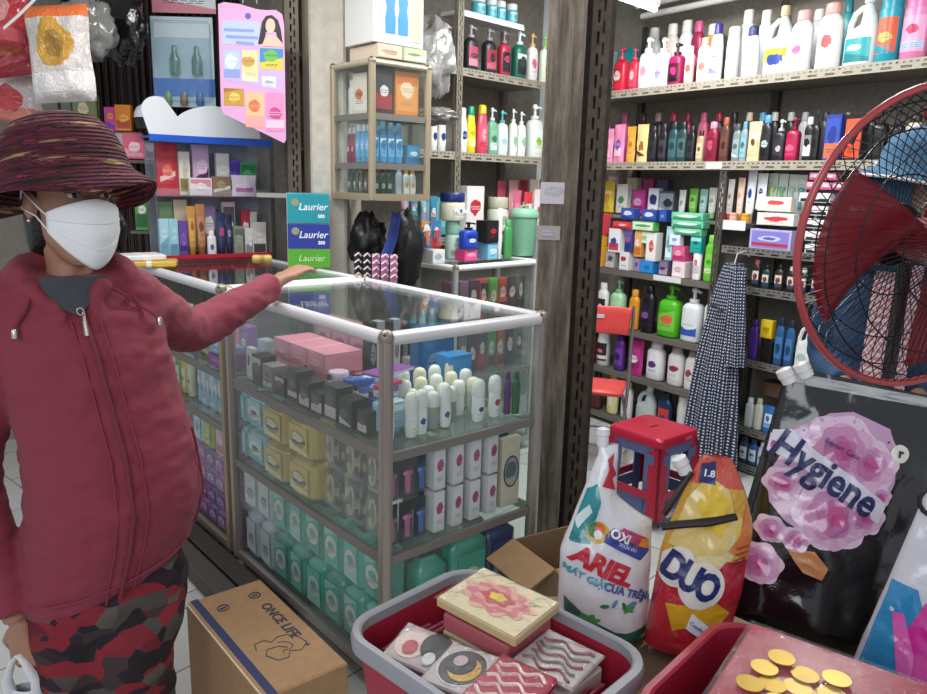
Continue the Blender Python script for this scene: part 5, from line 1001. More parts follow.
# trousers
def camo():
    m, nt, b = newmat('patched_cloth'); N, L = nt.nodes, nt.links; tc = N.new('ShaderNodeTexCoord'); n2 = N.new('ShaderNodeTexNoise'); n2.inputs['Scale'].default_value = 8; L.new(tc.outputs['Object'], n2.inputs['Vector']); mx = N.new('ShaderNodeMix'); mx.data_type = 'VECTOR'; mx.inputs[0].default_value = .07; L.new(tc.outputs['Object'], mx.inputs[4]); L.new(n2.outputs['Color'], mx.inputs[5])
    mp = N.new('ShaderNodeMapping'); mp.inputs['Scale'].default_value = (1, 1, 1.7); mp.inputs['Rotation'].default_value = (.5, .5, 0); L.new(mx.outputs[1], mp.inputs[0]); vo = N.new('ShaderNodeTexVoronoi'); vo.inputs['Scale'].default_value = 19; L.new(mp.outputs[0], vo.inputs['Vector']); sp = N.new('ShaderNodeSeparateColor'); L.new(vo.outputs['Color'], sp.inputs[0])
    r = ramp(nt, ['241620', '7c1f2a', '4c4542', '301a28', '861f2c', '5e564e', '1e151a', '661824', '3c2e30'], True); L.new(sp.outputs[0], r.inputs[0]); L.new(r.outputs[0], b.inputs['Base Color']); b.inputs['Roughness'].default_value = .85; return m
g = G(); c0 = RG[1][0]
g.loft([ell(c0+V((0, 0, .06)), ws, wf, .165, .135), ell(c0+V((0, 0, -.02)), ws, wf, .172, .14), ell(c0+V((0, 0, -.08)), ws, wf, .19, .155), ell(c0+V((0, 0, -.15)), ws, wf, .185, .145)])
for hip, kn, ft in LEG: limb(g, [hip+V((0, 0, .02)), kn.lerp(hip, .4), kn, ft+V((0, 0, .04))], [.105, .112, .104, .09], 18)
tr = remesh(g.xf(inv).obj('trousers', camo(), woman), .01, 8); crease(tr, .008, (8, 8, 14), 12)
# gold ring and carrier bag
G().tube([wpt(WR+V((.0, -.012, -.125)))+V((.011*cos(k*pi/6), .004*cos(k*pi/6), .004*sin(k*pi/6)))+V((0, 0, 0)) for k in range(12)], .0018, 6, closed=True).obj('finger_ring', mat('d8b040', .2, .9), woman)
t = thing('carrier_bag', 'white plastic carrier bag hanging from the woman right hand', 'bag', WR+V((.01, -.0, -.2)))
WB = mat('e6e6ea', .35, bump=.5, bscale=30)
def bagf(u, v):
    a = 2*pi*u; k = (.3+.7*min(1, (1-v)*2.2)); return (cos(a)*.1*k*(1+.1*mnoise.noise((cos(a)*2, sin(a)*2, v*4))), sin(a)*.06*k, -.34+.34*v)
G().grid(bagf, 28, 14).obj('bag_body', WB, t, ang=80)
for sx in (-1, 1): G().tube([(sx*.03, -.01, -.03), (sx*.035, -.015, .03), (sx*.015, -.02, .08), (0, -.02, .1)], [.016, .012, .008, .006], 8, flat=.4).obj('handle', WB, t)
# --- person behind the fan
P2 = U(918, 192, Y=2.22); B2 = V((P2.x, P2.y, 0)); p2f = V((-.62, -.78, 0)); p2s = V((.78, -.62, 0))
per = thing('person', 'person in blue jacket and sun hat standing behind the red fan', 'person', B2); inv2 = Matrix.Translation(-B2)
def H2(x, y, z): return P2+p2s*x+p2f*y+V((0, 0, z))
def h2r(z, a, b, y0): return ell(H2(0, y0, z), p2s, p2f, a, b, 18, 2.3)
g = G(); g.loft([h2r(-.12, .028, .03, .048), h2r(-.1, .045, .055, .034), h2r(-.06, .062, .082, .01), h2r(0, .074, .098, 0), h2r(.05, .075, .1, -.004), h2r(.09, .06, .08, -.008), h2r(.117, .012, .014, -.01)])
g.loft([[H2(-.01, .09, .01), H2(.01, .09, .01), H2(.007, .103, .01), H2(-.007, .103, .01)], [H2(-.017, .085, -.045), H2(.017, .085, -.045), H2(.011, .122, -.038), H2(-.011, .122, -.038)]])
for sx in (-1, 1): g.sph(H2(sx*.074, -.012, -.005), .012, .02, .032)
z0 = P2.z; T2 = [(z0-.62, .18, .14), (z0-.5, .17, .13), (z0-.38, .175, .13), (z0-.27, .18, .125), (z0-.21, .16, .1), (z0-.165, .08, .07)]
limb(g, [H2(0, -.03, -.05), H2(0, -.03, -.2)], [.055, .06]); g.loft([ell(V((B2.x, B2.y, z)), p2s, p2f, a*.85, b*.85) for z, a, b in T2])
for sx in (-1, 1):
    sh = V((B2.x, B2.y, z0-.24))+p2s*sx*.16; el = sh+p2s*sx*.05-p2f*.05+V((0, 0, -.28)); wr = el+p2f*.19-p2s*sx*.12+V((0, 0, -.05)); limb(g, [sh, el, wr], [.045, .04, .028]); hand(g, wr+p2f*.03, (p2f*.5-p2s*sx*.8), (0, 0, 1), 1, .4, .2, side=sx)
    hip = V((B2.x, B2.y, z0-.68))+p2s*sx*.08; limb(g, [hip, hip+V((0, 0, -.42)), V((hip.x, hip.y, .05))], [.08, .055, .04]); g.sph(V((hip.x, hip.y, .035))+p2f*.06, .045, .1, .035)
remesh(g.xf(inv2).obj('body', SKIN2, per), .006, 3)
for sx in (-1, 1): o = G().sph(inv2 @ H2(sx*.031, .092, .018), .012, .007, .0065).obj('eye', mat('1e1410', .2), per)
G().tube([inv2 @ H2(.026*k/4, .112-.01*(k/4)**2, -.068) for k in range(-4, 5)], .0035, 6).obj('lips', mat('9a5448', .5), per)
BL = mat('244468', .8, bump=.3, bscale=120, var=.15)
g = G(); g.loft([ell(V((B2.x, B2.y, z)), p2s, p2f, a, b) for z, a, b in T2])
for sx in (-1, 1): sh = V((B2.x, B2.y, z0-.24))+p2s*sx*.155; el = sh+p2s*sx*.05-p2f*.05+V((0, 0, -.28)); limb(g, [sh-p2s*sx*.06, sh, el, el+p2f*.17-p2s*sx*.105+V((0, 0, -.045))], [.06, .075, .06, .045])
o = remesh(g.xf(inv2).obj('jacket', BL, per), .01, 6); crease(o, .006, (10, 10, 20), 5)
def check():
    m, nt, b = newmat('checked_cloth'); N, L = nt.nodes, nt.links; tc = N.new('ShaderNodeTexCoord'); c = N.new('ShaderNodeTexChecker'); c.inputs['Scale'].default_value = 90; c.inputs[1].default_value = (*hexc('d890a0'), 1); c.inputs[2].default_value = (*hexc('f0e4e4'), 1); L.new(tc.outputs['Object'], c.inputs[0]); L.new(c.outputs[0], b.inputs['Base Color']); b.inputs['Roughness'].default_value = .8; return m
G().grid(lambda u, v: inv2 @ (V((B2.x, B2.y, z0-.6+.4*v))+p2s*((u-.5)*.12)+p2f*(.158-.025*v-.05*(u-.5)**2-.03*max(0, v-.75))), 10, 14).obj('blouse', check(), per)
g = G()
for sx in (-1, 1): hip = V((B2.x, B2.y, z0-.66))+p2s*sx*.08; limb(g, [hip, hip+V((0, 0, -.42)), V((hip.x, hip.y, .1))], [.1, .085, .075])
g.loft([ell(V((B2.x, B2.y, z0-.6)), p2s, p2f, .175, .135), ell(V((B2.x, B2.y, z0-.72)), p2s, p2f, .18, .14)])
remesh(g.xf(inv2).obj('trousers', mat('2c4468', .85), per), .012, 6)
# sun hat with neck cape and white piping
hb = Matrix.Translation(inv2 @ H2(0, .0, .05)) @ Matrix.Rotation(rad(12), 4, 'Y')
hp = [(.004, .125), (.06, .12), (.1, .09), (.115, .05), (.118, .0), (.15, -.02), (.172, -.04), (.17, -.044), (.148, -.026), (.112, -.008), (.106, .05)]
hat2 = G().lathe(hp, 36).obj('sun_hat', mat('2a5878', .8, bump=.4, bscale=90, var=.2), per, ang=70); hat2.matrix_basis = hb
o = G().tube([(.172*cos(2*pi*k/36), .172*sin(2*pi*k/36), -.042) for k in range(36)], .005, 6, closed=True).obj('white_piping', mat('e0dcd8', .7), hat2)
g = G(); g.grid(lambda u, v: inv2 @ H2(cos(pi*(.62+.9*u))*(.12+.05*(1-v))*1.05, -.0+sin(pi*(.62+.9*u))*(-.125-.03*(1-v))+.006*sin(u*40), .05-.27*(1-v)), 40, 10); o = g.obj('neck_cape', mat('24506e', .8, bump=.3, bscale=90), hat2); o.matrix_parent_inverse = hb.inverted(); sm = o.modifiers.new('t', 'SOLIDIFY'); sm.thickness = .003; o.data = evalmesh(o); o.modifiers.clear()
# ---------------------------------------------------------------- left: things on the far counter and the hung wares
OC = CN+CA*1.06
def onc(px, py, Y=None): return U(px, py, z=1.112) if Y is None else U(px, py, Y=Y)
# cosmetics stand
sA, sB = U(160, 262, z=1.112), U(272, 258, z=1.112); sd = (sB-sA); sw = sd.length; sr = atan2(sd.y, sd.x); sd.normalize(); sn = V((sd.y, -sd.x, 0))
def SP(x, y, z): return sA+sd*x-sn*y+V((0, 0, z))
t = thing('cosmetics_stand', 'clear acrylic cosmetics stand with red tray and blue header on far counter', 'display stand', sA, sr)
scl = sw/112.   # metres per pixel here
Hh = 114*scl; D = .17
RED = mat('b01c34', .35)
g = G(); g.box((sw/2, D/2, .006), (sw, D, .01)); g.box((sw/2, .004, .014), (sw, .008, .028)); g.box((sw/2, D-.004, .014), (sw, .008, .028)); g.box((.004, D/2, .014), (.008, D, .028)); g.box((sw-.004, D/2, .014), (.008, D, .028)); g.obj('tray', RED, t, False)
AC = film('eef2f8', .07, 0, .03)
for x in (.0, sw): G().box((x, D/2, Hh/2), (.004, D, Hh-.03)).obj('side_panel', AC, t, False)
o = G().box((sw/2, D, Hh/2), (sw, .004, Hh)).obj('back_panel', film('d8e4ee', .3, 0, .05), t, False)
zs = 62*scl
G().box((sw/2, D/2+.02, zs), (sw-.01, D-.045, .005)).obj('shelf', mat('7a3a48', .3), t, False); G().box((sw/2, .02, zs+.018), (sw-.01, .003, .035)).obj('shelf_lip', AC, t, False)
G().box((sw/2, .0, Hh+.008), (sw+.03, .012, .03)).obj('header', mat('1f58c8', .35), t, False); G().box((sw/2, D/2, Hh+.014), (sw+.03, D, .008)).obj('top_board', mat('2a62d0', .35), t, False)
# white animal-shaped header sign (plain outline)
def arc(cx, cy, r, a0, a1, n=10, ry=None): return [(cx+r*cos(rad(a0+(a1-a0)*k/n)), cy+(ry or r)*sin(rad(a0+(a1-a0)*k/n))) for k in range(n+1)]
k_ = scl
out = [(0, 0)]+arc(8*k_, 22*k_, 14*k_, 200, 60, 12, 13*k_)+arc(62*k_, 2*k_, 44*k_, 145, 0, 16, 28*k_)
G().prism(out, .0, .006, 0, lambda v: V((v.x-.012, v.y, v.z+Hh+.018))).obj('header_sign', mat('dfe4ea', .5), t, False)
Ws = 'in cosmetics stand'; Gs = 'cosmetics in the acrylic stand'
lo = [('box', 4, 10, 38, 'pale blue slim carton', 'a8d0e0 c0e0ec 78a8c0'), ('box', 13, 10, 38, 'aqua slim carton', '98c8d8 b0d8e4 6898b0'), ('box', 22, 9, 36, 'violet slim carton', '6a4aa0 8a60c0 3a3080'), ('tube', 31, 10, 50, 'amber tube', None), ('tube', 40, 11, 52, 'copper tube', None), ('flip', 50, 10, 26, 'white bottle with white cap', None), ('tube', 60, 12, 44, 'navy tube', None), ('tube', 68, 10, 42, 'dark navy tube', None), ('box', 77, 12, 30, 'grey green carton', '8a9484 a0a898 687060'), ('box', 88, 12, 28, 'white carton with grey print', 'd8d8d8 e8e4e4 888888'), ('box', 99, 20, 34, 'white carton with dark picture', 'd0ccc8 dcd8d4 4a4a4a')]
tc_ = {'amber tube': ['c89048', 'a87838', 'd8a858 a86a28'], 'copper tube': ['b07850', '8a5838', 'c08860 7a4a30'], 'white bottle with white cap': ['e4e4e8', 'f0f0f0', 'e8e8ec 4a6ab0'], 'navy tube': ['2c3458', '20284a', '3c4468 c05080'], 'dark navy tube': ['262c4c', '1c2240', '363e60 a0a0b8']}
for i, (k, x, w, h, ds, c) in enumerate(lo): item(k, SP((x+3)*scl, .045+.0*i, .0125), sr, w*scl, h*scl, ds, tc_.get(ds) or [c.split()[0], c], Ws, Gs, d=.03, order=i)
for i, (x, h, c, ds) in enumerate(((10, 54, '6a8a60', 'green'), (24, 56, 'c8b8a0', 'cream'), (52, 50, '8a70a0', 'lilac'), (72, 54, 'd0b8c8', 'pale pink'), (90, 46, 'b03a48', 'crimson'), (97, 44, 'c8c8c0', 'grey'))): item('box', SP((x+3)*scl, .11, .0125), sr, 13*scl, h*scl, ds+' carton standing behind', [c, c+' e0dcd8 5a5058'], Ws, Gs, d=.03, order=i)
up = [('pouch', 14, 22, 52, 'red pack with coral picture', 'c83a48 e07060 f0c8c0', .1), ('box', 30, 11, 44, 'white and olive carton', 'e0dcd0 c8c4b0 8a8048', .1), ('box', 46, 16, 52, 'lilac carton with dark ring', 'c8a8c8 e0c8e0 5a2a50', .1), ('box', 68, 14, 44, 'white carton with grey edge', 'e0e0dc eceae8 9aa098', .1), ('box', 80, 12, 38, 'violet carton', '6a4ac0 7a5ad0 4a38a0', .1), ('box', 94, 18, 36, 'green carton', '3aa068 58b880 288050', .1), ('box', 42, 22, 18, 'white and pink flat carton', 'e4dcdc f0e8e8 d88aa0', .05), ('box', 63, 20, 20, 'brown and cream carton', '8a7058 a89078 e0d8c8', .05), ('pouch', 86, 28, 22, 'white pack with magenta print', 'e8dcec f0e8f4 c868b0', .05)]
for i, (k, x, w, h, ds, c, y) in enumerate(up): item(k, SP((x+3)*scl, y+.01, zs+.004), sr, w*scl, h*scl*.95, ds+' on its shelf', [c.split()[0], c], Ws, Gs, d=.03, order=i)
t = thing('wrapped_roll', 'small golden paper roll lying right of the red tray', 'roll', U(262, 259, Y=3.15), 0); G().lathe([(.012, -.04), (.018, -.035), (.018, .035), (.012, .04)], 14, R=Euler((0, pi/2, .3)).to_matrix()).obj('roll', mat('c0a458', .4), t); G().lathe([(.0185, -.01), (.0185, .01)], 14, R=Euler((0, pi/2, .3)).to_matrix()).obj('band', mat('a08038', .4), t)
# yellow envelopes and white rolls left of the tray
for i, (px, py, c, ds) in enumerate(((150, 256, 'd8b048', 'yellow paper pack lying left of the red tray'), (140, 250, 'e4e2e0', 'white paper pack lying on the yellow one'))):
    q = U(px, py, Y=3.3); o = thing('paper_pack', ds, 'pack', (q.x, q.y, 1.112+.026*i), .3+.4*i); G().box((0, 0, .0125), (.22-.04*i, .14, .025), ch=.006).obj('pack', mat(c, .5, bump=.3), o, False); G().box((0, 0, .0128), (.03, .142, .0258), ch=.006).obj('paper_band', mat('f0ece0', .6), o, False)
# sanitary carton stack
lA = U(285, 268, z=1.112); lw = .185; lr = rad(14)
cols = (('58b030', 'green', 'lowest'), ('2a3c9c', 'navy blue', 'middle'), ('1f98a8', 'teal', 'topmost')); hgt = [.085, .112, .13]; z = 1.112
for (c, nm, ps), h in zip(cols, hgt):
    t = thing('carton_box', '%s carton with white script, %s of the stack beside the grey column' % (nm, ps), 'box', (lA.x+.085, lA.y+.1, z), lr, 'cartons stacked by the column')
    G().box((0, 0, h/2), (lw, .15, h-.002), ch=.002).obj('carton', mat('dcd8d4', .5), t, False); G().box((.0, -.0756, h/2), (lw*.99, .0012, h-.004)).obj('printed_front', mat(c, .4), t, False)
    if nm != 'green':
        text('Laurier', .043, mat('eef4f8', .5), t, loc=(.018, -.0765, h*.55), bold=.0005, shear=.25); text('300', .02, mat('eef4f8', .5), t, loc=(.055, -.0765, h*.24), bold=.0012); G().prism([(-.058+.017*cos(k*pi/8), h*.7+.017*sin(k*pi/8)) for k in range(16)], -.0772, -.0763).obj('emblem', mat('9a9a78', .5), t, False)
    else: text('Laurier', .04, mat('d8f0c0', .5), t, loc=(.01, -.0765, h*.5), shear=.25)
    if nm == 'teal': G().box((0, 0, h), (lw*.98, .148, .002)).obj('top_panel', mat('38a8b8', .4), t, False)
    z += h
# promotional board hung on the guide
pb = U(252, 78, Y=3.42); k_ = 3.42/755
def pxy(px, py): q = U(px, py, Y=3.42)-pb; return (q.x, q.z)
t = thing('promo_board', 'pink promotional board with woman picture and six product pictures hanging left of column', 'poster', pb)
outl = [pxy(*q) for q in ((218, 4), (224, 2), (240, 4), (256, 9), (264, 10), (276, 10), (282, 14), (284, 24), (286, 140), (284, 143), (224, 114), (221, 108))]
G().prism(outl, 0, .006).obj('board', mat('e0a8d4', .45), t, False)
def patch(name, pts, c, lev=1, m=None): return G().prism([pxy(*q) for q in pts], -.0008*lev, .002).obj(name, m or mat(c, .45), t, False)
def pell(cx, cy, rx, ry, n=18): return [(cx+rx*cos(2*pi*k/n), cy-ry*sin(2*pi*k/n)) for k in range(n)]
patch('title_panel', ((222, 20), (260, 22), (258, 46), (222, 44)), 'b8c8ec'); patch('blue_zone', ((222, 46), (283, 52), (283, 92), (224, 80)), 'c8b0e4')
for i, (x, y, w) in enumerate(((224, 28, 30), (226, 35, 32), (236, 41, 18))): patch('title_line', ((x, y), (x+w, y+1.5), (x+w, y+4.5), (x, y+3)), '8a9cd8', 2)
patch('emblem', pell(248, 16, 3, 3), '5a5ab0', 2)
patch('hair', [(262, 22), (266, 16), (272, 15), (278, 20), (281, 30), (283, 46), (278, 42), (276, 32), (266, 32), (264, 44), (258, 44), (260, 34)], '1c1618', 2); patch('face', pell(270.5, 26, 4.8, 7.5), 'eac4b0', 3); patch('shoulders', [(262, 46), (265, 38), (270, 35), (277, 37), (283, 44), (283, 47)], 'e8c0ac', 3)
for i, (x0, y0, x1, y1, c) in enumerate(((224, 50, 240, 78, 'b8c8f0 e0e8f8 8aa0d8'), (242, 50, 258, 82, 'e8d8a0 c8a048 f0e8c8'), (260, 48, 283, 70, '3a8ac0 6ab850 e8c848'), (224, 88, 244, 106, 'c89838 e8c868 a07828'), (246, 92, 264, 128, 'e8c090 d87848 f0a8a0'), (266, 92, 284, 132, 'e890c0 c84a88 f4c8dc'), (262, 76, 276, 88, 'e8d8ec a8b8c8 d8c8e0'))):
    patch('product_picture', ((x0, y0), (x1, y0+1), (x1, y1), (x0, y1-1)), '', 2, pm(c.split(), rough=.4))
for sx in (-1, 1): G().tube([(sx*.03, .003, .3), (sx*.012, .003, .5)], .0015, 5).obj('hang_string', mat('d8d8d8', .5), t)
# hung blister boards of blue toothbrush packs
for i, (y0, y1, ds, c) in enumerate(((-30, 14, 'white hung carton with red print above the blue blister board', 'e0e4e8 e8e8ec d88a98'), (16, 108, 'pale blue hung blister board with two bottles and blue band', 'c0d8e4 d8e8ee 88b8d0'))):
    a, b = U(150, y0, Y=3.8), U(216, y1, Y=3.8); t = thing('blister_board', ds, 'blister board', (a.x, 3.8, b.z)); w, h = b.x-a.x, a.z-b.z
    G().box((w/2, 0, h/2), (w, .004, h)).obj('card', pm(c.split(), rough=.4) if i == 0 else mat('c4d8e0', .4), t, False)
    if i:
        G().box((w/2, -.003, h*.22), (w, .004, h*.2)).obj('blue_band', mat('2a74c8', .35), t, False); G().box((w/2, -.003, h*.86), (w*.9, .003, h*.18)).obj('white_band', mat('e4ecee', .4), t, False)
        for k in range(2): G().lathe([(.022, 0), (.024, .01), (.024, .07), (.012, .1), (.01, .13)], 12, 1, .6, c=(w*(.38+.36*k), -.018, h*.36)).obj('bottle', mat('4a8070', .2), t)
        for k in range(3): G().lathe([(.016, 0), (.018, .01), (.018, .04), (.01, .06)], 12, 1, .6, c=(w*(.24+.26*k), -.016, h*.02)).obj('bottle', mat(('6a9a58', '8a6a50', '3a70a8')[k], .25), t)
        G().box((w/2, -.022, h*.5), (w*.95, .04, h*.9), ch=.012).obj('blister', film('e0f0f8', .1, .25, .1), t)
# hung snack-like plastic bags, black bundles, red packets on the far left
def pillow(name, label, cat, q, w, h, d, cols, rot=0, group=None, clear=.25, seed=0):
    t = thing(name, label, cat, q, group=group, rot=(rad(-4), rad(rot), 0))
    def side(s):
        def fn(u, v):
            b = max(0, 1-(2*u-1)**4)**.5*max(0, 1-(2*v-1)**4)**.5; n_ = mnoise.noise(V((u*4+seed, v*5, s)))+.5*mnoise.noise(V((u*11+seed, v*11, s))); return ((u-.5)*w*(1+.03*sin(v*9)), s*d/2*b+.02*n_*b, (v-1)*h)
        return fn
    g = G().grid(side(-1), 18, 20); g.grid(side(1), 18, 20); g.obj('wrapper', pm(cols, rough=.22, lines=False, coat=.6, bump=.6), t, ang=80); return t
SNK = (('silver and orange plastic bag with golden pieces hanging above the hat', 55, 5, 56, 84, ['d8d0cc', 'c89838', 'e8e4e2', 'a07828', 'e8743a']), ('red crinkled packet hanging at the far left edge, upper', 4, -12, 44, 52, ['c83040', 'e8a0a0', 'e86068']), ('red and orange packet hanging at the far left edge, middle', 8, 34, 46, 40, ['b82838', 'e8743a', 'd86068']), ('white and red packet hanging at far left edge, lowest', 14, 74, 60, 48, ['e4d4d0', 'd84a50', 'e88a78']))
for i, (ds, px, py, w, h, c) in enumerate(SNK): pillow('plastic_packet', ds, 'packet', U(px, py, Y=3.25+.13*i), w*3.4/755, h*3.4/755, .09, c, (-4, 6, -8, 5)[i], 'packets hung at the left', seed=i*7)
for i, (px, py, ds) in enumerate(((40, 106, 'pale paper packet behind the knitted hat'), (36, 112, 'orange paper packet behind the knitted hat'))): pass
for i, (px, py, rx, rz_, c, ds) in enumerate(((86, 30, .11, .12, '7a7a78', 'grey clear plastic bundle hanging beside the silver orange bag'), (122, 24, .1, .16, '141416', 'shiny black plastic bundle hanging beside the blue blister board'), (84, -14, .12, .045, '3a3836', 'dark plastic bundle hanging at the very top left'))):
    blob('plastic_bundle', ds, 'plastic bundle', U(px, py, Y=(3.38, 3.6, 3.78)[i]), rx, .07, rz_, mat(c, .12, .0, bump=1, bscale=18, coat=.5), .35, 2.2, 20+i, 'plastic bundles hung at the left')
g = G(); g.tube([U(-40, -8, Y=3.6), U(25, -6, Y=3.6), U(150, -10, Y=3.6)], .008, 8); tag(g.obj('hanging_rod', mat('5a5650', .4, .7), None), 'thin steel rod carrying the hung packets at top left', 'rod')
g = G(); g.tube([U(4, 28, Y=3.0), U(20, 14, Y=3.0), U(36, -2, Y=3.0)], .01, 8, flat=.4); tag(g.obj('plastic_strip', mat('dcd8d8', .3), None), 'white plastic strip slanting at the top left', 'strip')
q = U(42, 96, Y=3.98); g = G(); g.box((q.x, 3.98, q.z-.2), (.16, .02, .8)); g.box((q.x+.13, 3.97, q.z-.2), (.05, .03, .8)); tag(g.obj('wall_panel', mat('9a9a98', .5), None), 'grey panel strip on the wall left of the dark gate', 'panel')
# small wares between hat and stand
for i, (px, py, w, h, c, ds) in enumerate(((88, 114, 22, 34, '788a58 e0d8b0 a84a3a', 'olive green carton behind the hat'), (112, 120, 14, 22, 'd040a0 f0a030 6a3ab0', 'magenta and orange carton left of the sign'), (125, 119, 20, 24, 'e08a30 f0b850 c04a30', 'orange carton left of the sign'), (104, 147, 16, 24, '6a6a70 c8c8cc 3a3a40', 'grey pack under the orange carton'), (136, 147, 20, 24, 'd85a78 f0c8d0 e89aa8', 'pink pack left of the stand'), (119, 147, 14, 24, 'b0a8a8 e0d8d8 7a6a6a', 'grey rose pack under the orange carton'), (144, 212, 12, 36, '58a040 f0f0e0 2a6a30', 'green bottle-shaped pack right of the mask'))):
    q = U(px, py+h/2, Y=3.75); item('box', q, .1, w*3.75/755, h*3.75/755, ds, [c.split()[0], c], '', 'packs behind the woman', d=.05, order=i)
for px, py, w_, ds in ((112, 131.5, .3, 'upper narrow dark ledge carrying packs behind the hat'), (120, 159.5, .3, 'lower narrow dark ledge carrying packs beside the stand'), (144, 230.5, .12, 'small dark ledge carrying a green pack right of the mask')):
    q = U(px, py, Y=3.75); tag(G().box((q.x, 3.88, q.z-.008), (w_, .3, .014)).obj('wall_ledge', mat('6a6058', .6), None), ds, 'ledge')
o = thing('desk_lamp', 'white dome lamp with black neck left of the animal sign', 'lamp', U(147, 118, Y=3.7)); G().lathe([(.058, 0), (.056, .02), (.045, .045), (.02, .062), (.004, .066)], 20).obj('lamp_shade', mat('e0e0e2', .35), o); G().lathe([(.05, -.05), (.055, -.004)], 18).obj('lamp_neck', mat('1c1c1e', .4), o); G().tube([(0, 0, -.05), (0, .06, -.14)], .012, 8).obj('lamp_arm', mat('1c1c1e', .4), o)
# ---------------------------------------------------------------- floor: cartons, stool, chair, coat
KRAFT = mat('a8845f', .75, bump=.08, bscale=40, var=.06); KR2 = mat('8f7357', .8)
ka, kb, kl = U(345, 660, z=.3), U(258, 577, z=.3), U(188, 605, z=.3)
kx = (kb-kl); ky = (kb-ka); kw_, kd = kx.length, ky.length; kr = atan2(ky.y, ky.x)-pi/2
kc = (ka+kl)/2; kc.z = 0
t = thing('carton_box', 'closed brown carton with navy stripe on the floor beside the display case', 'box', kc, kr)
G().box((0, 0, .15), (kw_, kd, .3), ch=.004).obj('carton', KRAFT, t, False)
G().box((-kw_*.4, 0, .3003), (.022, kd, .001)).obj('navy_stripe', mat('2c3560', .6), t, False); G().box((-kw_*.5, 0, .298), (.004, kd, .004)).obj('edge', mat('d8c4a8', .8), t, False)
INK = mat('3a3c50', .7)
text('ONCE LIFE', .042, INK, t, loc=(kw_*.27, .02, .3008), rot=(0, 0, -pi/2), bold=.0008); text('+', .03, INK, t, loc=(kw_*.3, -.13, .3008), rot=(0, 0, 0))
g = G(); sc_ = .09; pts = [(-.9, .3), (-.8, .6), (-.4, .62), (-.2, .4), (.1, .55), (.5, .5), (.8, .2), (.9, -.2), (.5, -.45), (.1, -.3), (-.1, -.55), (-.5, -.5), (-.75, -.1), (-.55, .15), (-.1, .1), (.15, -.1)]
g.tube([(x*sc_*.75+kw_*.05, y*sc_-.1, .3006) for x, y in pts], .0014, 5); g.tube([(x*sc_*.4+kw_*.02, y*sc_*.5-.1, .3006) for x, y in pts[4:11]], .0012, 5); g.obj('line_drawing', INK, t)
for cx, cy in ((-.04, .17), (.06, .18)): G().tube([(cx+.016*cos(k*pi/6), cy+.016*sin(k*pi/6), .3006) for k in range(12)], .002, 5, closed=True).obj('round_mark', INK, t); G().box((cx, cy, .3006), (.018, .008, .001)).obj('mark_bar', INK, t, False)
# open carton stack right of the case
oc = U(551, 548, z=.42); t = thing('carton_box', 'open brown carton on another carton right of the display case', 'box', (oc.x+.06, oc.y+.06, .2), rad(30)); W2, D2, H2_ = .26, .22, .2
g = G(); g.box((0, 0, .004), (W2, D2, .008)); g.box((0, -D2/2, H2_/2), (W2, .006, H2_)); g.box((0, D2/2, H2_/2), (W2, .006, H2_)); g.box((-W2/2, 0, H2_/2), (.006, D2, H2_)); g.box((W2/2, 0, H2_/2), (.006, D2, H2_)); g.obj('carton', KR2, t, False)
G().box((0, -D2/2-.05, H2_-.02), (W2, .005, .11), rot=(rad(-65), 0, 0)).obj('flap', KRAFT, t, False); G().box((-W2/2-.05, 0, H2_-.02), (.11, D2, .005), rot=(0, rad(-25), 0)).obj('flap', KRAFT, t, False)
t = thing('carton_box', 'closed brown carton under the open carton right of the case', 'box', (oc.x+.06, oc.y+.06, 0), rad(30)); G().box((0, 0, .098), (.28, .24, .196), ch=.004).obj('carton', KRAFT, t, False); G().box((0, -.1204, .1), (.1, .001, .04)).obj('printed_label', mat('d8ccb8', .7), t, False); text('N&N', .03, INK, t, loc=(-.09, -.1215, .06), bold=.0008)
# red plastic stool
sc0 = U(654, 426, z=.42); t = thing('plastic_stool', 'red plastic stool with blue-grey inner legs on the aisle floor', 'stool', (sc0.x, sc0.y, 0), rad(40)); R3 = mat('ac1c38', .38); B3 = mat('55608f', .45)
hs_ = .15; H3 = .42
g = G(); 
def rsq(h, z, r=.03, n=6): return [V((sx*(h-r)+r*cos(a0+k*pi/2/n), sy*(h-r)+r*sin(a0+k*pi/2/n), z)) for sx, sy, a0 in ((1, 1, 0), (-1, 1, pi/2), (-1, -1, pi), (1, -1, 1.5*pi)) for k in range(n+1)]
g.loft([rsq(hs_, H3-.045), rsq(hs_, H3-.012), rsq(hs_-.006, H3-.003), rsq(hs_-.02, H3)]); o = g.obj('seat', R3, t)
G().box((0, 0, H3+.0005), (.05, .016, .002), ch=.0005).obj('seat_slot', mat('5a1020', .5), o, False); G().box((hs_*.4, -hs_-.0005, H3-.026), (.05, .002, .016)).obj('maker_plate', mat('c85a70', .4), o, False)
for sx in (-1, 1):
    for sy in (-1, 1):
        g = G(); b_, tp = .175, hs_-.006
        for wx_, wy_ in ((.06, .01), (.01, .06)):
            def cr(z, h): x, y = sx*h, sy*h; return [V((x, y, z)), V((x-sx*wx_, y, z)), V((x-sx*wx_, y-sy*wy_, z)), V((x, y-sy*wy_, z))]
            g.loft([cr(.05, b_), cr(H3-.04, tp)])
        g.obj('leg', R3, t, False)
for a in range(4):
    R_ = Matrix.Rotation(a*pi/2, 4, 'Z'); g = G(); g.box((0, -.163, .15), (.25, .008, .035)); g.xf(R_).obj('stretcher', R3, t, False); g = G(); g.box((0, -.143, .355), (.22, .006, .05)); g.box((-.095, -.149, .17), (.05, .006, .34)); g.box((.095, -.149, .17), (.05, .006, .34)); g.box((0, -.153, .1), (.16, .006, .06)); g.xf(R_).obj('inner_frame', B3, t, False)
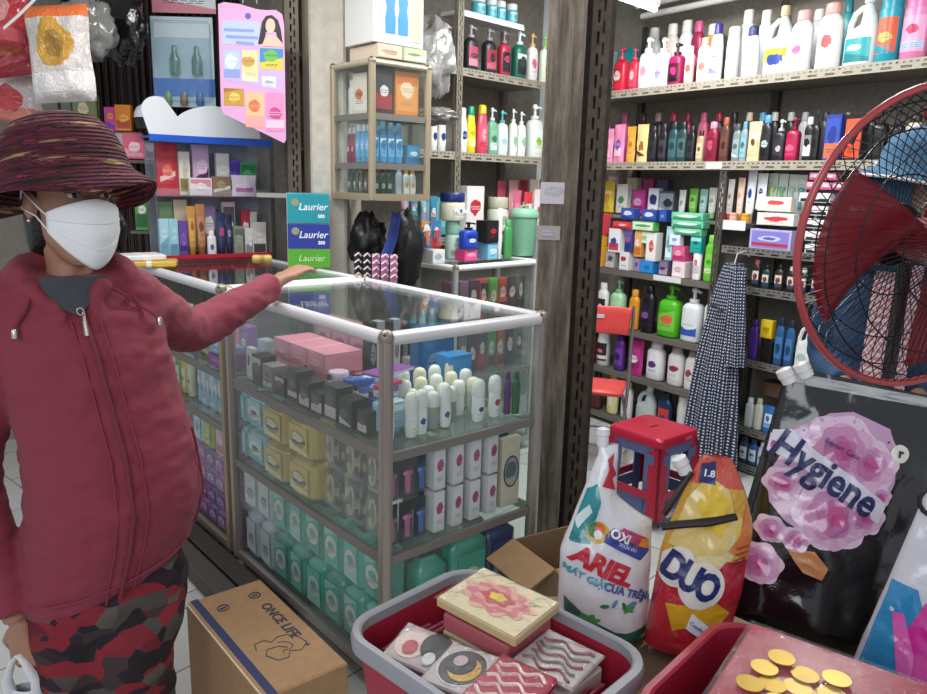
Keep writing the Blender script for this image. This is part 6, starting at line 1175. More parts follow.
# folding chair
ch_ = U(607, 320, Y=4.05); cz = ch_.z; t = thing('folding_chair', 'red folding chair with thin metal legs behind the plastic stool', 'chair', (ch_.x, ch_.y, 0), rad(-18)); RC = mat('d84a48', .4); TUB = mat('8a8a88', .3, .8)
def brest(u, v): x = (u-.5)*.27*(1-.08*v*0-.12*(1-v)); return (x, .02*(1-(2*u-1)**2)-.0, cz-.075+.15*v)
g = G().grid(brest, 12, 4); o = g.obj('backrest', RC, t); sm = o.modifiers.new('s', 'SOLIDIFY'); sm.thickness = .018; bv = o.modifiers.new('b', 'BEVEL'); bv.width = .006; bv.segments = 2; o.data = evalmesh(o); o.modifiers.clear(); G().box((-.04, -.004, cz+.02), (.05, .004, .02)).obj('badge', mat('c8c4c0', .4), o, False)
G().box((0, -.08, .44), (.26, .28, .03), ch=.012).obj('seat', RC, t)
for sx in (-1, 1):
    G().tube([(sx*.135, .04, cz+.08), (sx*.14, -.02, .46), (sx*.145, -.3, .01)], .009, 8).obj('front_leg', TUB, t); G().tube([(sx*.125, -.15, .43), (sx*.13, .0, .3), (sx*.135, .22, .01)], .009, 8).obj('rear_leg', TUB, t)
G().tube([(-.14, -.22, .15), (.14, -.22, .15)], .007, 8).obj('stretcher', TUB, t); G().tube([(-.135, .14, .14), (.135, .14, .14)], .007, 8).obj('stretcher', TUB, t)
# polka-dot coat hanging from the rack upright
def dots():
    m, nt, b = newmat('dotted_cloth'); N, L = nt.nodes, nt.links; tc = N.new('ShaderNodeTexCoord'); mp = N.new('ShaderNodeMapping'); mp.inputs['Scale'].default_value = (42, 64, 1); L.new(tc.outputs['UV'], mp.inputs[0]); vo = N.new('ShaderNodeTexVoronoi'); vo.voronoi_dimensions = '2D'; vo.inputs['Randomness'].default_value = .15; vo.inputs['Scale'].default_value = 1; L.new(mp.outputs[0], vo.inputs['Vector'])
    r = ramp(nt, ['c8ccd8', '262c44'], True, [0, .25]); L.new(vo.outputs['Distance'], r.inputs[0]); L.new(r.outputs[0], b.inputs['Base Color']); b.inputs['Roughness'].default_value = .85; return m
tC = RR.find(728, -.12, 1.1); cb = RR.pos(tC, -.13, 0); zt_, zb_ = zat(RR, 742, 264, -.12), zat(RR, 722, 474, -.12)
t = thing('hanging_coat', 'navy coat with white dots hanging from the right rack upright', 'coat', cb, RR.rz)
def coat(u, v):
    a = 2*pi*u; h = zb_+(zt_-zb_)*v; w = .045+.115*(1-v)**.75+.03*sin(pi*min(1, v*1.3))*0; fold = 1+.2*sin(a*7+2*v)*(1-v*.55)+.1*sin(a*3+5*v); off = .06*v*v
    return (cos(a)*w*fold+off-.02, sin(a)*.055*fold*(1-.3*v), h)
o = G().grid(coat, 84, 30).obj('coat_body', dots(), t, ang=80); me = o.data; uv = me.uv_layers.new(name='uv')
for pl in me.polygons:
    for li in pl.loop_indices: i = me.loops[li].vertex_index; uv.data[li].uv = ((i % 85)/84, (i//85)/30)
def slv(u, v): a = 2*pi*u; h = zt_-.02-.5*(1-v); w = .035+.015*(1-v); f_ = 1+.2*sin(a*5+3*v); return (cos(a)*w*f_+.085+.03*(1-v), sin(a)*.035*f_-.02, h)
o = G().grid(slv, 44, 16).obj('sleeve', dots(), t, ang=80); me = o.data; uv = me.uv_layers.new(name='uv')
for pl in me.polygons:
    for li in pl.loop_indices: i = me.loops[li].vertex_index; uv.data[li].uv = ((i % 45)/84, (i//45)/34)
G().tube([(-.035, -.055, zt_-.22), (.05, -.07, zt_-.24)], .007, 6).obj('belt', mat('1e2438', .8), t); G().tube([(.04, .0, zt_-.01), (.04, .02, zt_+.05), (.045, .08, zt_+.06), (.05, .11, zt_+.03)], .003, 6).obj('hanging_loop', mat('c8c8c8', .4), t)
# ---------------------------------------------------------------- foreground table
TZ = .62
t = thing('low_table', 'low table under the baskets and washing pouches, topped with cardboard', 'table', (.62, 1.08, 0)); G().box((0, 0, TZ-.012), (1.3, .86, .02), ch=.003).obj('table_top', mat('8a7058', .7, bump=.1), t, False)
for sx in (-1, 1):
    for sy in (-1, 1): G().box((sx*.6, sy*.38, (TZ-.022)/2), (.04, .04, TZ-.022)).obj('leg', mat('5a4a3c', .6), t, False)
def rrect(hw, hd, z, r, n=7): return [V((sx*(hw-r)+r*cos(a0+k*pi/2/n), sy*(hd-r)+r*sin(a0+k*pi/2/n), z)) for sx, sy, a0 in ((1, 1, 0), (-1, 1, pi/2), (-1, -1, pi), (1, -1, 1.5*pi)) for k in range(n+1)]
def basket(label, c, rz, hw, hd, z0, h, mb, mr, dark=False):
    t = thing('plastic_basket', label, 'basket', (c[0], c[1], z0), rz)
    g = G(); g.loft([rrect(hw*.86, hd*.86, .006, .04), rrect(hw*.84, hd*.84, 0, .04), rrect(hw*.88, hd*.88, 0, .05), rrect(hw*.98, hd*.98, h-.02, .06), rrect(hw*.955, hd*.955, h-.02, .055), rrect(hw*.86, hd*.86, .006, .04)], cap=False); n = len(rrect(1, 1, 0, .1)); g.add(rrect(hw*.86, hd*.86, .006, .04), [tuple(range(n))]); g.obj('basket_body', mb, t)
    pts = rrect(hw*1.0, hd*1.0, h-.008, .06); o = G(); rr_ = []
    o.loft([rrect(hw*.955, hd*.955, h-.02, .055), rrect(hw*.955, hd*.955, h-.003, .055), rrect(hw*.975, hd*.975, h, .058), rrect(hw*1.03, hd*1.03, h-.002, .065), rrect(hw*1.045, hd*1.045, h-.01, .066), rrect(hw*1.04, hd*1.04, h-.03, .066), rrect(hw*1.0, hd*1.0, h-.03, .06)], cap=False); o.obj('rim', mr, t); return t
BZ = .79
bA, bB, bC = U(364, 640, z=BZ), U(468, 577, z=BZ), U(655, 672, z=BZ)
bx_ = (bC-bB); by_ = (bB-bA); br = atan2(bx_.y, bx_.x); bhw, bhd = .2, max(.15, by_.length/2+.015)
ex, ey = V((cos(br), sin(br), 0)), V((-sin(br), cos(br), 0)); bcen = bB+ex*(bhw-.035)-ey*(bhd-.035)
basket('red plastic basket with grey rim full of sticker packets, nearest the case', bcen, br, bhw, bhd, TZ+.001, BZ-TZ, mat('a02038', .4), mat('98989e', .4))
def BP(x, y, z): return V((bcen.x, bcen.y, 0))+ex*x+ey*y+V((0, 0, z))
FILM = film('ffffff', .06, 1.0, .06, 30)
def packet(label, p, w, l, h, rot, front, pat=None, filmed=True, name='packet', cat='packet', group='packets in the grey-rimmed basket', side=None):
    t = thing(name, label, cat, p, group=group, rot=rot); G().box((0, 0, h/2), (w, l, h), ch=min(.003, h*.3)).obj('packet', side or front, t, False); G().box((0, 0, h+.0004), (w*.96, l*.96, .0008)).obj('printed_top', front, t, False)
    if pat: pat(t, w, l, h)
    if filmed:
        def ff(u, v): e = (abs(2*u-1)**6+abs(2*v-1)**6); return ((u-.5)*w*1.04, (v-.5)*l*1.04, h+.006-.007*min(1, e)+.005*mnoise.noise(V((u*6+p[0]*30, v*6+p[1]*30, 0)))*(1-min(1, e)))
        G().grid(ff, 26, 26).obj('wrapping_film', FILM, t, ang=80)
    return t
def disc(t, c, rx, ry, z, m, name='printed_shape', n=26, h=.0012, pts=None):
    pts = pts or [(c[0]+rx*cos(2*pi*k/n), c[1]+ry*sin(2*pi*k/n)) for k in range(n)]
    vs = [(x, y, z) for x, y in pts]+[(x, y, z+h) for x, y in pts]; n = len(pts); return G().add(vs, [tuple(range(n)), tuple(range(n, 2*n))]+[(i, (i+1) % n, n+(i+1) % n, n+i) for i in range(n)]).obj(name, m, t, False)
def flower(t, w, l, h):
    for k, (r, c) in enumerate(((.052, 'e8b0a0'), (.044, 'd87a80'), (.034, 'e8a090'), (.024, 'c85060'), (.013, 'e8c850'))):
        pts = []
        for i in range(48): a = 2*pi*i/48; q = r*(1+.14*sin(a*(9-k))+.04*sin(a*17)); pts.append((q*cos(a)*1.25, q*sin(a)*.8))
        disc(t, None, 0, 0, h+.001+.0009*k, mat(c, .4), 'printed_petals', pts=pts)
# stacks filling the basket, the visible packet on top of each
def pile(x, y, w, l, n, h, cols, what, rot=0):
    for i in range(n): packet('%s, layer %s from bottom of its pile' % (what, ORD(i)), BP(x, y, TZ+.012+i*(h+.002)), w, l, h, (0, 0, br+rad(rot)), mat(cols[i % len(cols)], .4), filmed=False)
    return TZ+.014+n*(h+.002)
for i in range(3): packet('dark red foil packet standing along the basket left wall, %s' % ('nearest the wall', 'middle one', 'nearest the cards')[i], BP(-.15+.012*i, -.05+.03*i, TZ+.082), .11, .1, .007, (rad(86), 0, br+rad(90)), pm(['8c1c38', 'c04a60', '6a1428'], rough=.2, coat=.5, bump=.5), filmed=False)
z_ = pile(-.045, .06, .14, .12, 5, .03, ('b8606a', 'd8c8a0'), 'cream card pack under the flowered one', 2)
packet('cream card pack with pink flower print topmost in the grey-rimmed basket', BP(-.045, .06, z_+.006), .165, .128, .018, (rad(2), rad(2), br+rad(4)), mat('e4d6ac', .45), flower, True, side=mat('c8b080', .5))
def round_stick(t, w, l, h):
    disc(t, (0, 0), w*.42, l*.42, h+.001, mat('e4e0e0', .3)); disc(t, (.0, 0), w*.39, l*.39, h+.0022, mat('2a2a30', .3)); disc(t, (.006, -.004), w*.27, l*.27, h+.0034, mat('d0a030', .3)); disc(t, (-.004, .004), w*.24, l*.24, h+.0046, mat('33323a', .3)); disc(t, (-.008, .008), w*.12, l*.12, h+.0058, mat('b8a8a8', .3))
def stripes(t, w, l, h):
    for k in range(5): pts = [(-.4*w+.8*w*i/12, l*(-.36+.16*k)+.008*sin(i*.9+k)) for i in range(13)]; G().tube([(x, y, h+.0022) for x, y in pts], .0028, 5).obj('printed_wave', mat('6a6066' if k % 2 else '8a3a48', .3), t)
def figure(t, w, l, h):
    disc(t, (-.02, 0), w*.26, l*.38, h+.001, mat('e8d0c8', .3)); disc(t, (.018, .012), w*.24, l*.36, h+.0022, mat('26262c', .3)); disc(t, (-.018, -.01), w*.12, l*.18, h+.0034, mat('c04858', .3)); disc(t, (.02, -.02), w*.1, l*.16, h+.0034, mat('d8d8dc', .3))
z_ = pile(.0, -.075, .085, .1, 3, .04, ('c8b8b8', 'a8283c'), 'clear packet under the round gold sticker')
packet('clear sticker packet with round gold and black print in basket middle', BP(.0, -.07, z_+.008), .095, .1, .006, (rad(5), rad(-3), br+rad(12)), mat('c8bcbc', .35), round_stick)
z_ = pile(-.088, -.08, .08, .08, 3, .038, ('c0b0b0', 'b03a50'), 'clear packet under the black and pink stickers')
packet('clear sticker packet with black and skin tone shapes at basket front', BP(-.085, -.075, z_+.01), .1, .09, .006, (rad(4), rad(6), br+rad(20)), mat('c0b0b0', .35), figure)
z_ = pile(.085, .06, .1, .1, 3, .04, ('c0b4b0', '8a3a48'), 'clear packet under the grey waves')
packet('clear packet of grey waves print at the right corner of the basket', BP(.085, .06, z_+.008), .105, .115, .006, (rad(-3), rad(4), br+rad(8)), mat('c0b4b0', .35), stripes)
def gold(t, w, l, h):
    R = random.Random(3)
    for k in range(9): a = k*2.4; r = .006+.02*sqrt(k/9)*1.4; disc(t, (r*cos(a)*1.2, r*sin(a)), .012, .009, h+.001+.0007*k, mat('d0a83c', .3, .3), 'gold_print')
def redw(t, w, l, h):
    for k in range(6): pts = [(-.42*w+.84*w*i/12, l*(-.4+.15*k)+.006*sin(i*1.1+k*2)) for i in range(13)]; G().tube([(x, y, h+.0018) for x, y in pts], .003, 5).obj('printed_wave', mat('e8c8c8' if k % 2 else 'd8a0a8', .3), t)
z_ = pile(.09, -.07, .085, .1, 3, .042, ('9c1c38', 'b83044'), 'crimson packet under the red film packet')
packet('bright red film packet with pale waves at the front right of the basket', BP(.09, -.068, z_+.01), .1, .115, .012, (rad(5), rad(-2), br+rad(6)), mat('b41f38', .25), redw)
for i in range(2): packet('crimson packet edge standing along the basket right wall, %s' % ('outer', 'inner')[i], BP(.155-.01*i, .04-.02*i, TZ+.082), .09, .1, .006, (rad(86), 0, br+rad(-90)), pm(['9c1c38', 'd06078', '7a1830'], rough=.2, coat=.5, bump=.4), filmed=False)
# red basket at the right front
rA, rB, rC = U(652, 700, z=.8), U(742, 632, z=.8), U(905, 700, z=.8); rv = (rC-rB); r2 = atan2(rv.y, rv.x); fx, fy = V((cos(r2), sin(r2), 0)), V((-sin(r2), cos(r2), 0)); rhw, rhd = .2, .16; rc_ = rB+fx*(rhw-.04)-fy*(rhd-.03)
basket('deep red plastic basket at the right front corner', rc_, r2, rhw, rhd, TZ+.001, .18, mat('9c1c34', .35), mat('a82840', .35))
def RP(x, y, z): return V((rc_.x, rc_.y, 0))+fx*x+fy*y+V((0, 0, z))
def goldbig(t, w, l, h):
    for k in range(16): a = k*2.4; r = .045*sqrt(k/16)*1.3; disc(t, (r*cos(a)*1.6-.03, r*sin(a)+.0), .019, .015, h+.001+.0007*k, mat('d4b050' if k % 2 else 'c09a38', .3, .3), 'gold_print')
for i in range(3): packet('red packet under the topmost one in the red basket, %s layer' % ('lowest', 'middle', 'upper')[i], RP(.01, -.01, TZ+.02+.048*i), .27, .19, .045, (0, 0, r2+rad(2*i)), mat('8c1c30', .35), filmed=False, group='packets in the red basket')
packet('red packet with golden coins print topmost in the red basket', RP(.015, .0, TZ+.196), .29, .22, .012, (rad(10), rad(-2), r2+rad(2)), mat('b02840', .25), goldbig, group='packets in the red basket')
packet('red packet with small golden print right end of the red basket', RP(.13, -.03, TZ+.225), .12, .12, .01, (rad(6), rad(4), r2+rad(12)), mat('b83044', .25), gold, group='packets in the red basket')
G().box((.0, 0, 0), (.16, .12, .004)).obj('x', KRAFT) if False else None
q = U(715, 612, z=.7); t = thing('cardboard_piece', 'bent brown cardboard piece between the yellow pouch and red basket', 'cardboard', (q.x+.025, q.y-.06, TZ+.002), rad(-40)); G().box((0, 0, .05), (.11, .08, .006), rot=(rad(18), rad(-12), 0)).obj('cardboard', KRAFT, t, False); G().box((0, .02, .022), (.08, .06, .03)).obj('folded_foot', KR2, t, False)
# ---------------------------------------------------------------- big washing pouches
class Pouch:
    def __init__(s, label, base, rot, w, h, d, m, prof=None, seed=0, cr=.006, cat='pouch', pw=.5):
        s.w, s.h, s.d, s.prof, s.seed, s.cr, s.pw = w, h, d, prof or (lambda v: 1), seed, cr, pw
        base = (base[0], base[1], base[2]+abs(sin(rot[1]))*w/2+abs(sin(rot[0]))*d/2+.002); s.t = thing('washing_pouch', label, cat, base, rot=rot)
        g = G().grid(lambda u, v: s.S(u, v, 0, -1), 34, 40); g.grid(lambda u, v: s.S(u, v, 0, 1), 34, 40); s.o = g.obj('pouch', m, s.t, ang=80)
        bm = bmesh.new(); bm.from_mesh(s.o.data); bmesh.ops.remove_doubles(bm, verts=bm.verts, dist=.0004); bm.to_mesh(s.o.data); bm.free()
    def S(s, u, v, off=0, side=-1):
        v = max(0, min(1, v)); u_ = max(0, min(1, u)); k = s.prof(v); pr = k if isinstance(k, tuple) else (-k, k); x = s.w/2*(pr[0]+(pr[1]-pr[0])*u); b = max(0, 1-(2*u_-1)**2)**s.pw; th = s.d/2*(1-v**1.7)*1.0+.006
        if v < .04: th *= .85+.15*v/.04
        n = mnoise.noise(V((x*16+s.seed, v*7, side)))+.7*abs(mnoise.noise(V((x*30+v*9+s.seed, v*13-x*20, side*2))))
        return V((x, side*(th*b+off)+s.cr*n*b**.5*1.2, v*s.h))
    def at(s, x, z, off=.0015):
        v = z/s.h; k = s.prof(max(0, min(1, v))); pr = k if isinstance(k, tuple) else (-k, k); u = (x/(s.w/2)-pr[0])/(pr[1]-pr[0]); return s.S(min(.99, max(.01, u)), v, off)
    def decal(s, pts, m, off=.0015, rings=7, name='printed_shape'):
        n = len(pts); P = []
        for i in range(n):      # resample the outline
            a, b = pts[i], pts[(i+1) % n]; L_ = sqrt((a[0]-b[0])**2+(a[1]-b[1])**2); kk = max(1, int(L_/.006))
            for j in range(kk): P.append((a[0]+(b[0]-a[0])*j/kk, a[1]+(b[1]-a[1])*j/kk))
        cx = sum(p[0] for p in P)/len(P); cz_ = sum(p[1] for p in P)/len(P); n = len(P)
        vs = [s.at(cx, cz_, off)]+[s.at(cx+(p[0]-cx)*r/rings, cz_+(p[1]-cz_)*r/rings, off) for r in range(1, rings+1) for p in P]
        fs = [(0, 1+i, 1+(i+1) % n) for i in range(n)]+[(1+(r-1)*n+i, 1+(r-1)*n+(i+1) % n, 1+r*n+(i+1) % n, 1+r*n+i) for r in range(1, rings) for i in range(n)]
        return G().add(vs, fs).obj(name, m, s.t, ang=80)
    def text(s, tx, size, m, x, z, ang=0, off=.003, arch=0, **kw):
        ca, sa = cos(ang), sin(ang)
        def fn(a, b, c):
            b2 = b-arch*a*a
            p = s.at(x+a*ca-b2*sa, z+a*sa+b2*ca, off+(.0008 if c > 0 else 0)); return p
        return text(tx, size, m, s.t, fn=fn, **kw)
def ep(cx, cz_, rx, rz_, n=40, rot=0, wob=0, k=7): return [(cx+(rx*cos(2*pi*i/n)*cos(rot)-rz_*sin(2*pi*i/n)*sin(rot))*(1+wob*sin(k*2*pi*i/n)), cz_+(rx*cos(2*pi*i/n)*sin(rot)+rz_*sin(2*pi*i/n)*cos(rot))*(1+wob*sin(k*2*pi*i/n))) for i in range(n)]
def film2(h, rough=.2, **kw): return mat(h, rough, coat=.7, bump=.35, bscale=22)
# white pouch with red lettering
def pA(v):
    w = 1 if v < .62 else 1-.72*min(1, ((v-.62)/.2))**.9; l = -1 if v < .45 else -1+.75*min(1, (v-.45)/.5); r = 1 if v < .6 else 1-.82*min(1, (v-.6)/.14)**.8; return (l, max(r, l+.28))
aB = U(606, 648, z=TZ); A1 = Pouch('white washing pouch with red lettering and teal side, nearest the wooden post', (aB.x, aB.y+.05, TZ+.001), (rad(-4), 0, rad(8)), .185, .385, .13, film2('e6e6ea'), pA, 3, .006)
A1.decal([(-.088, .09), (-.05, .06), (.0, .035), (.06, .02), (.086, .03), (.086, .002), (-.086, .002)], film2('2a6a58'), .0018); A1.decal(ep(-.05, .055, .02, .012, wob=.2), mat('4a9a58', .4), .0026); A1.decal(ep(.03, .075, .012, .008, wob=.2, k=5), mat('4a9a58', .4), .0026); A1.decal(ep(.01, .085, .01, .006), mat('e8ecf0', .4), .0026)
for i in range(6): A1.decal(ep(-.02+.02*i, .085+.004*sin(i*2), .009, .004, rot=i), mat(('3a7a48', '6a90c0')[i % 2], .4), .0027, 3)
A1.decal([(-.09, .2), (-.045, .2), (-.025, .28), (-.03, .315), (-.06, .29), (-.085, .24)], film2('1f8f98'), .0018); A1.decal([(-.088, .205), (-.05, .205), (-.052, .215), (-.088, .22)], film2('17767f'), .0028, 3); A1.decal([(-.065, .225), (-.04, .26), (-.045, .275), (-.07, .24)], mat('d8ecec', .3), .003, 4)
A1.decal([(-.022, .31), (-.008, .34), (-.01, .36), (.004, .372), (.0, .35), (.01, .33), (-.002, .322), (.008, .3), (-.006, .305)], mat('c02c40', .4), .003, 4)
A1.decal(ep(-.03, .222, .021, .02), mat('d8b030', .3), .002); A1.decal(ep(-.036, .226, .012, .014), mat('3a8a60', .3), .003); A1.decal(ep(-.026, .228, .009, .01), mat('e06a40', .3), .0036, 4); A1.decal(ep(-.03, .218, .008, .008), mat('f0f0f0', .3), .0042, 4)
A1.decal([(-.02, .205), (.055, .165), (.078, .178), (.075, .2), (.0, .232), (-.014, .222)], mat('3a4aa0', .3), .0022, 5); A1.decal([(.0, .222), (.04, .2), (.045, .19), (.07, .19), (.072, .205), (.02, .232)], mat('c04878', .3), .003, 5); A1.decal([(.052, .192), (.074, .184), (.077, .2), (.06, .208)], mat('e8903a', .3), .0036, 4); A1.text('OXI', .024, mat('f4f4f8', .3), .012, .216, rad(-26), .0045, bold=.001); A1.text('SẠCH SÂU', .009, mat('e8ecf8', .3), .028, .193, rad(-26), .0036)
A1.text('ARIEL', .05, mat('c8283c', .35), -.022, .158, rad(-24), .0036, bold=.0022, shear=.1, space=.95); A1.text('CỬA TRÊN', .021, mat('4a5a9c', .35), .026, .108, rad(-20), .0036, bold=.0007); A1.text('MÁY GIẶT', .0185, mat('5aa0b8', .35), -.053, .136, rad(-20), .0036, bold=.0006)
g = G(); g.lathe([(.011, 0), (.011, .02), (.013, .022), (.012, .034), (.004, .037)], 14, c=(-.045+.03, 0, .383)); g.obj('spout_cap', mat('e4e4e8', .4), A1.t)
# yellow and red pouch with navy lettering
def pD(v): return (-1 if v < .5 else -1+.55*((v-.5)/.5)**1.3, (1 if v < .62 else 1-.75*((v-.62)/.38)**1.6)+.12*sin(pi*v))
dB = U(690, 668, z=TZ); D1 = Pouch('yellow and red washing pouch with navy lettering beside the white pouch', (dB.x+.0, dB.y+.05, TZ+.001), (rad(-3), rad(6), rad(-4)), .155, .385, .1, pm(['d8a028', 'e8c860', 'c02a38', 'e8d8a0', 'd05038'], rough=.18, lines=False, coat=.8, bump=.35), pD, 11, .007)
YL = film2('dca828'); RDm = film2('b81f34')
D1.decal([(.0, .155), (.035, .2), (.078, .2), (.085, .12), (.04, .1)], RDm, .002); D1.decal([(-.07, .01), (-.05, .08), (-.02, .04), (.01, .06), (.06, .03), (.06, .004), (-.06, .004)], RDm, .002); D1.decal([(-.04, .05), (.0, .075), (.045, .07), (.06, .1), (.03, .12), (-.06, .1)], YL, .0026)
D1.decal([(-.07, .21), (-.02, .2), (.03, .215), (.045, .27), (.02, .33), (-.02, .35), (-.05, .3)], film2('e4c878'), .002); D1.decal(ep(.0, .29, .028, .045, rot=.3, wob=.15), film2('e8c030'), .003); D1.decal([(-.035, .335), (-.005, .335), (-.01, .378), (-.035, .37)], mat('24306c', .3), .0036, 5); D1.text('1.8', .018, mat('f0f0f0', .3), -.02, .354, 0, .005, bold=.0006)
D1.decal([(.035, .22), (.055, .25), (.06, .31), (.078, .24), (.08, .2)], film2('e07838'), .0028)
D1.decal(ep(-.05, .172, .03, .04, rot=-.35), mat('e8e4dc', .3), .0034, 6); D1.decal(ep(-.004, .148, .04, .046, rot=-.35), mat('e8e4dc', .3), .004, 6); D1.text('DUO', .072, mat('25306c', .3), -.025, .158, rad(-20), .0056, bold=.0034, xs=.68, space=.85)
D1.decal([(-.02, .065), (.018, .045), (.024, .072), (-.012, .095)], mat('e4e4ec', .35), .0042, 5); D1.text('Comfort', .01, mat('6a70a8', .35), .002, .07, rad(-28), .0055)
for i in range(4): D1.text('▪▪▪▪' if False else 'mm mmm', .008, mat('7a3a2c', .4), .062, .19+.011*i, rad(16), .0045) if False else D1.decal([(.05, .19+.011*i), (.075, .196+.011*i), (.075, .199+.011*i), (.05, .193+.011*i)], mat('8a4a38', .4), .0045, 2, 'small_print')
G().lathe([(.013, 0), (.013, .016), (.015, .018), (.014, .032), (.005, .035)], 14, c=(0, 0, 0), R=Euler((0, rad(-35), 0)).to_matrix()).obj('spout_cap', mat('e0e0e0', .4), D1.t, loc=(-.058, 0, .345))
BKh = mat('2a2422', .5)
g = G(); g.tube([D1.at(-.09, .25, .01)+V((-.02, 0, -.01)), D1.at(-.05, .255, .008), D1.at(-.01, .268, .008), D1.at(.04, .285, .008)], [.009, .008, .009, .007], 8, flat=.6); g.obj('strap', BKh, D1.t); g = G(); g.tube([(-.05, -.01, .35), (-.07, -.02, .31), (-.088, -.02, .265)], [.006, .009, .008], 8, flat=.6); g.obj('strap', BKh, D1.t)
# black pouch with pink roses
hB = U(820, 664, z=TZ); 
def pH(v): return (-1+.1*v, 1-.1*v+.04*sin(4*v))
H1 = Pouch('big black washing pouch with pink roses and navy white lettering', (hB.x-.01, hB.y+.07, TZ+.001), (rad(-6), rad(9), rad(-10)), .335, .5, .16, film2('131114', .16), pH, 21, .009, pw=.5)
PK = [film2('d8a8c8'), film2('c888b4'), film2('b8689c'), film2('c04888'), film2('e4c4dc')]
def rose(cx, cz_, r, o=.002):
    for k, (q, c) in enumerate(((1, 4), (.84, 0), (.66, 1), (.46, 2), (.26, 3))): H1.decal(ep(cx+.06*r*sin(k*2), cz_+.05*r*cos(k*3), r*q, r*q*.92, 40, k*.5, .07, 6), PK[c], o+.0006*k, 6, 'printed_rose')
H1.decal([(-.14, .3), (-.125, .35), (-.12, .38), (-.09, .41), (-.06, .43), (-.02, .442), (.01, .435), (.05, .425), (.07, .39), (.075, .33), (.065, .28), (.07, .25), (.04, .22), (.0, .2), (-.06, .2), (-.1, .215), (-.13, .24), (-.138, .27)], film2('c89cc0'), .0015); rose(-.03, .365, .07); rose(.025, .35, .05, .0026); rose(-.02, .245, .07, .003); rose(.035, .255, .036, .0034); rose(-.115, .28, .034, .003); rose(-.118, .19, .028); rose(-.125, .12, .042)
for i, (x, z, r) in enumerate(((-.145, .35, .02), (.055, .3, .02), (-.075, .185, .025))): rose(x, z, r, .003)
H1.decal([(-.155, .335), (-.12, .34), (-.06, .303), (.0, .278), (.06, .25), (.066, .29), (.0, .325), (-.07, .355), (-.12, .385), (-.15, .375)], mat('dcd6e4', .3), .006, 7, 'lettering_halo')
H1.text('Hygiene', .078, mat('20265c', .3), -.05, .318, rad(-22), .0085, bold=.002, xs=.8); H1.text('Expert Care', .014, mat('3a3a78', .3), -.03, .372, rad(-17), .0085)
H1.decal([(-.085, .165), (-.04, .175), (-.01, .15), (-.015, .125), (-.05, .13), (-.07, .148)], mat('c8885a', .3), .003, 5, 'printed_ribbon'); H1.decal([(-.16, .47), (.155, .48), (.155, .498), (-.16, .49)], mat('b8b8ba', .25), .002, 5, 'top_band'); H1.decal(ep(.075, .385, .016, .016), mat('e4dcd0', .3), .004, 4); H1.text('r', .022, mat('2a2a2a', .3), .075, .386, 0, .0055, bold=.001)
for i in range(2): G().lathe([(.014, 0), (.014, .012), (.016, .014), (.015, .028), (.005, .031)], 14, R=Euler((0, rad(-40), 0)).to_matrix()).obj('spout_cap', mat('e4e2e0', .4), H1.t, loc=(-.14+.026*i, -.004-.004*i, .47+.018*i))
# pouch with magenta tulip at the right edge
wB = U(912, 700, z=TZ+.06)
T1 = Pouch('white and blue washing pouch with magenta flower at the right edge', (wB.x+.03, wB.y+.06, TZ+.001), (rad(-5), rad(10), rad(-14)), .2, .36, .1, film2('d4d4dc'), lambda v: (-1+.25*v, 1), 31, .005)
T1.decal([(-.098, .02), (-.09, .2), (-.05, .2), (-.02, .14), (.03, .1), (.09, .08), (.098, .004), (-.09, .004)], film2('2a8ac0'), .0016); T1.decal([(-.06, .09), (-.035, .18), (-.01, .22), (.02, .2), (.05, .2), (.09, .15), (.09, .02), (-.02, .02)], film2('d02c98'), .0026); T1.decal([(-.075, .15), (-.06, .155), (-.03, .09), (-.025, .03), (-.05, .06)], film2('e068b8'), .0034); T1.decal([(.0, .2), (.012, .14), (.01, .06), (-.01, .1), (-.012, .16)], film2('e888c8'), .0036, 5)
T1.text('Xonix', .034, mat('5a5a68', .3), -.01, .285, rad(12), .003, bold=.0008); T1.text('hương hoa', .02, mat('7a6a80', .3), .005, .245, rad(8), .003)
G().tube([(-.055+.03*cos(k*pi/7), -.012, .35+.026*sin(k*pi/7)) for k in range(-2, 11)], .004, 6).obj('carry_loop', mat('1a181a', .4), T1.t)
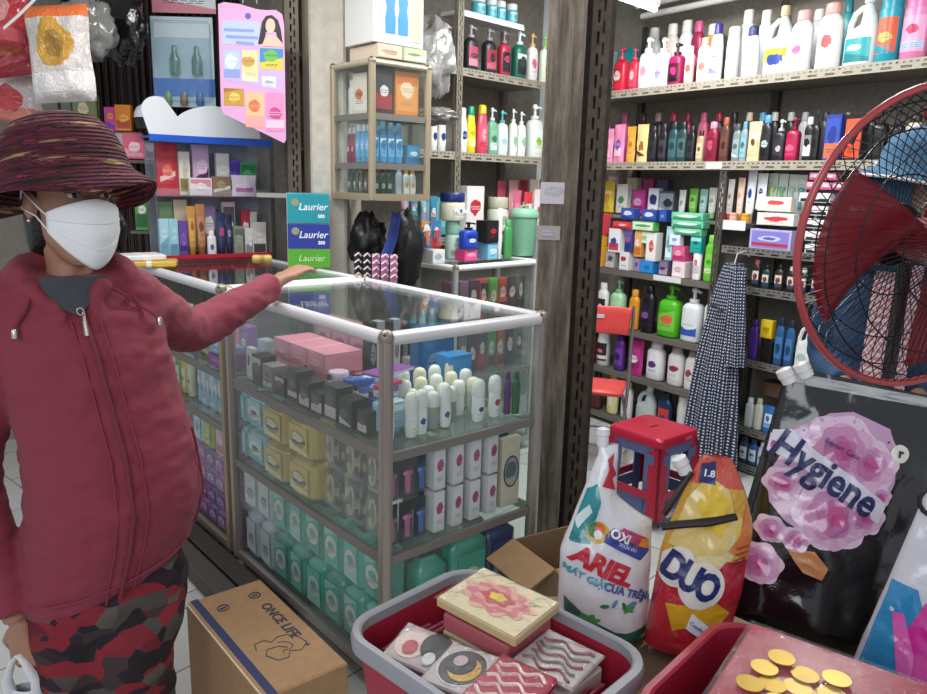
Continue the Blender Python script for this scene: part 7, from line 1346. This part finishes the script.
# ---------------------------------------------------------------- the fan
fc = U(929, 241, Y=1.64); t = thing('pedestal_fan', 'red-ringed pedestal fan with dark red blades at the right edge', 'fan', (fc.x, fc.y, 0)); fz = fc.z; RFAN = abs(U(793, 236, Y=1.64).x-fc.x)
FR = Matrix.Translation((0, 0, fz)) @ Matrix.Rotation(rad(14), 4, 'Z') @ Matrix.Rotation(rad(4), 4, 'X'); RFAN *= 1.1
WIRE = mat('26242a', .35, .5); CIR = [V((cos(2*pi*k/56), 0, sin(2*pi*k/56))) for k in range(56)]
g = G(); g.tube([p*RFAN for p in CIR], .0085, 10, closed=True); g.xf(FR).obj('guard_rim', mat('b8484c', .3, coat=.4), t)
for nm, sy in (('front_guard', -1), ('back_guard', 1)):
    g = G()
    for r in (.2, .42, .72, .9): g.tube([p*RFAN*r+V((0, sy*.075*sqrt(max(0, 1-r*r))+sy*.01, 0)) for p in CIR], .0017, 5, closed=True)
    n = 100 if sy < 0 else 60
    for k in range(n):
        a = 2*pi*k/n; tw = .35*sy; pts = []
        for j in range(7): r = .12+.88*j/6; b_ = a+tw*(1-r); pts.append(V((cos(b_)*RFAN*r, sy*.078*sqrt(max(0, 1-r*r))+sy*.008*(r < .99), sin(b_)*RFAN*r)))
        g.tube(pts, .0011, 4)
    g.xf(FR).obj(nm, WIRE, t)
g = G(); g.lathe([(.004, -.1), (.04, -.098), (.046, -.09), (.046, -.082)], 24, R=Matrix.Rotation(pi/2, 3, 'X').inverted() if False else Euler((pi/2, 0, 0)).to_matrix()); 
g.v = [(x, -abs(y), z) for x, y, z in g.v]; g.xf(FR).obj('guard_badge', mat('9c2a34', .3), t)
BLD = film('a01828', .72, 0, .15)
for k in range(3):
    a0 = 2*pi*k/3+pi-.15
    def bl(u, v): r = RFAN*(.14+.72*v); a = a0+(u-.5)*(1.05+.25*v)+.25*v; return (cos(a)*r, (u-.5)*.06*(1-.3*v)+.004, sin(a)*r)
    g = G().grid(bl, 12, 12); g.xf(FR); o = g.obj('blade', mat('941a28', .25, alpha=.8), t, ang=80); sm = o.modifiers.new('s', 'SOLIDIFY'); sm.thickness = .003; o.data = evalmesh(o); o.modifiers.clear()
RY = Euler((pi/2, 0, 0)).to_matrix()
G().lathe([(.03, -.06), (.045, -.05), (.05, .0), (.05, .03)], 24, R=RY).xf(FR).obj('hub', mat('8c1826', .3), t); G().lathe([(.03, -.22), (.065, -.2), (.075, -.12), (.07, -.09)], 24, R=RY).xf(FR).obj('motor', mat('3a2428', .4), t)
G().tube([(.05, .16, fz-.06), (.05, .17, .05)], .016, 12).obj('pole', mat('4a4648', .3, .5), t); G().lathe([(.16, 0), (.16, .02), (.06, .05), (.025, .06)], 28, c=(.05, .17, 0)).obj('base', mat('2c2a2c', .4), t)
finish_labels()
